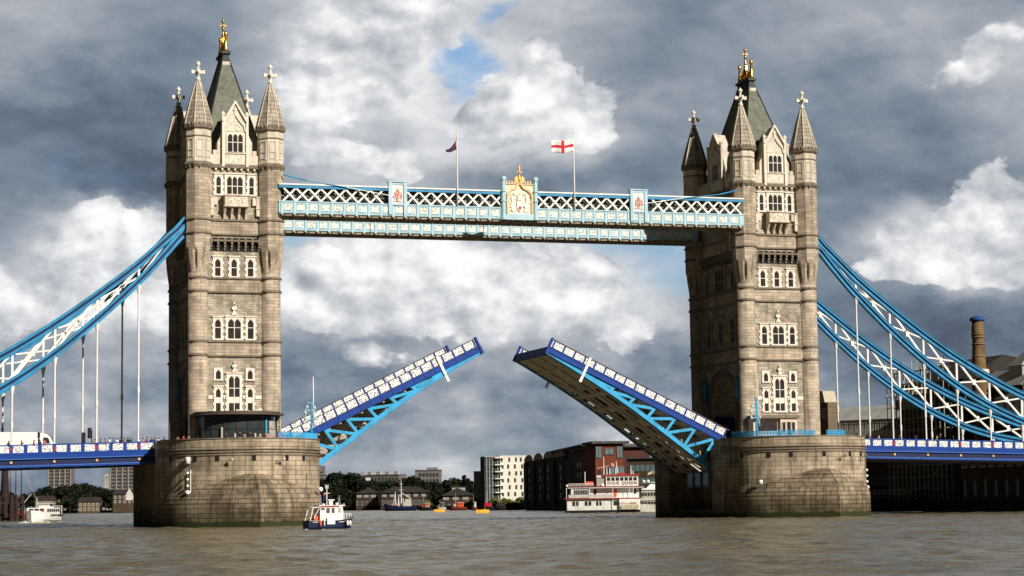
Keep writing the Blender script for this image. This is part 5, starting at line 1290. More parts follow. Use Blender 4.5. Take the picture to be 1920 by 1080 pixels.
def make_launch():
    F = boat_frame(617, 233, math.radians(6)); G = FB(F); r = thing('launch', F(0,0,0), 'white-cabined workboat with navy hull in front of the left pier', 'launch')
    hull(F, 5.4, 2.5, 1.0, 1.25, K['hullnavy'], r, n=16, bow=.38, stern=.92)
    d = MB(); d.fb(G, -2.5, 1.6, .98, 1.06, -1.12, 1.12); d.build('deck', K['steel'], r, fixn=True)
    c = MB(); a0, a1 = -1.35, 1.35
    c.prism(lambda u, q, z: F(u, q, z), [(a0, 1.0), (a1, 1.0), (a1+.02, 1.9), (a1-.12, 2.62), (a0+.05, 2.62), (a0, 1.9)], -.95, .95); co = c.build('cabin', K['white'], r, fixn=True)
    rf = MB(); rf.fb(G, a0-.12, a1+.12, 2.62, 2.72, -1.05, 1.05); rf.build('cabin_roof', K['white'], r, fixn=True)
    MB().fb(G, a0+.1, a1-.5, 2.56, 2.66, -1.08, -1.04).build('roof_stripe', K['red'], r, fixn=True)
    for (u0, u1, z0, z1) in ((-.62, -.25, 1.88, 2.4), (.0, .3, 1.88, 2.4), (-1.2, -.85, 2.22, 2.42)):
        f = MB(); f.fb(G, u0-.05, u1+.05, z0-.05, z1+.05, -.985, -.95); fo = f.build('window', K['dirtywhite'], r, fixn=True); MB().fb(G, u0, u1, z0, z1, -1.0, -.984).build('pane', K['glass'], fo, fixn=True)
    f = MB(); f.fb(G, .72, 1.12, 1.92, 2.45, -.985, -.95); f.build('window', K['steel'], r, fixn=True)
    w = MB(); w.fb(lambda u, dd, z: F(dd, u, z), -.75, .75, 1.95, 2.45, a1-.1, a1+.03); w.build('windscreen', K['glass'], r, fixn=True)
    dr = MB(); dr.fb(G, -.62, .28, .62, 1.45, -1.28, -1.2); dr.fb(G, -1.0, -.9, .5, 1.3, -1.3, -1.2); dr.build('boarding_door', K['white'], r, fixn=True)
    for u in (-2.3, .72): MB().fb(G, u, u+.62, .83, .92, -1.29, -1.25).build('name_strip', K['dirtywhite'], r, fixn=True)
    m = MB(); m.tube([F(-.25, 0, 2.7), F(-.25, 0, 4.95)], .05); m.bar(F(-.6, 0, 4.05), F(.12, 0, 4.05), .05); m.bar(F(-.4, 0, 4.75), F(-.1, 0, 4.75), .05)
    for u in (-.4, -.1): m.bar(F(u, 0, 4.55), F(u, 0, 5.0), .05)
    m.build('mast', K['white'], r, fixn=True)
    ra = MB(); ra.bar(F(-.2, -.2, 3.3), F(.65, .1, 3.3), .12, .1); ra.fb(G, -.05, .35, 2.72, 3.2, -.3, .3); ra.fb(G, .75, 1.0, 2.72, 3.0, -.3, .1); ra.fb(G, -.9, -.65, 2.72, 2.9, -.5, -.2); ra.build('radar', K['white'], r, fixn=True)
    an = MB()
    for u, z in ((-1.3, 3.7), (-1.1, 3.9), (.95, 3.6), (1.1, 3.8)): an.tube([F(u, -.6, 2.7), F(u-.08, -.6, z)], .016)
    an.build('aerial', K['white'], r)
    cloth(lambda u, v: F(-.3-.45*u, .02+.05*math.sin(u*6), 3.25+.75*v-.15*u), 6, 6, 'ensign', K['hullnavy'], r)
    MB().fb(G, -.68, -.3, 3.82, 3.98, -.03, .0).build('ensign_stripe', K['red'], r, fixn=True)
    af = MB()
    for b in (-.9, .9): af.tube([F(-2.5, b, 1.0), F(-2.15, b, 2.45), F(-1.35, b, 2.55)], .06); af.tube([F(-1.45, b, 2.4), F(-2.05, b, 1.3)], .05)
    af.tube([F(-2.15, -.9, 2.45), F(-2.15, .9, 2.45)], .06); af.build('stern_frame', K['white'], r)
    MB().fb(G, -1.9, -1.45, 1.05, 1.55, -.6, .2).build('deck_gear', K['orange'], r, fixn=True)
    fe = MB(); 
    def fender(u, mat_, nm='fender'): p = F(u, -1.38, 0); m = MB(); m.lathe([(.02, .42), (.13, .5), (.14, .9), (.05, 1.02), (.02, 1.05)], 8, (p.x, p.y)); m.build(nm, mat_, r)
    fender(-1.45, K['orange']); fender(1.7, K['white']); fender(2.0, K['white'])
    rl = MB()
    for u in (1.5, 1.85, 2.2, 2.5): rl.tube([F(u, -.8*(2.9-u)/1.4, 1.1), F(u, -.8*(2.9-u)/1.4, 1.75)], .03); rl.tube([F(u, .8*(2.9-u)/1.4, 1.1), F(u, .8*(2.9-u)/1.4, 1.75)], .03)
    rl.tube([F(1.5, -.8, 1.75), F(2.5, -.23, 1.75), F(2.5, .23, 1.75), F(1.5, .8, 1.75)], .03); rl.build('bow_rail', K['white'], r)
    MB().fb(G, 2.3, 2.75, 1.25, 1.45, -.25, .25).build('bow_fender', K['hullblack'], r, fixn=True)
    wake(F, [(-2.9, -.9, .8, .35, .16), (-1.2, -1.55, .9, .2, .12), (1.4, -1.5, .7, .2, .12), (2.9, -.6, .5, .4, .12), (-3.8, 0, 1.2, .7, .10), (-5.4, .3, .9, .4, .08), (.3, -1.7, 1.0, .2, .1), (-3.1, -1.2, .7, .4, .12)], r).build('bow_wave', K['foam'], r, fixn=True)
make_launch()

def make_cruiser():
    F = boat_frame(78, 430, math.radians(200)); G = FB(F); r = thing('river_cruiser', F(0,0,0), 'white passenger launch heading toward the viewer beside the dark piles at left', 'river cruiser')
    F2 = boat_frame(78, 430, math.radians(-112)); F = F2; G = FB(F)
    hull(F, 14, 5.0, 1.5, 2.6, K['white'], r, n=20, bow=.4, stern=.9)
    MB().fb(G, -7.0, 1.5, 1.45, 1.7, -2.55, 2.55).build('rubbing_strake', K['hullblack'], r, fixn=True)
    c = MB(); c.prism(lambda u, q, z: F(u, q, z), [(-6.0, 1.5), (3.4, 1.7), (2.9, 3.1), (-6.0, 3.1)], -2.05, 2.05); c.build('cabin', K['white'], r, fixn=True)
    for k in range(6):
        u = -5.6+1.45*k
        for s in (-1, 1): MB().fb(G, u, u+1.05, 2.25, 2.85, s*2.04, s*2.09).build('window', K['glass'], r, fixn=True)
    for k in range(3): MB().fb(lambda u, d, z: F(d, u, z), -1.6+1.1*k, -.7+1.1*k, 2.3, 2.9, 3.0, 3.12).build('window', K['glass'], r, fixn=True)
    w = MB(); w.fb(G, -4.6, -1.8, 3.1, 3.9, -1.1, 1.1); w.build('wheelhouse', K['white'], r, fixn=True); MB().fb(G, -5.0, -1.4, 3.9, 4.05, -1.4, 1.4).build('wheelhouse_roof', K['dirtywhite'], r, fixn=True)
    MB().fb(G, -4.2, -2.2, 3.35, 3.75, -1.13, 1.13).build('window', K['glass'], r, fixn=True)
    for b in (-1.2, 1.2):
        m = MB(); cc = [(3.28+.0, b+.42*math.cos(t), 2.0+.42*math.sin(t)) for t in [2*PI*k/12 for k in range(13)]]; m.tube([F(*p) for p in cc], .09); m.build('lifebuoy', K['orange'], r)
    MB().tube([F(3.0, 0, 2.9), F(3.0, 0, 5.2)], .05).build('mast', K['white'], r)
    rl = MB()
    for b in (-2.2, 2.2): rl.tube([F(-6.8, b, 1.5), F(-6.8, b, 3.4), F(-6.0, b, 3.4)], .07)
    rl.tube([F(-6.8, -2.2, 3.4), F(-6.8, 2.2, 3.4)], .07); rl.build('stern_frame', K['white'], r)
    wake(F, [(6.6, -1.4, 1.2, 1.6, .45), (6.8, 1.6, 1.2, 1.6, .45), (4.4, -2.8, 1.8, .8, .3), (4.4, 2.8, 1.8, .8, .3), (-1.5, 3.3, 4, .6, .2), (-8, 0, 3, 2.5, .25)], r).build('bow_wave', K['foam'], r, fixn=True)
make_cruiser()

def make_piles():
    base = px_at(15, 505); r = thing('mooring_dolphin', (base[0], base[1], -1), 'cluster of dark red-brown timber piles at the left edge of the river', 'mooring dolphin')
    pp = [(-2, 508), (10, 510), (22, 500), (31, 512), (41, 506)]
    for k, (px, d) in enumerate(pp):
        x, y = px_at(px, d); m = MB(); m.lathe([(.62, -1), (.55, 6.2-.4*(k % 2)), (.0, 6.4)], 10, (x, y), 0, 0, False); m.build('pile', K['wood'], r)
    m = MB(); a = px_at(-4, 503); b = px_at(44, 505)
    for z in (1.5, 4.4): m.bar((a[0], a[1], z), (b[0], b[1], z), .4, .35)
    m.build('waling', K['wood'], r)
    x, y = px_at(9, 515); 
    c = thing('beacon_column', (x, y, 0), 'tall dark tapered column behind the piles at far left', 'column')
    MB().lathe([(1.15, 0), (1.1, 5), (.75, 13.6), (.75, 13.9), (.2, 14.0)], 12, (x, y)).build('shaft', K['wood'], c)
    # lightship-like moored barge with masts behind them
    F = boat_frame(36, 560, math.radians(20)); q = thing('sailing_barge', F(0,0,0), 'dark red-hulled sailing barge with tall bare masts behind the piles at left', 'sailing barge')
    hull(F, 15, 4, 1.4, 2.1, K['hullred'], q)
    for a_, h in ((-2.6, 13), (-1.0, 14.6), (.6, 15)):
        MB().tube([F(a_, 0, 1.2), F(a_, 0, h)], (.22, .09)).build('mast', K['wood'], q)
    s_ = MB(); s_.tube([F(-.9, 0, 2.0), F(3.5, 0, 7)], .1); s_.tube([F(.7, 0, 14), F(6.6, 0, 2)], .04); s_.tube([F(-2.6, 0, 12.6), F(-6.6, 0, 1.6)], .04); s_.tube([F(-1, 0, 14.4), F(.6, 0, 14.8)], .05); s_.build('rigging', K['dirtywhite'], q)
    w = MB(); w.fb(FB(F), -5.5, -3.2, 1.4, 3.0, -1.2, 1.2); w.build('wheelhouse', K['dirtywhite'], q, fixn=True)
    MB().fb(FB(F), -.5, 2.8, 1.6, 2.4, -1, 1).build('hatch', K['orange'], q, fixn=True)
make_piles()

def buoy(px, y, w_px, label):
    d = CZ*FPX/(y-hz(px)); w = w_px*d/FPX; F = boat_frame(px, d, -.2975); G = FB(F); r = thing('mooring_buoy', F(0,0,0), label, 'buoy', 'yellow mooring buoys')
    m = MB(); h = w*.13
    m.v = []; 
    b = MB(); b.lathe([(h*1.3, -w/2), (h*1.5, -w/2+.2), (h*1.5, w/2-.2), (h*1.3, w/2)], 16); b.v = [tuple(F(z, x, y_+h*.8)) for x, y_, z in b.v]; b.build('drum', K['yellow'], r, fixn=True)
    f = MB()
    for z in (-w*.46, -w*.2, w*.2, w*.46): 
        q = MB(); q.lathe([(h*1.58, z-.12), (h*1.58, z+.12)], 16); f.add([tuple(F(zz, x, y_+h*.8)) for x, y_, zz in q.v], q.f)
    f.build('band', K['ochre'], r, fixn=True)
    MB().fb(G, -w*.48, w*.48, h*2.2, h*2.4, -h*.4, h*.4).build('walkway_strip', K['yellow'], r, fixn=True)
    MB().tube([F(w*.15, 0, h*2.3), F(w*.15, 0, h*3.4)], .08).build('ring_post', K['yellow'], r)
buoy(824, 961.5, 20, 'smaller yellow drum mooring buoy, left one of the two')
buoy(905, 963.5, 25, 'larger yellow drum mooring buoy, right one of the two')

def make_paddle_boat():
    F = boat_frame(1132, 492, math.radians(-17.4+0)); G = FB(F)
    r = thing('paddle_boat', F(0,0,0), 'white and red multi-deck paddle-style party boat moored left of the right pier', 'passenger boat')
    S = 492/FPX       # metres per pixel
    def X(px): return (px-1132)*S
    def Z(y): return CZ + (hz(1132)-y)*S
    b0, b1 = -3.6, 4.4
    m = MB(); m.prism(lambda u, q, z: F(u, q, z), [(X(1062), -.4), (X(1197), -.4), (X(1199), .75), (X(1060), .75)], b0, b1); m.build('hull', K['hullblack'], r, fixn=True)
    m = MB(); m.fb(G, X(1063), X(1160), .75, Z(935), b0+.15, b1-.2); m.build('lower_deckhouse', K['shipwhite'], r, fixn=True)
    m = MB(); m.fb(G, X(1160), X(1198), .75, Z(934), b0-.35, b1-.2); m.build('bow_housing', K['white'], r, fixn=True)
    m = MB(); m.fb(G, X(1058), X(1200), Z(935.6), Z(934.2), b0-.5, b1); m.build('deck_edge', K['shipred'], r, fixn=True)
    m = MB(); m.fb(G, X(1070), X(1105), Z(934), Z(917.5), b0, b1-.4); m.build('saloon', K['shipwhite'], r, fixn=True)
    m = MB(); m.fb(G, X(1105), X(1197), Z(934), Z(915), b0+1.2, b1-.6); m.build('upper_deckhouse', K['white'], r, fixn=True)
    m = MB(); m.fb(G, X(1064), X(1206), Z(913.6), Z(912.6), b0-.4, b1); m.build('deck_edge', K['shipred'], r, fixn=True)
    m = MB(); m.fb(G, X(1064), X(1206), Z(915.6), Z(914.6), b0-.35, b1-.05); m.build('deck_fascia', K['white'], r, fixn=True)
    m = MB(); m.fb(G, X(1136), X(1196), Z(912.5), Z(893.5), b0+.8, b1-1.2); m.build('wheelhouse', K['white'], r, fixn=True)
    m = MB(); m.fb(G, X(1119), X(1136), Z(912.5), Z(896), b0+1.3, b1-1.5); m.build('stair_housing', K['steel'], r, fixn=True)
    MB().fb(G, X(1119), X(1127), Z(896), Z(892.5), b0+1.1, b1-1.5).build('locker', K['white'], r, fixn=True)
    m = MB(); m.fb(G, X(1134), X(1199), Z(893.5), Z(890.5), b0+.5, b1-1.0); m.fb(G, X(1160), X(1172), Z(890.5), Z(887.5), b0+1.5, b1-2); m.build('wheelhouse_roof', K['shipred'], r, fixn=True)
    for k in range(7): u = 1138+8.2*k; MB().fb(G, X(u), X(u+6), Z(902.5), Z(896.2), b0+.74, b0+.81).build('window', K['glass'], r, fixn=True)
    for k in range(8): u = 1076+3.3*k; MB().fb(G, X(u), X(u+2.4), Z(928), Z(919), b0-.06, b0+.01).build('window', K['glass'], r, fixn=True)
    for (u, w_) in ((1073,5), (1080,4), (1096,5), (1103,5), (1117,4), (1123,4), (1149,7)): MB().fb(G, X(u), X(u+w_), Z(948), Z(940), b0+.08, b0+.16).build('window', K['glass'], r, fixn=True)
    for (u, w_) in ((1113,5), (1187,4.5)): MB().fb(G, X(u), X(u+w_), Z(927), Z(918), b0+1.1, b0+1.21).build('window', K['glass'], r, fixn=True)
    MB().fb(G, X(1150.5), X(1155.5), Z(932), Z(918), b0+1.1, b0+1.21).build('door', K['orange'], r, fixn=True)
    MB().fb(G, X(1179), X(1190), Z(945), Z(943), b0-.45, b0-.34).fb(G, X(1163), X(1170), Z(942.5), Z(941.5), b0-.45, b0-.34).build('red_panel', K['red'], r, fixn=True)
    g = MB()
    for y in (942, 950, 955): g.fb(G, X(1163), X(1196), Z(y)-.05, Z(y)+.05, b0-.9, b0-.8)
    for k in range(9): u = 1163+4*k; g.fb(G, X(u)-.05, X(u)+.05, Z(955), Z(942), b0-.9, b0-.8)
    g.build('gangway_frame', K['creamstone'], r, fixn=True)
    d = MB(); d.fb(G, X(1164), X(1195), Z(954), Z(947), b0-.8, b0-.4); d.build('balustrade', K['cream'], r, fixn=True)
    rl = MB()
    for k in range(18): u = 1068+2.6*k; rl.tube([F(X(u), b0, Z(912)), F(X(u), b0, Z(907.5))], .05, 4)
    rl.tube([F(X(1066), b0, Z(907.5)), F(X(1113), b0, Z(907.5))], .06, 4); rl.tube([F(X(1066), b0, Z(910)), F(X(1113), b0, Z(910))], .04, 4); rl.build('deck_rail', K['white'], r)
    rl = MB(); rl.fb(G, X(1066), X(1150), Z(933.5), Z(927.5), b0-.4, b0-.34); rl.build('bulwark', K['dirtywhite'], r, fixn=True)
    po = MB()
    for u in (1058+4, 1072, 1105, 1148, 1178, 1186): po.tube([F(X(u), b0-.3, Z(934)), F(X(u), b0-.3, Z(915))], .08, 5)
    for u in (1148, 1160): po.tube([F(X(u), b0-.3, .8), F(X(u), b0-.3, Z(936))], .08, 5)
    po.build('deck_post', K['white'], r)
    for u, y in ((1133.5, 857), (1139, 877), (1144, 876), (1155.5, 878), (1184, 874), (1188, 884)): MB().tube([F(X(u), 0, Z(891)), F(X(u), 0, Z(y))], (.13, .06), 6).build('mast', K['white'], r)
    MB().tube([F(X(1159), 0, Z(890)), F(X(1156.5), 0, Z(866))], (.16, .07), 6).build('mast', K['white'], r); MB().tube([F(X(1098), 0, Z(910)), F(X(1098), 0, Z(885))], .10, 6).build('mast', K['white'], r); MB().tube([F(X(1121), 0, Z(879)), F(X(1150), 0, Z(873))], .05, 5).build('yard', K['white'], r)
    b = MB(); c = F(X(1149), 0, Z(874)); b.lathe([(.02, c.z-.62), (.42, c.z-.45), (.6, c.z), (.42, c.z+.45), (.02, c.z+.62)], 14, (c.x, c.y)); b.build('red_globe', K['arms'], r)
    MB().fb(G, X(1099), X(1112), Z(909), Z(903.5), b0+.5, b0+2).build('life_raft', K['orange'], r, fixn=True)
    for u, s in ((1063.5, .35), (1129, .5), (1206, .42), (1214, .45)): c = F(X(u), b0+.4, Z(911 if u < 1200 else 905)); MB().lathe([(.02, c.z-s), (s*.8, c.z-s*.6), (s, c.z), (s*.8, c.z+s*.6), (.02, c.z+s)], 10, (c.x, c.y)).build('life_raft_canister', K['white'], r)
    # the name across the wheelhouse front, in flat letters
    cu = bpy.data.curves.new('name_lettering', 'FONT'); cu.body = 'DIXIE QUEEN'; cu.size = .95; cu.extrude = .03; cu.align_x = 'CENTER'; cu.space_character = 1.25
    to = bpy.data.objects.new('tmp_text', cu); COL.objects.link(to); dg = bpy.context.evaluated_depsgraph_get(); dg.update()
    tm = bpy.data.meshes.new_from_object(to.evaluated_get(dg)); bpy.data.objects.remove(to)
    tm.materials.clear(); tm.materials.append(K['black']); o = bpy.data.objects.new('name_lettering', tm); COL.objects.link(o); o.parent = r
    p = F(X(1166), b0+.74, Z(909.3)) - OFF[r.name]; o.location = p; o.rotation_euler = (PI/2, 0, math.radians(-17.4))
make_paddle_boat()
def make_ferry():
    F = boat_frame(1222, 500, math.radians(-17.4)); G = FB(F); r = thing('grey_ferry', F(0,0,0), 'grey and white multi-deck boat half hidden behind the right pier', 'passenger boat')
    S = 500/FPX; X = lambda px: (px-1222)*S; Z = lambda y: CZ+(hz(1222)-y)*S
    m = MB(); m.prism(lambda u, q, z: F(u, q, z), [(X(1199), -.3), (X(1260), -.3), (X(1260), 1.8), (X(1196), 2.0)], -2, 4); m.build('hull', K['dirtywhite'], r, fixn=True)
    MB().fb(G, X(1202), X(1258), 1.8, Z(918), -1.8, 3.8).build('deckhouse', K['steel'], r, fixn=True)
    MB().fb(G, X(1199), X(1259), Z(938.5), Z(934.5), -2.05, 4).build('deck_edge', K['dirtywhite'], r, fixn=True); MB().fb(G, X(1203), X(1258), Z(919), Z(916), -2.1, 4).build('deck_edge', K['white'], r, fixn=True)
    for k in range(9):
        for y in (944, 927): MB().fb(G, X(1203+5.5*k), X(1207+5.5*k), Z(y+3), Z(y-3), -1.88, -1.79).build('window', K['glass'], r, fixn=True)
    w = MB(); w.prism(lambda u, q, z: F(u, q, z), [(X(1212), Z(916)), (X(1242), Z(916)), (X(1240), Z(910)), (X(1220), Z(908))], -1, 3); w.build('upper_cover', K['white'], r, fixn=True)
    MB().fb(G, X(1221), X(1238), Z(905.5), Z(904.5), 0, 1.5).tube([F(X(1229), .5, Z(909)), F(X(1229), .5, Z(905))], .1).build('radar', K['white'], r, fixn=True)
    cloth(lambda u, v: F(X(1216+17*u), .5+.25*math.sin(u*5), Z(892 - 4*u - 9*v*(.35+.65*u)) + .12*math.sin(u*6)), 10, 6, 'signal_flag', K['cream'], r)
make_ferry()

def make_tug():
    F = boat_frame(750, 925, math.radians(160)); G = FB(F); r = thing('coaster', F(0,0,0), 'dark-hulled vessel with white masts and derricks moored at centre left', 'moored ship')
    hull(F, 14.5, 5, 1.9, 3.3, K['hullnavy'], r)
    MB().fb(G, -5.0, -1.5, 2, 4.0, -1.6, 1.6).build('deckhouse', K['dirtywhite'], r, fixn=True); MB().fb(G, -4.8, -2.4, 4.0, 5.2, -1.2, 1.2).build('wheelhouse', K['cream'], r, fixn=True)
    for a, h, w_ in ((-.6, 13.5, .22), (.6, 6.0, .35), (-1.4, 5.6, .32), (2.0, 8.3, .25)): MB().tube([F(a, 0, 2), F(a, 0, h)], (w_, w_*.5)).build('mast', K['white'], r)
    m = MB(); m.tube([F(-.6, 0, 8), F(-5, 0, 5.2)], .14); m.tube([F(2, 0, 8), F(3, 0, 3)], .1); m.bar(F(-1.4, 0, 11.8), F(.3, 0, 11.8), .12); m.bar(F(-1.6, 0, 9.2), F(.5, 0, 9.2), .12); m.build('derrick', K['white'], r)
    MB().fb(G, .9, 3.4, 2.4, 3.2, -1, 1).build('hatch', K['arms'], r, fixn=True)
make_tug()
brn = random.Random(4)
BARGES = [  # px, length px, hull, superstructure, label
 (797, 26, 'hullblack', 'arms', 'dark barge with maroon cabin just right of the masted vessel'),
 (827, 18, 'dirtywhite', 'deckgreen', 'small white boat with green canopy behind the smaller buoy'),
 (858, 34, 'hullred', 'orange', 'rust-red barge with orange funnel between the two buoys'),
 (889, 12, 'hullred', 'white', 'small tug, red below and white above, left of the larger buoy'),
 (915, 24, 'hullblack', 'red', 'black barge under a bright red tarpaulin behind the larger buoy'),
 (938, 24, 'hullblack', 'wood', 'black barge with brown cargo, first right of the red tarpaulin'),
 (965, 34, 'hullblack', 'wood', 'broad dark barge with arched cover in front of the white apartment block'),
 (1001, 30, 'hullblack', 'white', 'dark barge with white cabin below the brown apartment block'),
 (1034, 26, 'hullblack', 'dirtywhite', 'low dark barge with pale deck clutter nearest the paddle-boat')]
for i, (px, L_, hm, sm_, lab) in enumerate(BARGES):
    d = 915 - (px-790)*.62; F = boat_frame(px, d, math.radians(180-20+brn.uniform(-8, 8))); G = FB(F); L2 = L_*d/FPX
    r = thing('barge', F(0,0,0), lab, 'barge', 'barges moored along the far bank'); hull(F, L2, 4.2, 1.4, 2.1, K[hm], r, n=12)
    if sm_ == 'wood' : 
        m = MB(); m.prism(lambda u, q, z: F(u, q, z), [(-L2*.36, 1.4)] + [(-L2*.36*math.cos(t), 1.4+1.6*math.sin(t)) for t in [PI*k/8 for k in range(1, 8)]] + [(L2*.36, 1.4)], -1.7, 1.7); m.build('hold_cover', K['wood'], r, fixn=True)
    elif sm_ == 'red':
        m = MB(); m.prism(lambda u, q, z: F(u, q, z), [(-L2*.3, 1.4), (L2*.3, 1.4), (L2*.2, 3.0), (-L2*.2, 3.0)], -1.6, 1.6); m.build('tarpaulin', K['red'], r, fixn=True)
    else:
        m = MB(); m.fb(G, -L2*.32, -L2*.02, 1.4, 3.2, -1.4, 1.4); m.build('cabin', K[sm_], r, fixn=True); MB().fb(G, -L2*.34, L2*.0, 3.2, 3.4, -1.5, 1.5).build('cabin_roof', K['dirtywhite'], r, fixn=True)
        for u in (-.26, -.14): MB().fb(G, L2*u, L2*(u+.06), 2.3, 2.9, 1.39, 1.45).build('window', K['glass'], r, fixn=True)
        MB().fb(G, L2*.06, L2*.2, 1.6, 2.7, -.8, .8).build('deck_cargo', K[brn.choice(['orange', 'deckgreen', 'cream', 'arms'])], r, fixn=True)
    MB().tube([F(L2*.1, 0, 1.6), F(L2*.1, 0, brn.uniform(4.5, 8))], (.12, .05), 5).build('mast', K['dirtywhite'], r)

# ------------------------------------------------------------------ buildings on the far and right banks
def bm_(name, col, **k): K[name] = pmat(name, col, .85, **k)
bm_('brownbrick', (.080,.052,.034), var=.25, vs=.4, brick=(.9,.3,.03)); bm_('darkbrick', (.062,.043,.032), var=.3, vs=.4, brick=(.9,.3,.03)); bm_('redbrick', (.17,.042,.022), var=.15, vs=.3, brick=(.9,.3,.03), joint=.8)
bm_('dullred', (.075,.028,.020), var=.2, vs=.3); bm_('whiterender', (.66,.63,.56), var=.06, vs=.3, streak=.15); bm_('greyrender', (.16,.16,.165), var=.15, vs=.2, streak=.3); bm_('darkglass', (.030,.045,.045), var=.3, vs=.2)
bm_('tanbrick', (.20,.15,.10), var=.2, vs=.4, brick=(.9,.3,.03)); bm_('roofgrey', (.07,.07,.068), var=.25, vs=.5, streak=.4); bm_('roofbrown', (.032,.027,.025), var=.25, vs=.3); bm_('concrete', (.15,.135,.125), var=.2, vs=.15)
bm_('steelroof', (.34,.34,.33), var=.2, vs=.3, streak=.3); bm_('yellowbrick', (.14,.095,.05), var=.2, vs=.4, brick=(.9,.3,.03)); bm_('bluecap', (.02,.07,.24)); bm_('whitetrim', (.62,.60,.55), var=.1)
K['midglass'] = pmat('window glass', (.035,.042,.045), .2, var=.4, vs=.3, spec=.7); K['glasspane'] = pmat('distant window glass', (.02,.025,.028), .2, spec=.6); K['paleglass'] = pmat('pale reflecting glass', (.12,.18,.19), .25, spec=.7)
class Bld:
    """a building whose long face runs from p0 to p1 and which stands back from the camera side"""
    def __init__(s, name, label, p0, p1, depth, z0=1.4, cat='building', group=None):
        a = Vector(p0); b = Vector(p1); s.L = (b-a).length; t = (b-a)/s.L; n = Vector((t.y, -t.x))
        if n.dot(Vector((CX, CY))-a) < 0: n = -n
        s.a, s.t, s.n, s.z0, s.depth = a, t, n, z0, depth
        s.r = thing(name, (a.x, a.y, z0), label, cat, group)
    def F(s, u, d, z): p = s.a + s.t*u + s.n*d; return (p.x, p.y, z)
    def S(s, u, d, z):       # the end face at u = 0, u runs back from the corner
        p = s.a - s.t*d - s.n*u; return (p.x, p.y, z)
    def E(s, u, d, z): p = s.a + s.t*(s.L+d) - s.n*u; return (p.x, p.y, z)
    def wall(s, mat_, u0=0, u1=None, z0=None, z1=10, d0=None, d1=0, name='wall'):
        u1 = s.L if u1 is None else u1; z0 = s.z0-1 if z0 is None else z0; d0 = -s.depth if d0 is None else d0
        return MB().fb(s.F, u0, u1, z0, z1, d0, d1).build(name, K[mat_], s.r, fixn=True)
    def wins(s, face, us, zs, w, h, pane='midglass', frame=None, arched=False):
        F = {'F': s.F, 'S': s.S, 'E': s.E}[face]; first = None
        for z in zs:
            for u in us:
                if first is None:
                    m = MB(); 
                    if arched: m.prism(F, [(u-w/2, z), (u+w/2, z), (u+w/2, z+h*.75), (u+w*.25, z+h*.95), (u, z+h), (u-w*.25, z+h*.95), (u-w/2, z+h*.75)], -.05, .06)
                    else: m.fb(F, u-w/2, u+w/2, z, z+h, -.05, .06)
                    first = m.build('window', K[pane], s.r, fixn=True); f0 = None
                    if frame:
                        q = MB(); q.fb(F, u-w/2-.18, u+w/2+.18, z+h, z+h+.22, -.05, .12); q.fb(F, u-w/2-.18, u+w/2+.18, z-.22, z, -.05, .14)
                        q.fb(F, u-w/2-.18, u-w/2, z, z+h, -.05, .10); q.fb(F, u+w/2, u+w/2+.18, z, z+h, -.05, .10); q.fb(F, u-.05, u+.05, z, z+h, .06, .09)
                        f0 = q.build('window_frame', K[frame], first, fixn=True)
                    o0 = Vector(F(u, 0, z))
                else:
                    c = first.copy(); COL.objects.link(c); dv = Vector(F(u, 0, z)) - o0; c.location = first.location + dv; OFF[c.name] = OFF[first.name]
                    if f0: g = f0.copy(); COL.objects.link(g); g.parent = c
    def roof_hip(s, mat_, z, h, over=.5, inset=None, hipped=True):
        i = inset if inset is not None else s.depth/2; m = MB(); o = over
        P = [s.F(-o, o, z), s.F(s.L+o, o, z), s.F(s.L+o, -s.depth-o, z), s.F(-o, -s.depth-o, z)]
        k = i if hipped else 0
        R = [s.F(k, -s.depth/2, z+h), s.F(s.L-k, -s.depth/2, z+h)]
        m.add(P+R, [(3,2,1,0), (0,1,5,4), (1,2,5), (2,3,4,5), (3,0,4)]); return m.build('roof', K[mat_], s.r, fixn=True)
    def roof_flat(s, mat_, z, t=.5, over=.2, u0=0, u1=None):
        return MB().fb(s.F, u0-over, (s.L if u1 is None else u1)+over, z, z+t, -s.depth-over, over).build('roof', K[mat_], s.r, fixn=True)
lin = lambda a, b, n: [a+(b-a)*k/(n-1) for k in range(n)]
def zz(px, y, d): return z_at(px, y, d)

bm_('ribstone', (.27,.24,.22), var=.1)
# left: two tower blocks and low houses among the trees
for (pa, pb, top, d, lab) in ((89, 132, 868, 1750, 'left one of two pale concrete tower blocks above the trees at left'), (205, 252, 866, 1700, 'right one of two pale concrete tower blocks, partly behind the left pier')):
    b = Bld('tower_block', lab, px_at(pa, d), px_at(pb, d), 16, cat='tower block', group='tower blocks at left'); H = zz(pa, top, d)
    b.wall('concrete', z1=H); b.roof_flat('greyrender', H, .8)
    for k in range(5): MB().fb(b.F, b.L*(.02+.24*k), b.L*(.02+.24*k)+.9, 2, H, 0, .9).build('pier_rib', K['ribstone'], b.r, fixn=True)
    b.wins('F', [b.L*(.14+.24*k) for k in range(4)], [8+2.9*k for k in range(int((H-10)/2.9))], b.L*.15, 1.4)
b = Bld('round_tower', 'pale small tower just left of the right tower block at left', px_at(195, 1800), px_at(204, 1800), 4, cat='tower'); H = zz(200, 895, 1800); b.wall('steelroof', z1=H); b.roof_hip('steelroof', H, 3)
b = Bld('distant_tower', 'grey slatted tower block showing right beside the left pier edge', px_at(592, 1700), px_at(607, 1700), 14, cat='tower block'); H = zz(600, 876, 1700); b.wall('concrete', z1=H); b.roof_flat('greyrender', H); b.wins('F', [b.L*.5], [6+2.6*k for k in range(int((H-8)/2.6))], b.L*.9, .9)
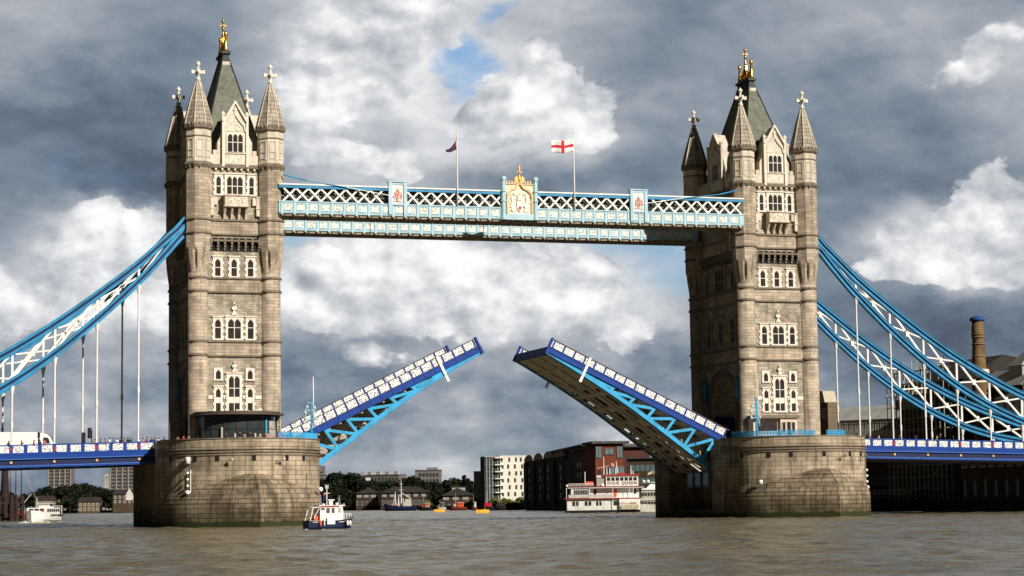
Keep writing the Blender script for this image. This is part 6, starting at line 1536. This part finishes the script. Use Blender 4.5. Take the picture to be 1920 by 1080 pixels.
for (pa, pb, top, d, m_, lab) in ((66, 100, 939, 1450, 'tanbrick', 'low pale house in front of the trees, behind the river cruiser'), (147, 187, 942, 1440, 'yellowbrick', 'low yellow-brown brick house on the left far bank'), (212, 256, 928, 1430, 'brownbrick', 'gabled brick house with white gable next to the left pier')):
    b = Bld('riverside_house', lab, px_at(pa, d), px_at(pb, d), 9, cat='house', group='riverside houses at left'); H = zz(pa, top, d); b.wall(m_, z1=H); b.roof_hip('roofbrown', H, 3.2, hipped=False); n = 5
    b.wins('F', lin(1.5, b.L-1.5, n), [H-2.6, H-5.6] if H > 7 else [H-2.5], 1.1, 1.4, 'glasspane', 'whitetrim')
    if pa == 212: MB().prism(b.F, [(b.L*.55, H-4), (b.L*.85, H-4), (b.L*.85, H), (b.L*.7, H+4), (b.L*.55, H)], 0, .4).build('white_gable', K['whitetrim'], b.r, fixn=True)

# centre: terraces, flats and hall on the far bank
b = Bld('red_flats', 'dull red brick block of flats with white end balconies left of centre', px_at(648, 1230), px_at(680, 1230), 12, cat='flats'); H = zz(660, 896, 1230); b.wall('dullred', z1=H); b.roof_flat('roofbrown', H)
for k in range(3): MB().fb(b.F, b.L-.2, b.L+4.5, H-2-4*k, H-.4-4*k, -4, .5).build('balcony', K['whitetrim'], b.r, fixn=True)
MB().fb(b.F, b.L*.75, b.L+.5, H+.5, H+3, -6, -2).build('roof_tank', K['steelroof'], b.r, fixn=True)
b = Bld('terrace_flats', 'long low pale block with rooftop huts behind the dark trees', px_at(682, 1260), px_at(748, 1250), 10, cat='flats'); H = zz(700, 893, 1260); b.wall('concrete', z1=H); b.roof_flat('roofgrey', H)
for k in range(4): MB().fb(b.F, b.L*(.05+.25*k), b.L*(.05+.25*k)+2.4, H+.5, H+2.4, -6, -3).build('roof_hut', K['steelroof'], b.r, fixn=True)
b.wins('F', lin(1.5, b.L-1.5, 10), [H-3], 1.1, 1.5)
b = Bld('office_block', 'pale flat-roofed block rising over the dark trees at centre', px_at(779, 1250), px_at(827, 1250), 16, cat='building'); H = zz(800, 884.5, 1250); b.wall('concrete', z1=H); b.roof_flat('roofgrey', H, .8); b.wins('F', lin(3, b.L-2, 6), [H-3.4, H-7, H-10.6], 1.5, 2.2)
MB().fb(b.F, b.L*.45, b.L*.85, H+.8, H+2.2, -10, -3).build('plant_room', K['greyrender'], b.r, fixn=True)
bm_('dimtrim', (.27,.26,.24), var=.15); bm_('redbrown', (.045,.027,.020), var=.2, vs=.3)
def brick_hall(pa, pb, ytop, yeave, d, lab, nw, z_w=True):
    b = Bld('brick_terrace', lab, px_at(pa, d), px_at(pb, d), 14, cat='terrace', group='brick terraces with brown roofs'); e = zz(pa, yeave, d); t = zz(pa, ytop, d)
    b.wall('redbrown', z1=e); b.roof_hip('roofbrown', e, t-e, 1.0)
    b.wins('F', lin(b.L*.06, b.L*.94, nw), [e-6.2], .95, 1.9, 'glasspane', 'dimtrim', True)
    for k in range(max(3, nw//2)): MB().fb(b.F, b.L*(.03+.97*k/max(3, nw//2)), b.L*(.03+.97*k/max(3, nw//2))+b.L/nw*1.2, e-2.2, e-.8, 0, .3).build('eaves_panel', K['dimtrim'], b.r, fixn=True)
brick_hall(668, 708, 914, 926, 1120, 'brown-roofed brick terrace with white dormers, left of the masted ship', 5)
brick_hall(714, 805, 913, 925, 1110, 'long brown-roofed brick terrace with white dormers, behind the masted ship', 13)
brick_hall(829, 886, 916, 930, 1020, 'short hip-roofed brick pavilion behind the barges, right of centre-left trees', 6)
b = Bld('pale_shed', 'pale flat shed roof above the brick pavilion', px_at(848, 1070), px_at(872, 1070), 8, cat='shed'); H = zz(850, 915, 1070); b.wall('steelroof', z1=H); b.roof_flat('roofgrey', H, .3)
MB().prism(b.F, [(b.L+6, H-3), (b.L+13, H-3), (b.L+9.5, H+2)], 0, 1).build('white_gable', K['whitetrim'], b.r, fixn=True)
b = Bld('low_block', 'low dark grey block stepping up to the white apartments', px_at(889, 960), px_at(915, 950), 12, cat='building'); H = zz(900, 886, 950); b.wall('greyrender', z1=H); b.roof_flat('roofgrey', H); b.wins('F', lin(1.2, b.L-1.2, 4), [H-3, H-6.2, H-9.4], 1.0, 1.6)

# white apartment block with grey glazed wing
d = 905; b = Bld('white_apartments', 'bright white apartment block with scattered slot windows and a grey glazed wing', px_at(910, 903), px_at(996, 909), 7, cat='apartment block')
H = zz(950, 857, d); uw = b.L*.335; b.wall('darkglass', 0, uw, z1=H-.3, d1=-.8, name='glazed_wing'); b.wall('whiterender', uw, None, z1=H); b.roof_flat('steelroof', H-.3, .35, 0, 0, uw-.02); b.roof_flat('whitetrim', H, .35, .1, uw+.01)
fl = (H-2)/7
for k in range(7):
    MB().fb(b.F, uw*.62, uw+1.4, 2+fl*k+fl*.72, 2+fl*k+fl*.86, -.8, 1.0).build('balcony_slab', K['whitetrim'], b.r, fixn=True)
    MB().fb(b.F, 0, uw*.62, 2+fl*k+fl*.75, 2+fl*k+fl*.82, -.8, -.55).build('floor_band', K['greyrender'], b.r, fixn=True)
for u in (.12, .3, .5, .85): MB().fb(b.F, uw*u, uw*u+.28, 2, H-.3, -.8, -.45).build('glazed_mullion', K['steelroof'], b.r, fixn=True)
for k in range(7):
    us = [uw + (b.L-uw)*f for f in ([.08, .26, .48, .72, .9] if k % 2 else [.05, .3, .52, .68, .93])]
    b.wins('F', us, [2.2+fl*k+fl*.15], .9, fl*.62)
# dark brown warehouse flats running away along the right bank
b = Bld('wharf_flats', 'dark brown wharf flats with curved roof bays, right of the white block', px_at(985, 790), px_at(1062, 690), 22, cat='apartment block'); H = zz(1020, 862, 740)
b.wall('darkbrick', z1=H); 
for k in range(4):
    w_ = b.L/4; MB().prism(b.F, [(w_*k+.2, H)] + [(w_*(k+.5) - (w_*.5-.2)*math.cos(t), H+2.4*math.sin(t)) for t in [PI*j/8 for j in range(1, 8)]] + [(w_*(k+1)-.2, H)], -20, .3).build('barrel_roof', K['steelroof'], b.r, fixn=True)
b.wins('F', lin(2, b.L-2, 11), [4+3.1*k for k in range(int((H-5)/3.1))], 1.1, 1.9, 'paleglass')
for k in range(int((H-5)/3.1)): 
    for j in range(3): MB().fb(b.F, b.L*(.1+.3*j), b.L*(.1+.3*j)+3.4, 3.7+3.1*k, 3.85+3.1*k, 0, 1.1).build('balcony', K['roofgrey'], b.r, fixn=True)
for k, (f0, f1, m_, dd) in enumerate(((.0, .07, 'dullred', .5), (.22, .30, 'darkglass', .9), (.46, .53, 'dullred', .5), (.70, .78, 'darkglass', .9), (.93, 1.0, 'dullred', .5))):
    MB().fb(b.F, b.L*f0, b.L*f1, 2, H-.3-.8*(k % 2), .0, dd).build('projecting_bay', K[m_], b.r, fixn=True)
b = Bld('glazed_flats', 'dark glass and brick block with projecting eaves, left of the red tower', px_at(1040, 720), px_at(1098, 640), 20, cat='apartment block'); H = zz(1060, 844, 680)
b.wall('darkbrick', z1=H-3); b.wall('darkglass', b.L*.05, b.L*.95, H-3, H, d1=-.8, name='penthouse'); b.roof_flat('greyrender', H, .5, 1.2); b.wins('F', lin(2, b.L-2, 8), [4+3.0*k for k in range(int((H-8)/3.0))], 1.3, 1.9, 'darkglass')
b = Bld('red_apartments', 'tall red brick apartment tower with angled overhanging roof behind the party boat', px_at(1118, 597), px_at(1170, 598), 18, cat='apartment block'); H = zz(1140, 829, 595)
b.wall('redbrick', z1=H-.6)
m = MB(); m.prism(b.F, [(-1.2, H-.6), (b.L+1.6, H-.6), (b.L+1.8, H+.1), (-1.2, H+.1)], -17, 1.3); m.build('roof', K['roofgrey'], b.r, fixn=True)
for (f0, f1, zq, hh) in ((.02, .22, H-4.5, 3.3), (.78, .98, H-4.5, 3.3), (.34, .66, H-3.6, 1.6), (.5, 1.03, H-9.4, 2.2), (.5, 1.03, H-13.6, 2.2), (.5, 1.03, H-18.0, 2.2)):
    g = MB(); g.fb(b.F, b.L*f0, b.L*f1, zq, zq+hh, -.05, .5 if f1 > 1 else .12); go = g.build('window_band', K['paleglass'], b.r, fixn=True)
    q = MB(); n_ = max(2, int((f1-f0)*b.L/1.1)); 
    for k in range(n_+1): u = b.L*(f0+(f1-f0)*k/n_); q.fb(b.F, u-.06, u+.06, zq, zq+hh, .12, .56 if f1 > 1 else .18)
    q.fb(b.F, b.L*f0, b.L*f1, zq-.25, zq, -.02, .6 if f1 > 1 else .2); q.build('glazing_bar', K['roofgrey'], go, fixn=True)
b.wins('F', [b.L*.13, b.L*.36], [4+3.1*k for k in range(int((H-10)/3.1))], .9, 1.5)
side = Bld('red_apartment_wing', 'shaded dark red wing with glazed bay attached left of the red tower', px_at(1079, 655), px_at(1117, 602), 16, cat='apartment block'); H2 = zz(1100, 838, 630); side.wall('dullred', z1=H2-1.2); side.roof_flat('roofgrey', H2-1.2, .5, 1.4)
MB().fb(side.F, side.L*.45, side.L*.8, 4, H2-2, -.1, .5).build('glazed_bay', K['darkglass'], side.r, fixn=True); side.wins('F', [side.L*.15, side.L*.3], [4+3.1*k for k in range(int((H2-7)/3.1))], .9, 1.5)
b = Bld('low_wharf', 'low brown wharf building with glazed top floor between the red tower and the right pier', px_at(1177, 545), px_at(1245, 542), 16, cat='building'); H = zz(1200, 861, 540); b.wall('brownbrick', z1=H); b.roof_flat('roofgrey', H, .35, .6); b.wins('F', lin(1.5, b.L-1.5, 6), [H-3.2, H-6.6, H-10], 1.1, 1.6, 'paleglass')

# right bank: wharves facing the river (their fronts look left, away from the sun)
XB = 139.5
def yb(px, X=XB): return y_on_x(px, X)
def zX(px, y, X=XB):
    Y = y_on_x(px, X); dd = Vector((CF.x, CF.y)).normalized().dot(Vector((X-CX, Y-CY))); return z_at(px, y, dd)
def wharf(name, pa, pb, X, depth, lab, cat='warehouse'): return Bld(name, lab, (X, yb(pa, X)), (X, yb(pb, X)), depth, cat=cat)
_x, _y = XB-1, yb(1528, XB-1)
_s = 0.0
while _y-.866*_s > yb(1690, _x+.5*_s) and _s < 90: _s += .5
b = Bld('cream_wharf', 'long brown wharf with pale cornice and slate roof beside the right tower', (_x, _y), (_x+.5*_s, _y-.866*_s), 20, cat='warehouse'); H = zX(1640, 783)
b.wall('brownbrick', z1=H-3.2); b.wall('cream', 0, None, H-3.2, H, d1=-.8, name='attic_storey'); MB().fb(b.F, 0, b.L, H-4.2, H-3.2, 0, .7).build('cornice', K['cream'], b.r, fixn=True)
m = MB(); m.prism(b.S, [(.3, H), (5.5, H+3.0), (19, H+3.0), (19.5, H)], -b.L, 0); m.build('roof', K['steelroof'], b.r, fixn=True)
b.wins('F', lin(2, b.L-2, 15), [H-2.6], 1.6, 1.8, 'glasspane', 'whitetrim'); b.wins('F', lin(2, b.L-2, 13), [H-8.5, H-13.5], 1.3, 2.6, 'glasspane', None, True)
for k in range(6): MB().fb(b.F, b.L*(.08+.15*k), b.L*(.08+.15*k)+3.0, H-3.2, H-2.2, .1, .7).build('balcony', K['whitetrim'], b.r, fixn=True)
b2 = Bld('gabled_end_block', 'cream block with stepped white gable directly right of the right tower', (XB-1.5, yb(1556, XB-1.5)), (XB-1.5, yb(1520, XB-1.5)), 2.6, cat='building'); Hh = zX(1550, 758); b2.wall('tanbrick', z1=Hh); 
m = MB(); m.prism(b2.F, [(b2.L*.1, Hh), (b2.L*.95, Hh), (b2.L*.9, Hh+2), (b2.L*.55, Hh+2.6), (b2.L*.2, Hh+2.3)], -2.5, .2); m.build('gable', K['cream'], b2.r, fixn=True); b2.wins('F', lin(1.5, b2.L-1.5, 3), [Hh-3], 1, 1.6, 'glasspane', 'whitetrim')
# scaffolded brewhouse
b = wharf('scaffolded_brewhouse', 1692, 1800, XB+2, 26, 'tall dark brewhouse wrapped in scaffolding behind the right suspension chains'); H = zX(1745, 690, XB+2)
b.wall('darkbrick', z1=H-3); m = MB(); m.prism(b.S, [(0, H-3), (1, H-3.2), (10, H+1.6), (25, H-1), (25.9, H-3)], -b.L, 0); m.build('roof', K['roofbrown'], b.r, fixn=True)
b.wins('F', lin(2, b.L-2, 8), [4+3.6*k for k in range(int((H-9)/3.6))], 1.2, 1.8, 'glasspane', None, True)
MB().fb(b.F, b.L*.02, b.L*.5, zX(1760,765,XB+2), zX(1760,745,XB+2), 0, 1.2).fb(b.F, b.L*.1, b.L*.4, zX(1760,738,XB+2), zX(1760,728,XB+2), 0, 1.2).build('sheeted_bay', K['cream'], b.r, fixn=True)
sc = MB(); nl = int((H)/2.2)
for k in range(14):
    u = b.L*(k/13)
    for dd in (1.6, 2.7): sc.bar(b.F(u, dd, 2), b.F(u, dd, H-1.0+(.8 if k % 3 else 2.4)), .12)
for j in range(1, nl):
    for dd in (1.6, 2.7): sc.bar(b.F(-.8, dd, 2+2.2*j), b.F(b.L+.8, dd, 2+2.2*j), .10)
    sc.fb(b.F, 0, b.L, 2+2.2*j-.03, 2+2.2*j+.05, 1.7, 2.6)
rs = random.Random(3)
for k in range(26): u = rs.uniform(0, b.L*.9); j = rs.randint(1, nl-2); sc.bar(b.F(u, 2.75, 2+2.2*j), b.F(u+2.2, 2.75, 4.2+2.2*j), .09)
sc.build('scaffolding', K['steel'], b.r, fixn=True)
# brewery with chimney
b = wharf('brewery', 1797, 1925, XB+6, 30, 'brick brewery with dark gabled upper range behind the chimney at far right'); H = zX(1850, 690, XB+6)
b.wall('brownbrick', z1=zX(1850, 728, XB+6)); m = MB(); m.fb(b.F, -2, b.L*1.0, zX(1850, 728, XB+6), H-1.5, -22, -4); m.build('upper_range', K['darkbrick'], b.r, fixn=True)
m = MB(); m.prism(b.S, [(3, H-1.5), (12, H+2.0), (23, H-1.5)], -b.L, 3); m.build('upper_roof', K['roofbrown'], b.r, fixn=True)
m = MB(); m.prism(b.S, [(-.4, zX(1850,731,XB+6)), (4, zX(1850, 697, XB+6)), (5, zX(1850, 697, XB+6)), (5, zX(1850, 731, XB+6))], -b.L, -b.L*.12); m.build('metal_roof', K['steelroof'], b.r, fixn=True)
b.wins('F', lin(2, b.L-2, 9), [4.5, 8.2, 12], 1.1, 1.9, 'glasspane', 'whitetrim', True)
ch = thing('chimney', (b.F(b.L*.7, -3, 0)[0], yb(1844, XB+4), 1.4), 'tall round brick brewery chimney with blue cap', 'chimney'); cx_, cy_ = XB+4, yb(1844, XB+4); ch.location = (cx_, cy_, 1.4); OFF[ch.name] = Vector((cx_, cy_, 1.4))
zt_, zb_ = zX(1837, 606, XB+4), zX(1837, 697, XB+4)
m = MB(); m.lathe([(1.42, 2), (1.42, zb_), (1.28, zb_+.3), (1.04, zt_-3.0), (1.14, zt_-2.6), (1.12, zt_-1.0), (1.02, zt_-.8), (1.02, zt_)], 20, (cx_, cy_)); m.build('stack', K['chimneybrick'] if 'chimneybrick' in K else pmat('chimney brick', (.22,.13,.055), .85, var=.25, vs=.6, brick=(.9,.3,.04), streak=.4), ch)
m = MB(); 
for zq in (zb_+2.4, zb_+4.6, zb_+6.4, zt_-3.0): m.lathe([(1.27, zq), (1.27, zq+.15)], 20, (cx_, cy_))
m.build('iron_band', K['trim'], ch); m = MB(); m.lathe([(1.15, zt_), (1.36, zt_+.1), (1.4, zt_+.45), (1.05, zt_+.8), (.2, zt_+1.0)], 20, (cx_, cy_)); m.build('cap', K['bluecap'], ch); MB().lathe([(1.85, zb_-1.5), (1.75, zb_+.1)], 16, (cx_, cy_)).build('plinth', K['portland'], ch)
b = wharf('boarded_hoist_house', 1872, 1925, XB+1.5, 6, 'white weatherboarded hoist house with small windows at the right edge', 'building'); zl, zh = zX(1895, 795, XB+1.5), zX(1895, 748, XB+1.5)
b.wall('whiterender', z0=zl, z1=zh); b.wall('brownbrick', z1=zl-.01, name='lower_wall', d1=-.3); b.roof_hip('roofgrey', zh, 1.4, .3); b.wins('F', lin(1, b.L-1, 4), [zh-2.0], .8, 1.1, 'glasspane', 'whitetrim')
m = Bld('domed_turret', 'small grey domed turret at the far right skyline', (XB+8, yb(1925, XB+8)), (XB+8, yb(1900, XB+8)), 5, cat='turret'); zq = zX(1912, 688, XB+8); m.wall('steelroof', z1=zq, z0=8); m.roof_hip('steelroof', zq, 2.6, .3, 1.2)
# lower riverside range under the deck
b = Bld('river_range', 'dark brick riverside range with tall white arched windows below the right deck', (XB-1.2, yb(1802, XB-1.2)), (XB-1.2, yb(1960, XB-1.2)), 1.1, cat='warehouse'); H = zX(1850, 862, XB-1.2)+2
b.wall('brownbrick', z1=H); b.wins('F', lin(1.5, b.L-1.5, 8), [2.6], .9, 3.1, 'paleglass', None, True); b.wins('F', lin(1.5, b.L-1.5, 9), [H-3.2], 1.5, 1.7, 'glasspane', 'whitetrim')
MB().fb(b.F, 0, b.L, 5.9, 6.1, 0, .15).build('string_course', K['tanbrick'], b.r, fixn=True); b.roof_flat('roofbrown', H, .2, .1)
# jetty below the right deck
j = thing('jetty', (134, yb(1650, 134), 0), 'dark timber jetty with pale handrail along the right bank under the deck', 'jetty'); y0, y1 = yb(1720, 134), yb(1600, 134)
m = MB(); m.box(132.5, 136.8, y0, y1, 2.6, 2.9); m.build('jetty_deck', K['wood'], j); y = y0
while y < y1:
    for x_ in (132.7, 136): MB().box(x_, x_+.3, y, y+.3, -1, 2.6).build('jetty_pile', K['wood'], j)
    y += 3
m = MB(); y = y0
while y < y1: m.box(132.5, 132.58, y, y+.08, 2.9, 4.0); y += 2
for z in (3.4, 3.95): m.box(132.5, 132.58, y0, y1, z, z+.08)
m.build('handrail', K['steelroof'], j)

# ------------------------------------------------------------------ trees
def leaf_material():
    m = bpy.data.materials.new('foliage'); m.use_nodes = True; t = m.node_tree; ns = t.nodes; b = ns['Principled BSDF']; b.inputs['Roughness'].default_value = .7; b.inputs['Specular IOR Level'].default_value = .1
    g = ns.new('ShaderNodeNewGeometry'); r = ns.new('ShaderNodeValToRGB'); t.links.new(g.outputs['Random Per Island'], r.inputs[0]); e = r.color_ramp.elements
    e[0].color = (.006,.010,.006,1); e[1].color = (.022,.028,.012,1); q = e.new(.6); q.color = (.011,.017,.008,1); t.links.new(r.outputs[0], b.inputs['Base Color']); return m
K['leaf'] = leaf_material(); K['bark'] = pmat('bark', (.035,.026,.02), .95)
K['leafyellow'] = pmat('yellow-green shrub leaves', (.10,.11,.02), .8, var=.5, vs=1.5)
def crown_mesh(seed, H=12.0, R=5.0, conical=False, nleaf=1500, size=.55, mat_='leaf'):
    r = np.random.default_rng(seed); lobes = []
    for k in range(13):
        a = r.uniform(0, 6.28); f = r.uniform(0, 1); zz_ = H*(.16+.74*f); rr = R*(.62*math.sin(PI*(.25+.71*f)))*r.uniform(.5, 1.1)
        if conical: rr = R*(1-f)*.5
        lobes.append((rr*math.cos(a), rr*math.sin(a), zz_, R*r.uniform(.30, .52)*(1 if not conical else (1-f*.7))))
    vs = []; fs = []
    for i in range(nleaf):
        lx, ly, lz, lr = lobes[r.integers(len(lobes))]; d = r.normal(size=3); d /= np.linalg.norm(d); q = np.array([lx, ly, lz]) + d*lr*r.uniform(.55, 1.08)*np.array([1, 1, .8])
        t1 = r.normal(size=3); t1 /= np.linalg.norm(t1); t2 = np.cross(t1, d); t2 /= (np.linalg.norm(t2)+1e-6); s = size*r.uniform(.5, 1.2)
        b = len(vs); vs += [tuple(q+t1*s), tuple(q+t2*s*.7), tuple(q-t1*s), tuple(q-t2*s*.7)]; fs.append((b, b+1, b+2, b+3))
    # dense inner mass so that only the rim is airy
    for lx, ly, lz, lr in lobes:
        b = len(vs); n = 7
        for j in range(1, 5):
            for k in range(n): a = 2*PI*k/n; ph = PI*j/5; w_ = lr*.72*r.uniform(.8, 1.1); vs.append((lx+w_*math.sin(ph)*math.cos(a), ly+w_*math.sin(ph)*math.sin(a), lz+w_*.8*math.cos(ph)))
        for j in range(3):
            for k in range(n): fs.append((b+j*n+k, b+j*n+(k+1) % n, b+(j+1)*n+(k+1) % n, b+(j+1)*n+k))
    me = bpy.data.meshes.new('crown'); me.from_pydata(vs, [], fs); me.materials.append(K[mat_]); me.update(); return me
CM = [crown_mesh(s) for s in range(5)] + [crown_mesh(9, 13, 3.4, True, 1000)]
SHM = [crown_mesh(20+s, 3.2, 2.4, False, 420, .3, 'leafyellow') for s in range(2)]
def trunk_mesh():
    m = MB(); m.lathe([(.42, -1), (.3, 2.0), (.22, 5.0), (.08, 8.0)], 8)
    for a in (0, 1.3, 2.6, 3.9, 5.1): m.tube([(0, 0, 3.2+a*.3), (1.6*math.cos(a), 1.6*math.sin(a), 6+a*.3)], (.14, .05), 5)
    o = m.build('trunk', K['bark']); me = o.data; bpy.data.objects.remove(o); return me
TM = trunk_mesh(); tr = random.Random(21); NT = 0
def tree(px, ytop, d, lab, group, kind=None, wide=1.0, z0=1.5):
    x, y = px_at(px, d); H = max(4, z_at(px, ytop, d)-z0); k = tr.randrange(5) if kind is None else kind
    base = 12.6 if k < 5 else 13.0; s = H/base
    r = bpy.data.objects.new('tree', None); COL.objects.link(r); r.location = (x, y, z0); w = s*wide*tr.uniform(.95, 1.25); r.scale = (w, w, s); r.rotation_euler = (0, 0, tr.uniform(0, 6.28)); OFF[r.name] = Vector(r.location)
    for nm, me in (('crown', CM[k]), ('trunk', TM)): o = bpy.data.objects.new(nm, me); COL.objects.link(o); o.parent = r
    tag(r, lab, 'tree', group)
GL, GC = 'dark trees on the far left bank', 'dark trees on the far centre bank'
for i_, (px, yt) in enumerate(((-14,914),(3,919),(20,921),(45,924),(62,921),(78,914),(90,910),(103,913),(117,908),(131,910),(143,905),(156,903),(170,908),(185,911),(198,914),(212,916),(226,919),(241,921),(255,924))):
    tree(px, yt, 1540+tr.uniform(-40, 60), '%s in the dark belt of trees on the far left bank' % nth(i_, 19), GL, wide=1.1)
for i_, (px, yt) in enumerate(((600,899),(611,896),(624,884),(637,883),(650,888),(662,884),(673,892),(686,900),(699,899),(712,901),(726,899),(740,900),(752,901),(764,893),(776,889),(788,897),(800,902),(812,902),(825,904),(838,898),(848,894),(859,897),(869,901),(881,903),(893,906),(905,915))):
    tree(px, yt, 1185+tr.uniform(-20, 40), '%s in the dark belt of trees on the far centre bank' % nth(i_, 26), GC, wide=1.15)
for px, yt, kd in ((871,886,5),(878,893,5),(885,898,5)):
    tree(px, yt, 1130, {871: 'tallest pointed dark conifer on the centre far bank', 878: 'middle pointed conifer right of the tallest one', 885: 'shortest pointed conifer, rightmost of three'}[px], 'conifers on the centre far bank', 5, 1.1)
for i_, (px, yt) in enumerate(((600,914),(612,922),(622,918),(636,925),(650,922),(706,929),(711,924),(812,920),(820,925),(893,925),(905,930),(915,936))):
    tree(px, yt, 1150 if px < 780 else 1030, '%s of the smaller dark trees beside the brick terraces' % nth(i_, 12), 'smaller trees beside the terraces', wide=1.0)
for i, px in enumerate((803, 815, 880, 891, 903, 922, 934, 946, 958, 972, 985, 1010, 1024)):
    d = 1000 - (px-803)*.75 if px > 870 else 1045; x, y = px_at(px, d); r = bpy.data.objects.new('shrub', None); COL.objects.link(r); r.location = (x, y, 1.3); s = tr.uniform(.9, 1.5); r.scale = (s*1.3, s*1.3, s)
    o = bpy.data.objects.new('foliage', SHM[i % 2]); COL.objects.link(o); o.parent = r; tag(r, '%s of the yellow-green shrubs behind the moored barges' % nth(i, 13), 'shrub', 'shrubs behind the barges')
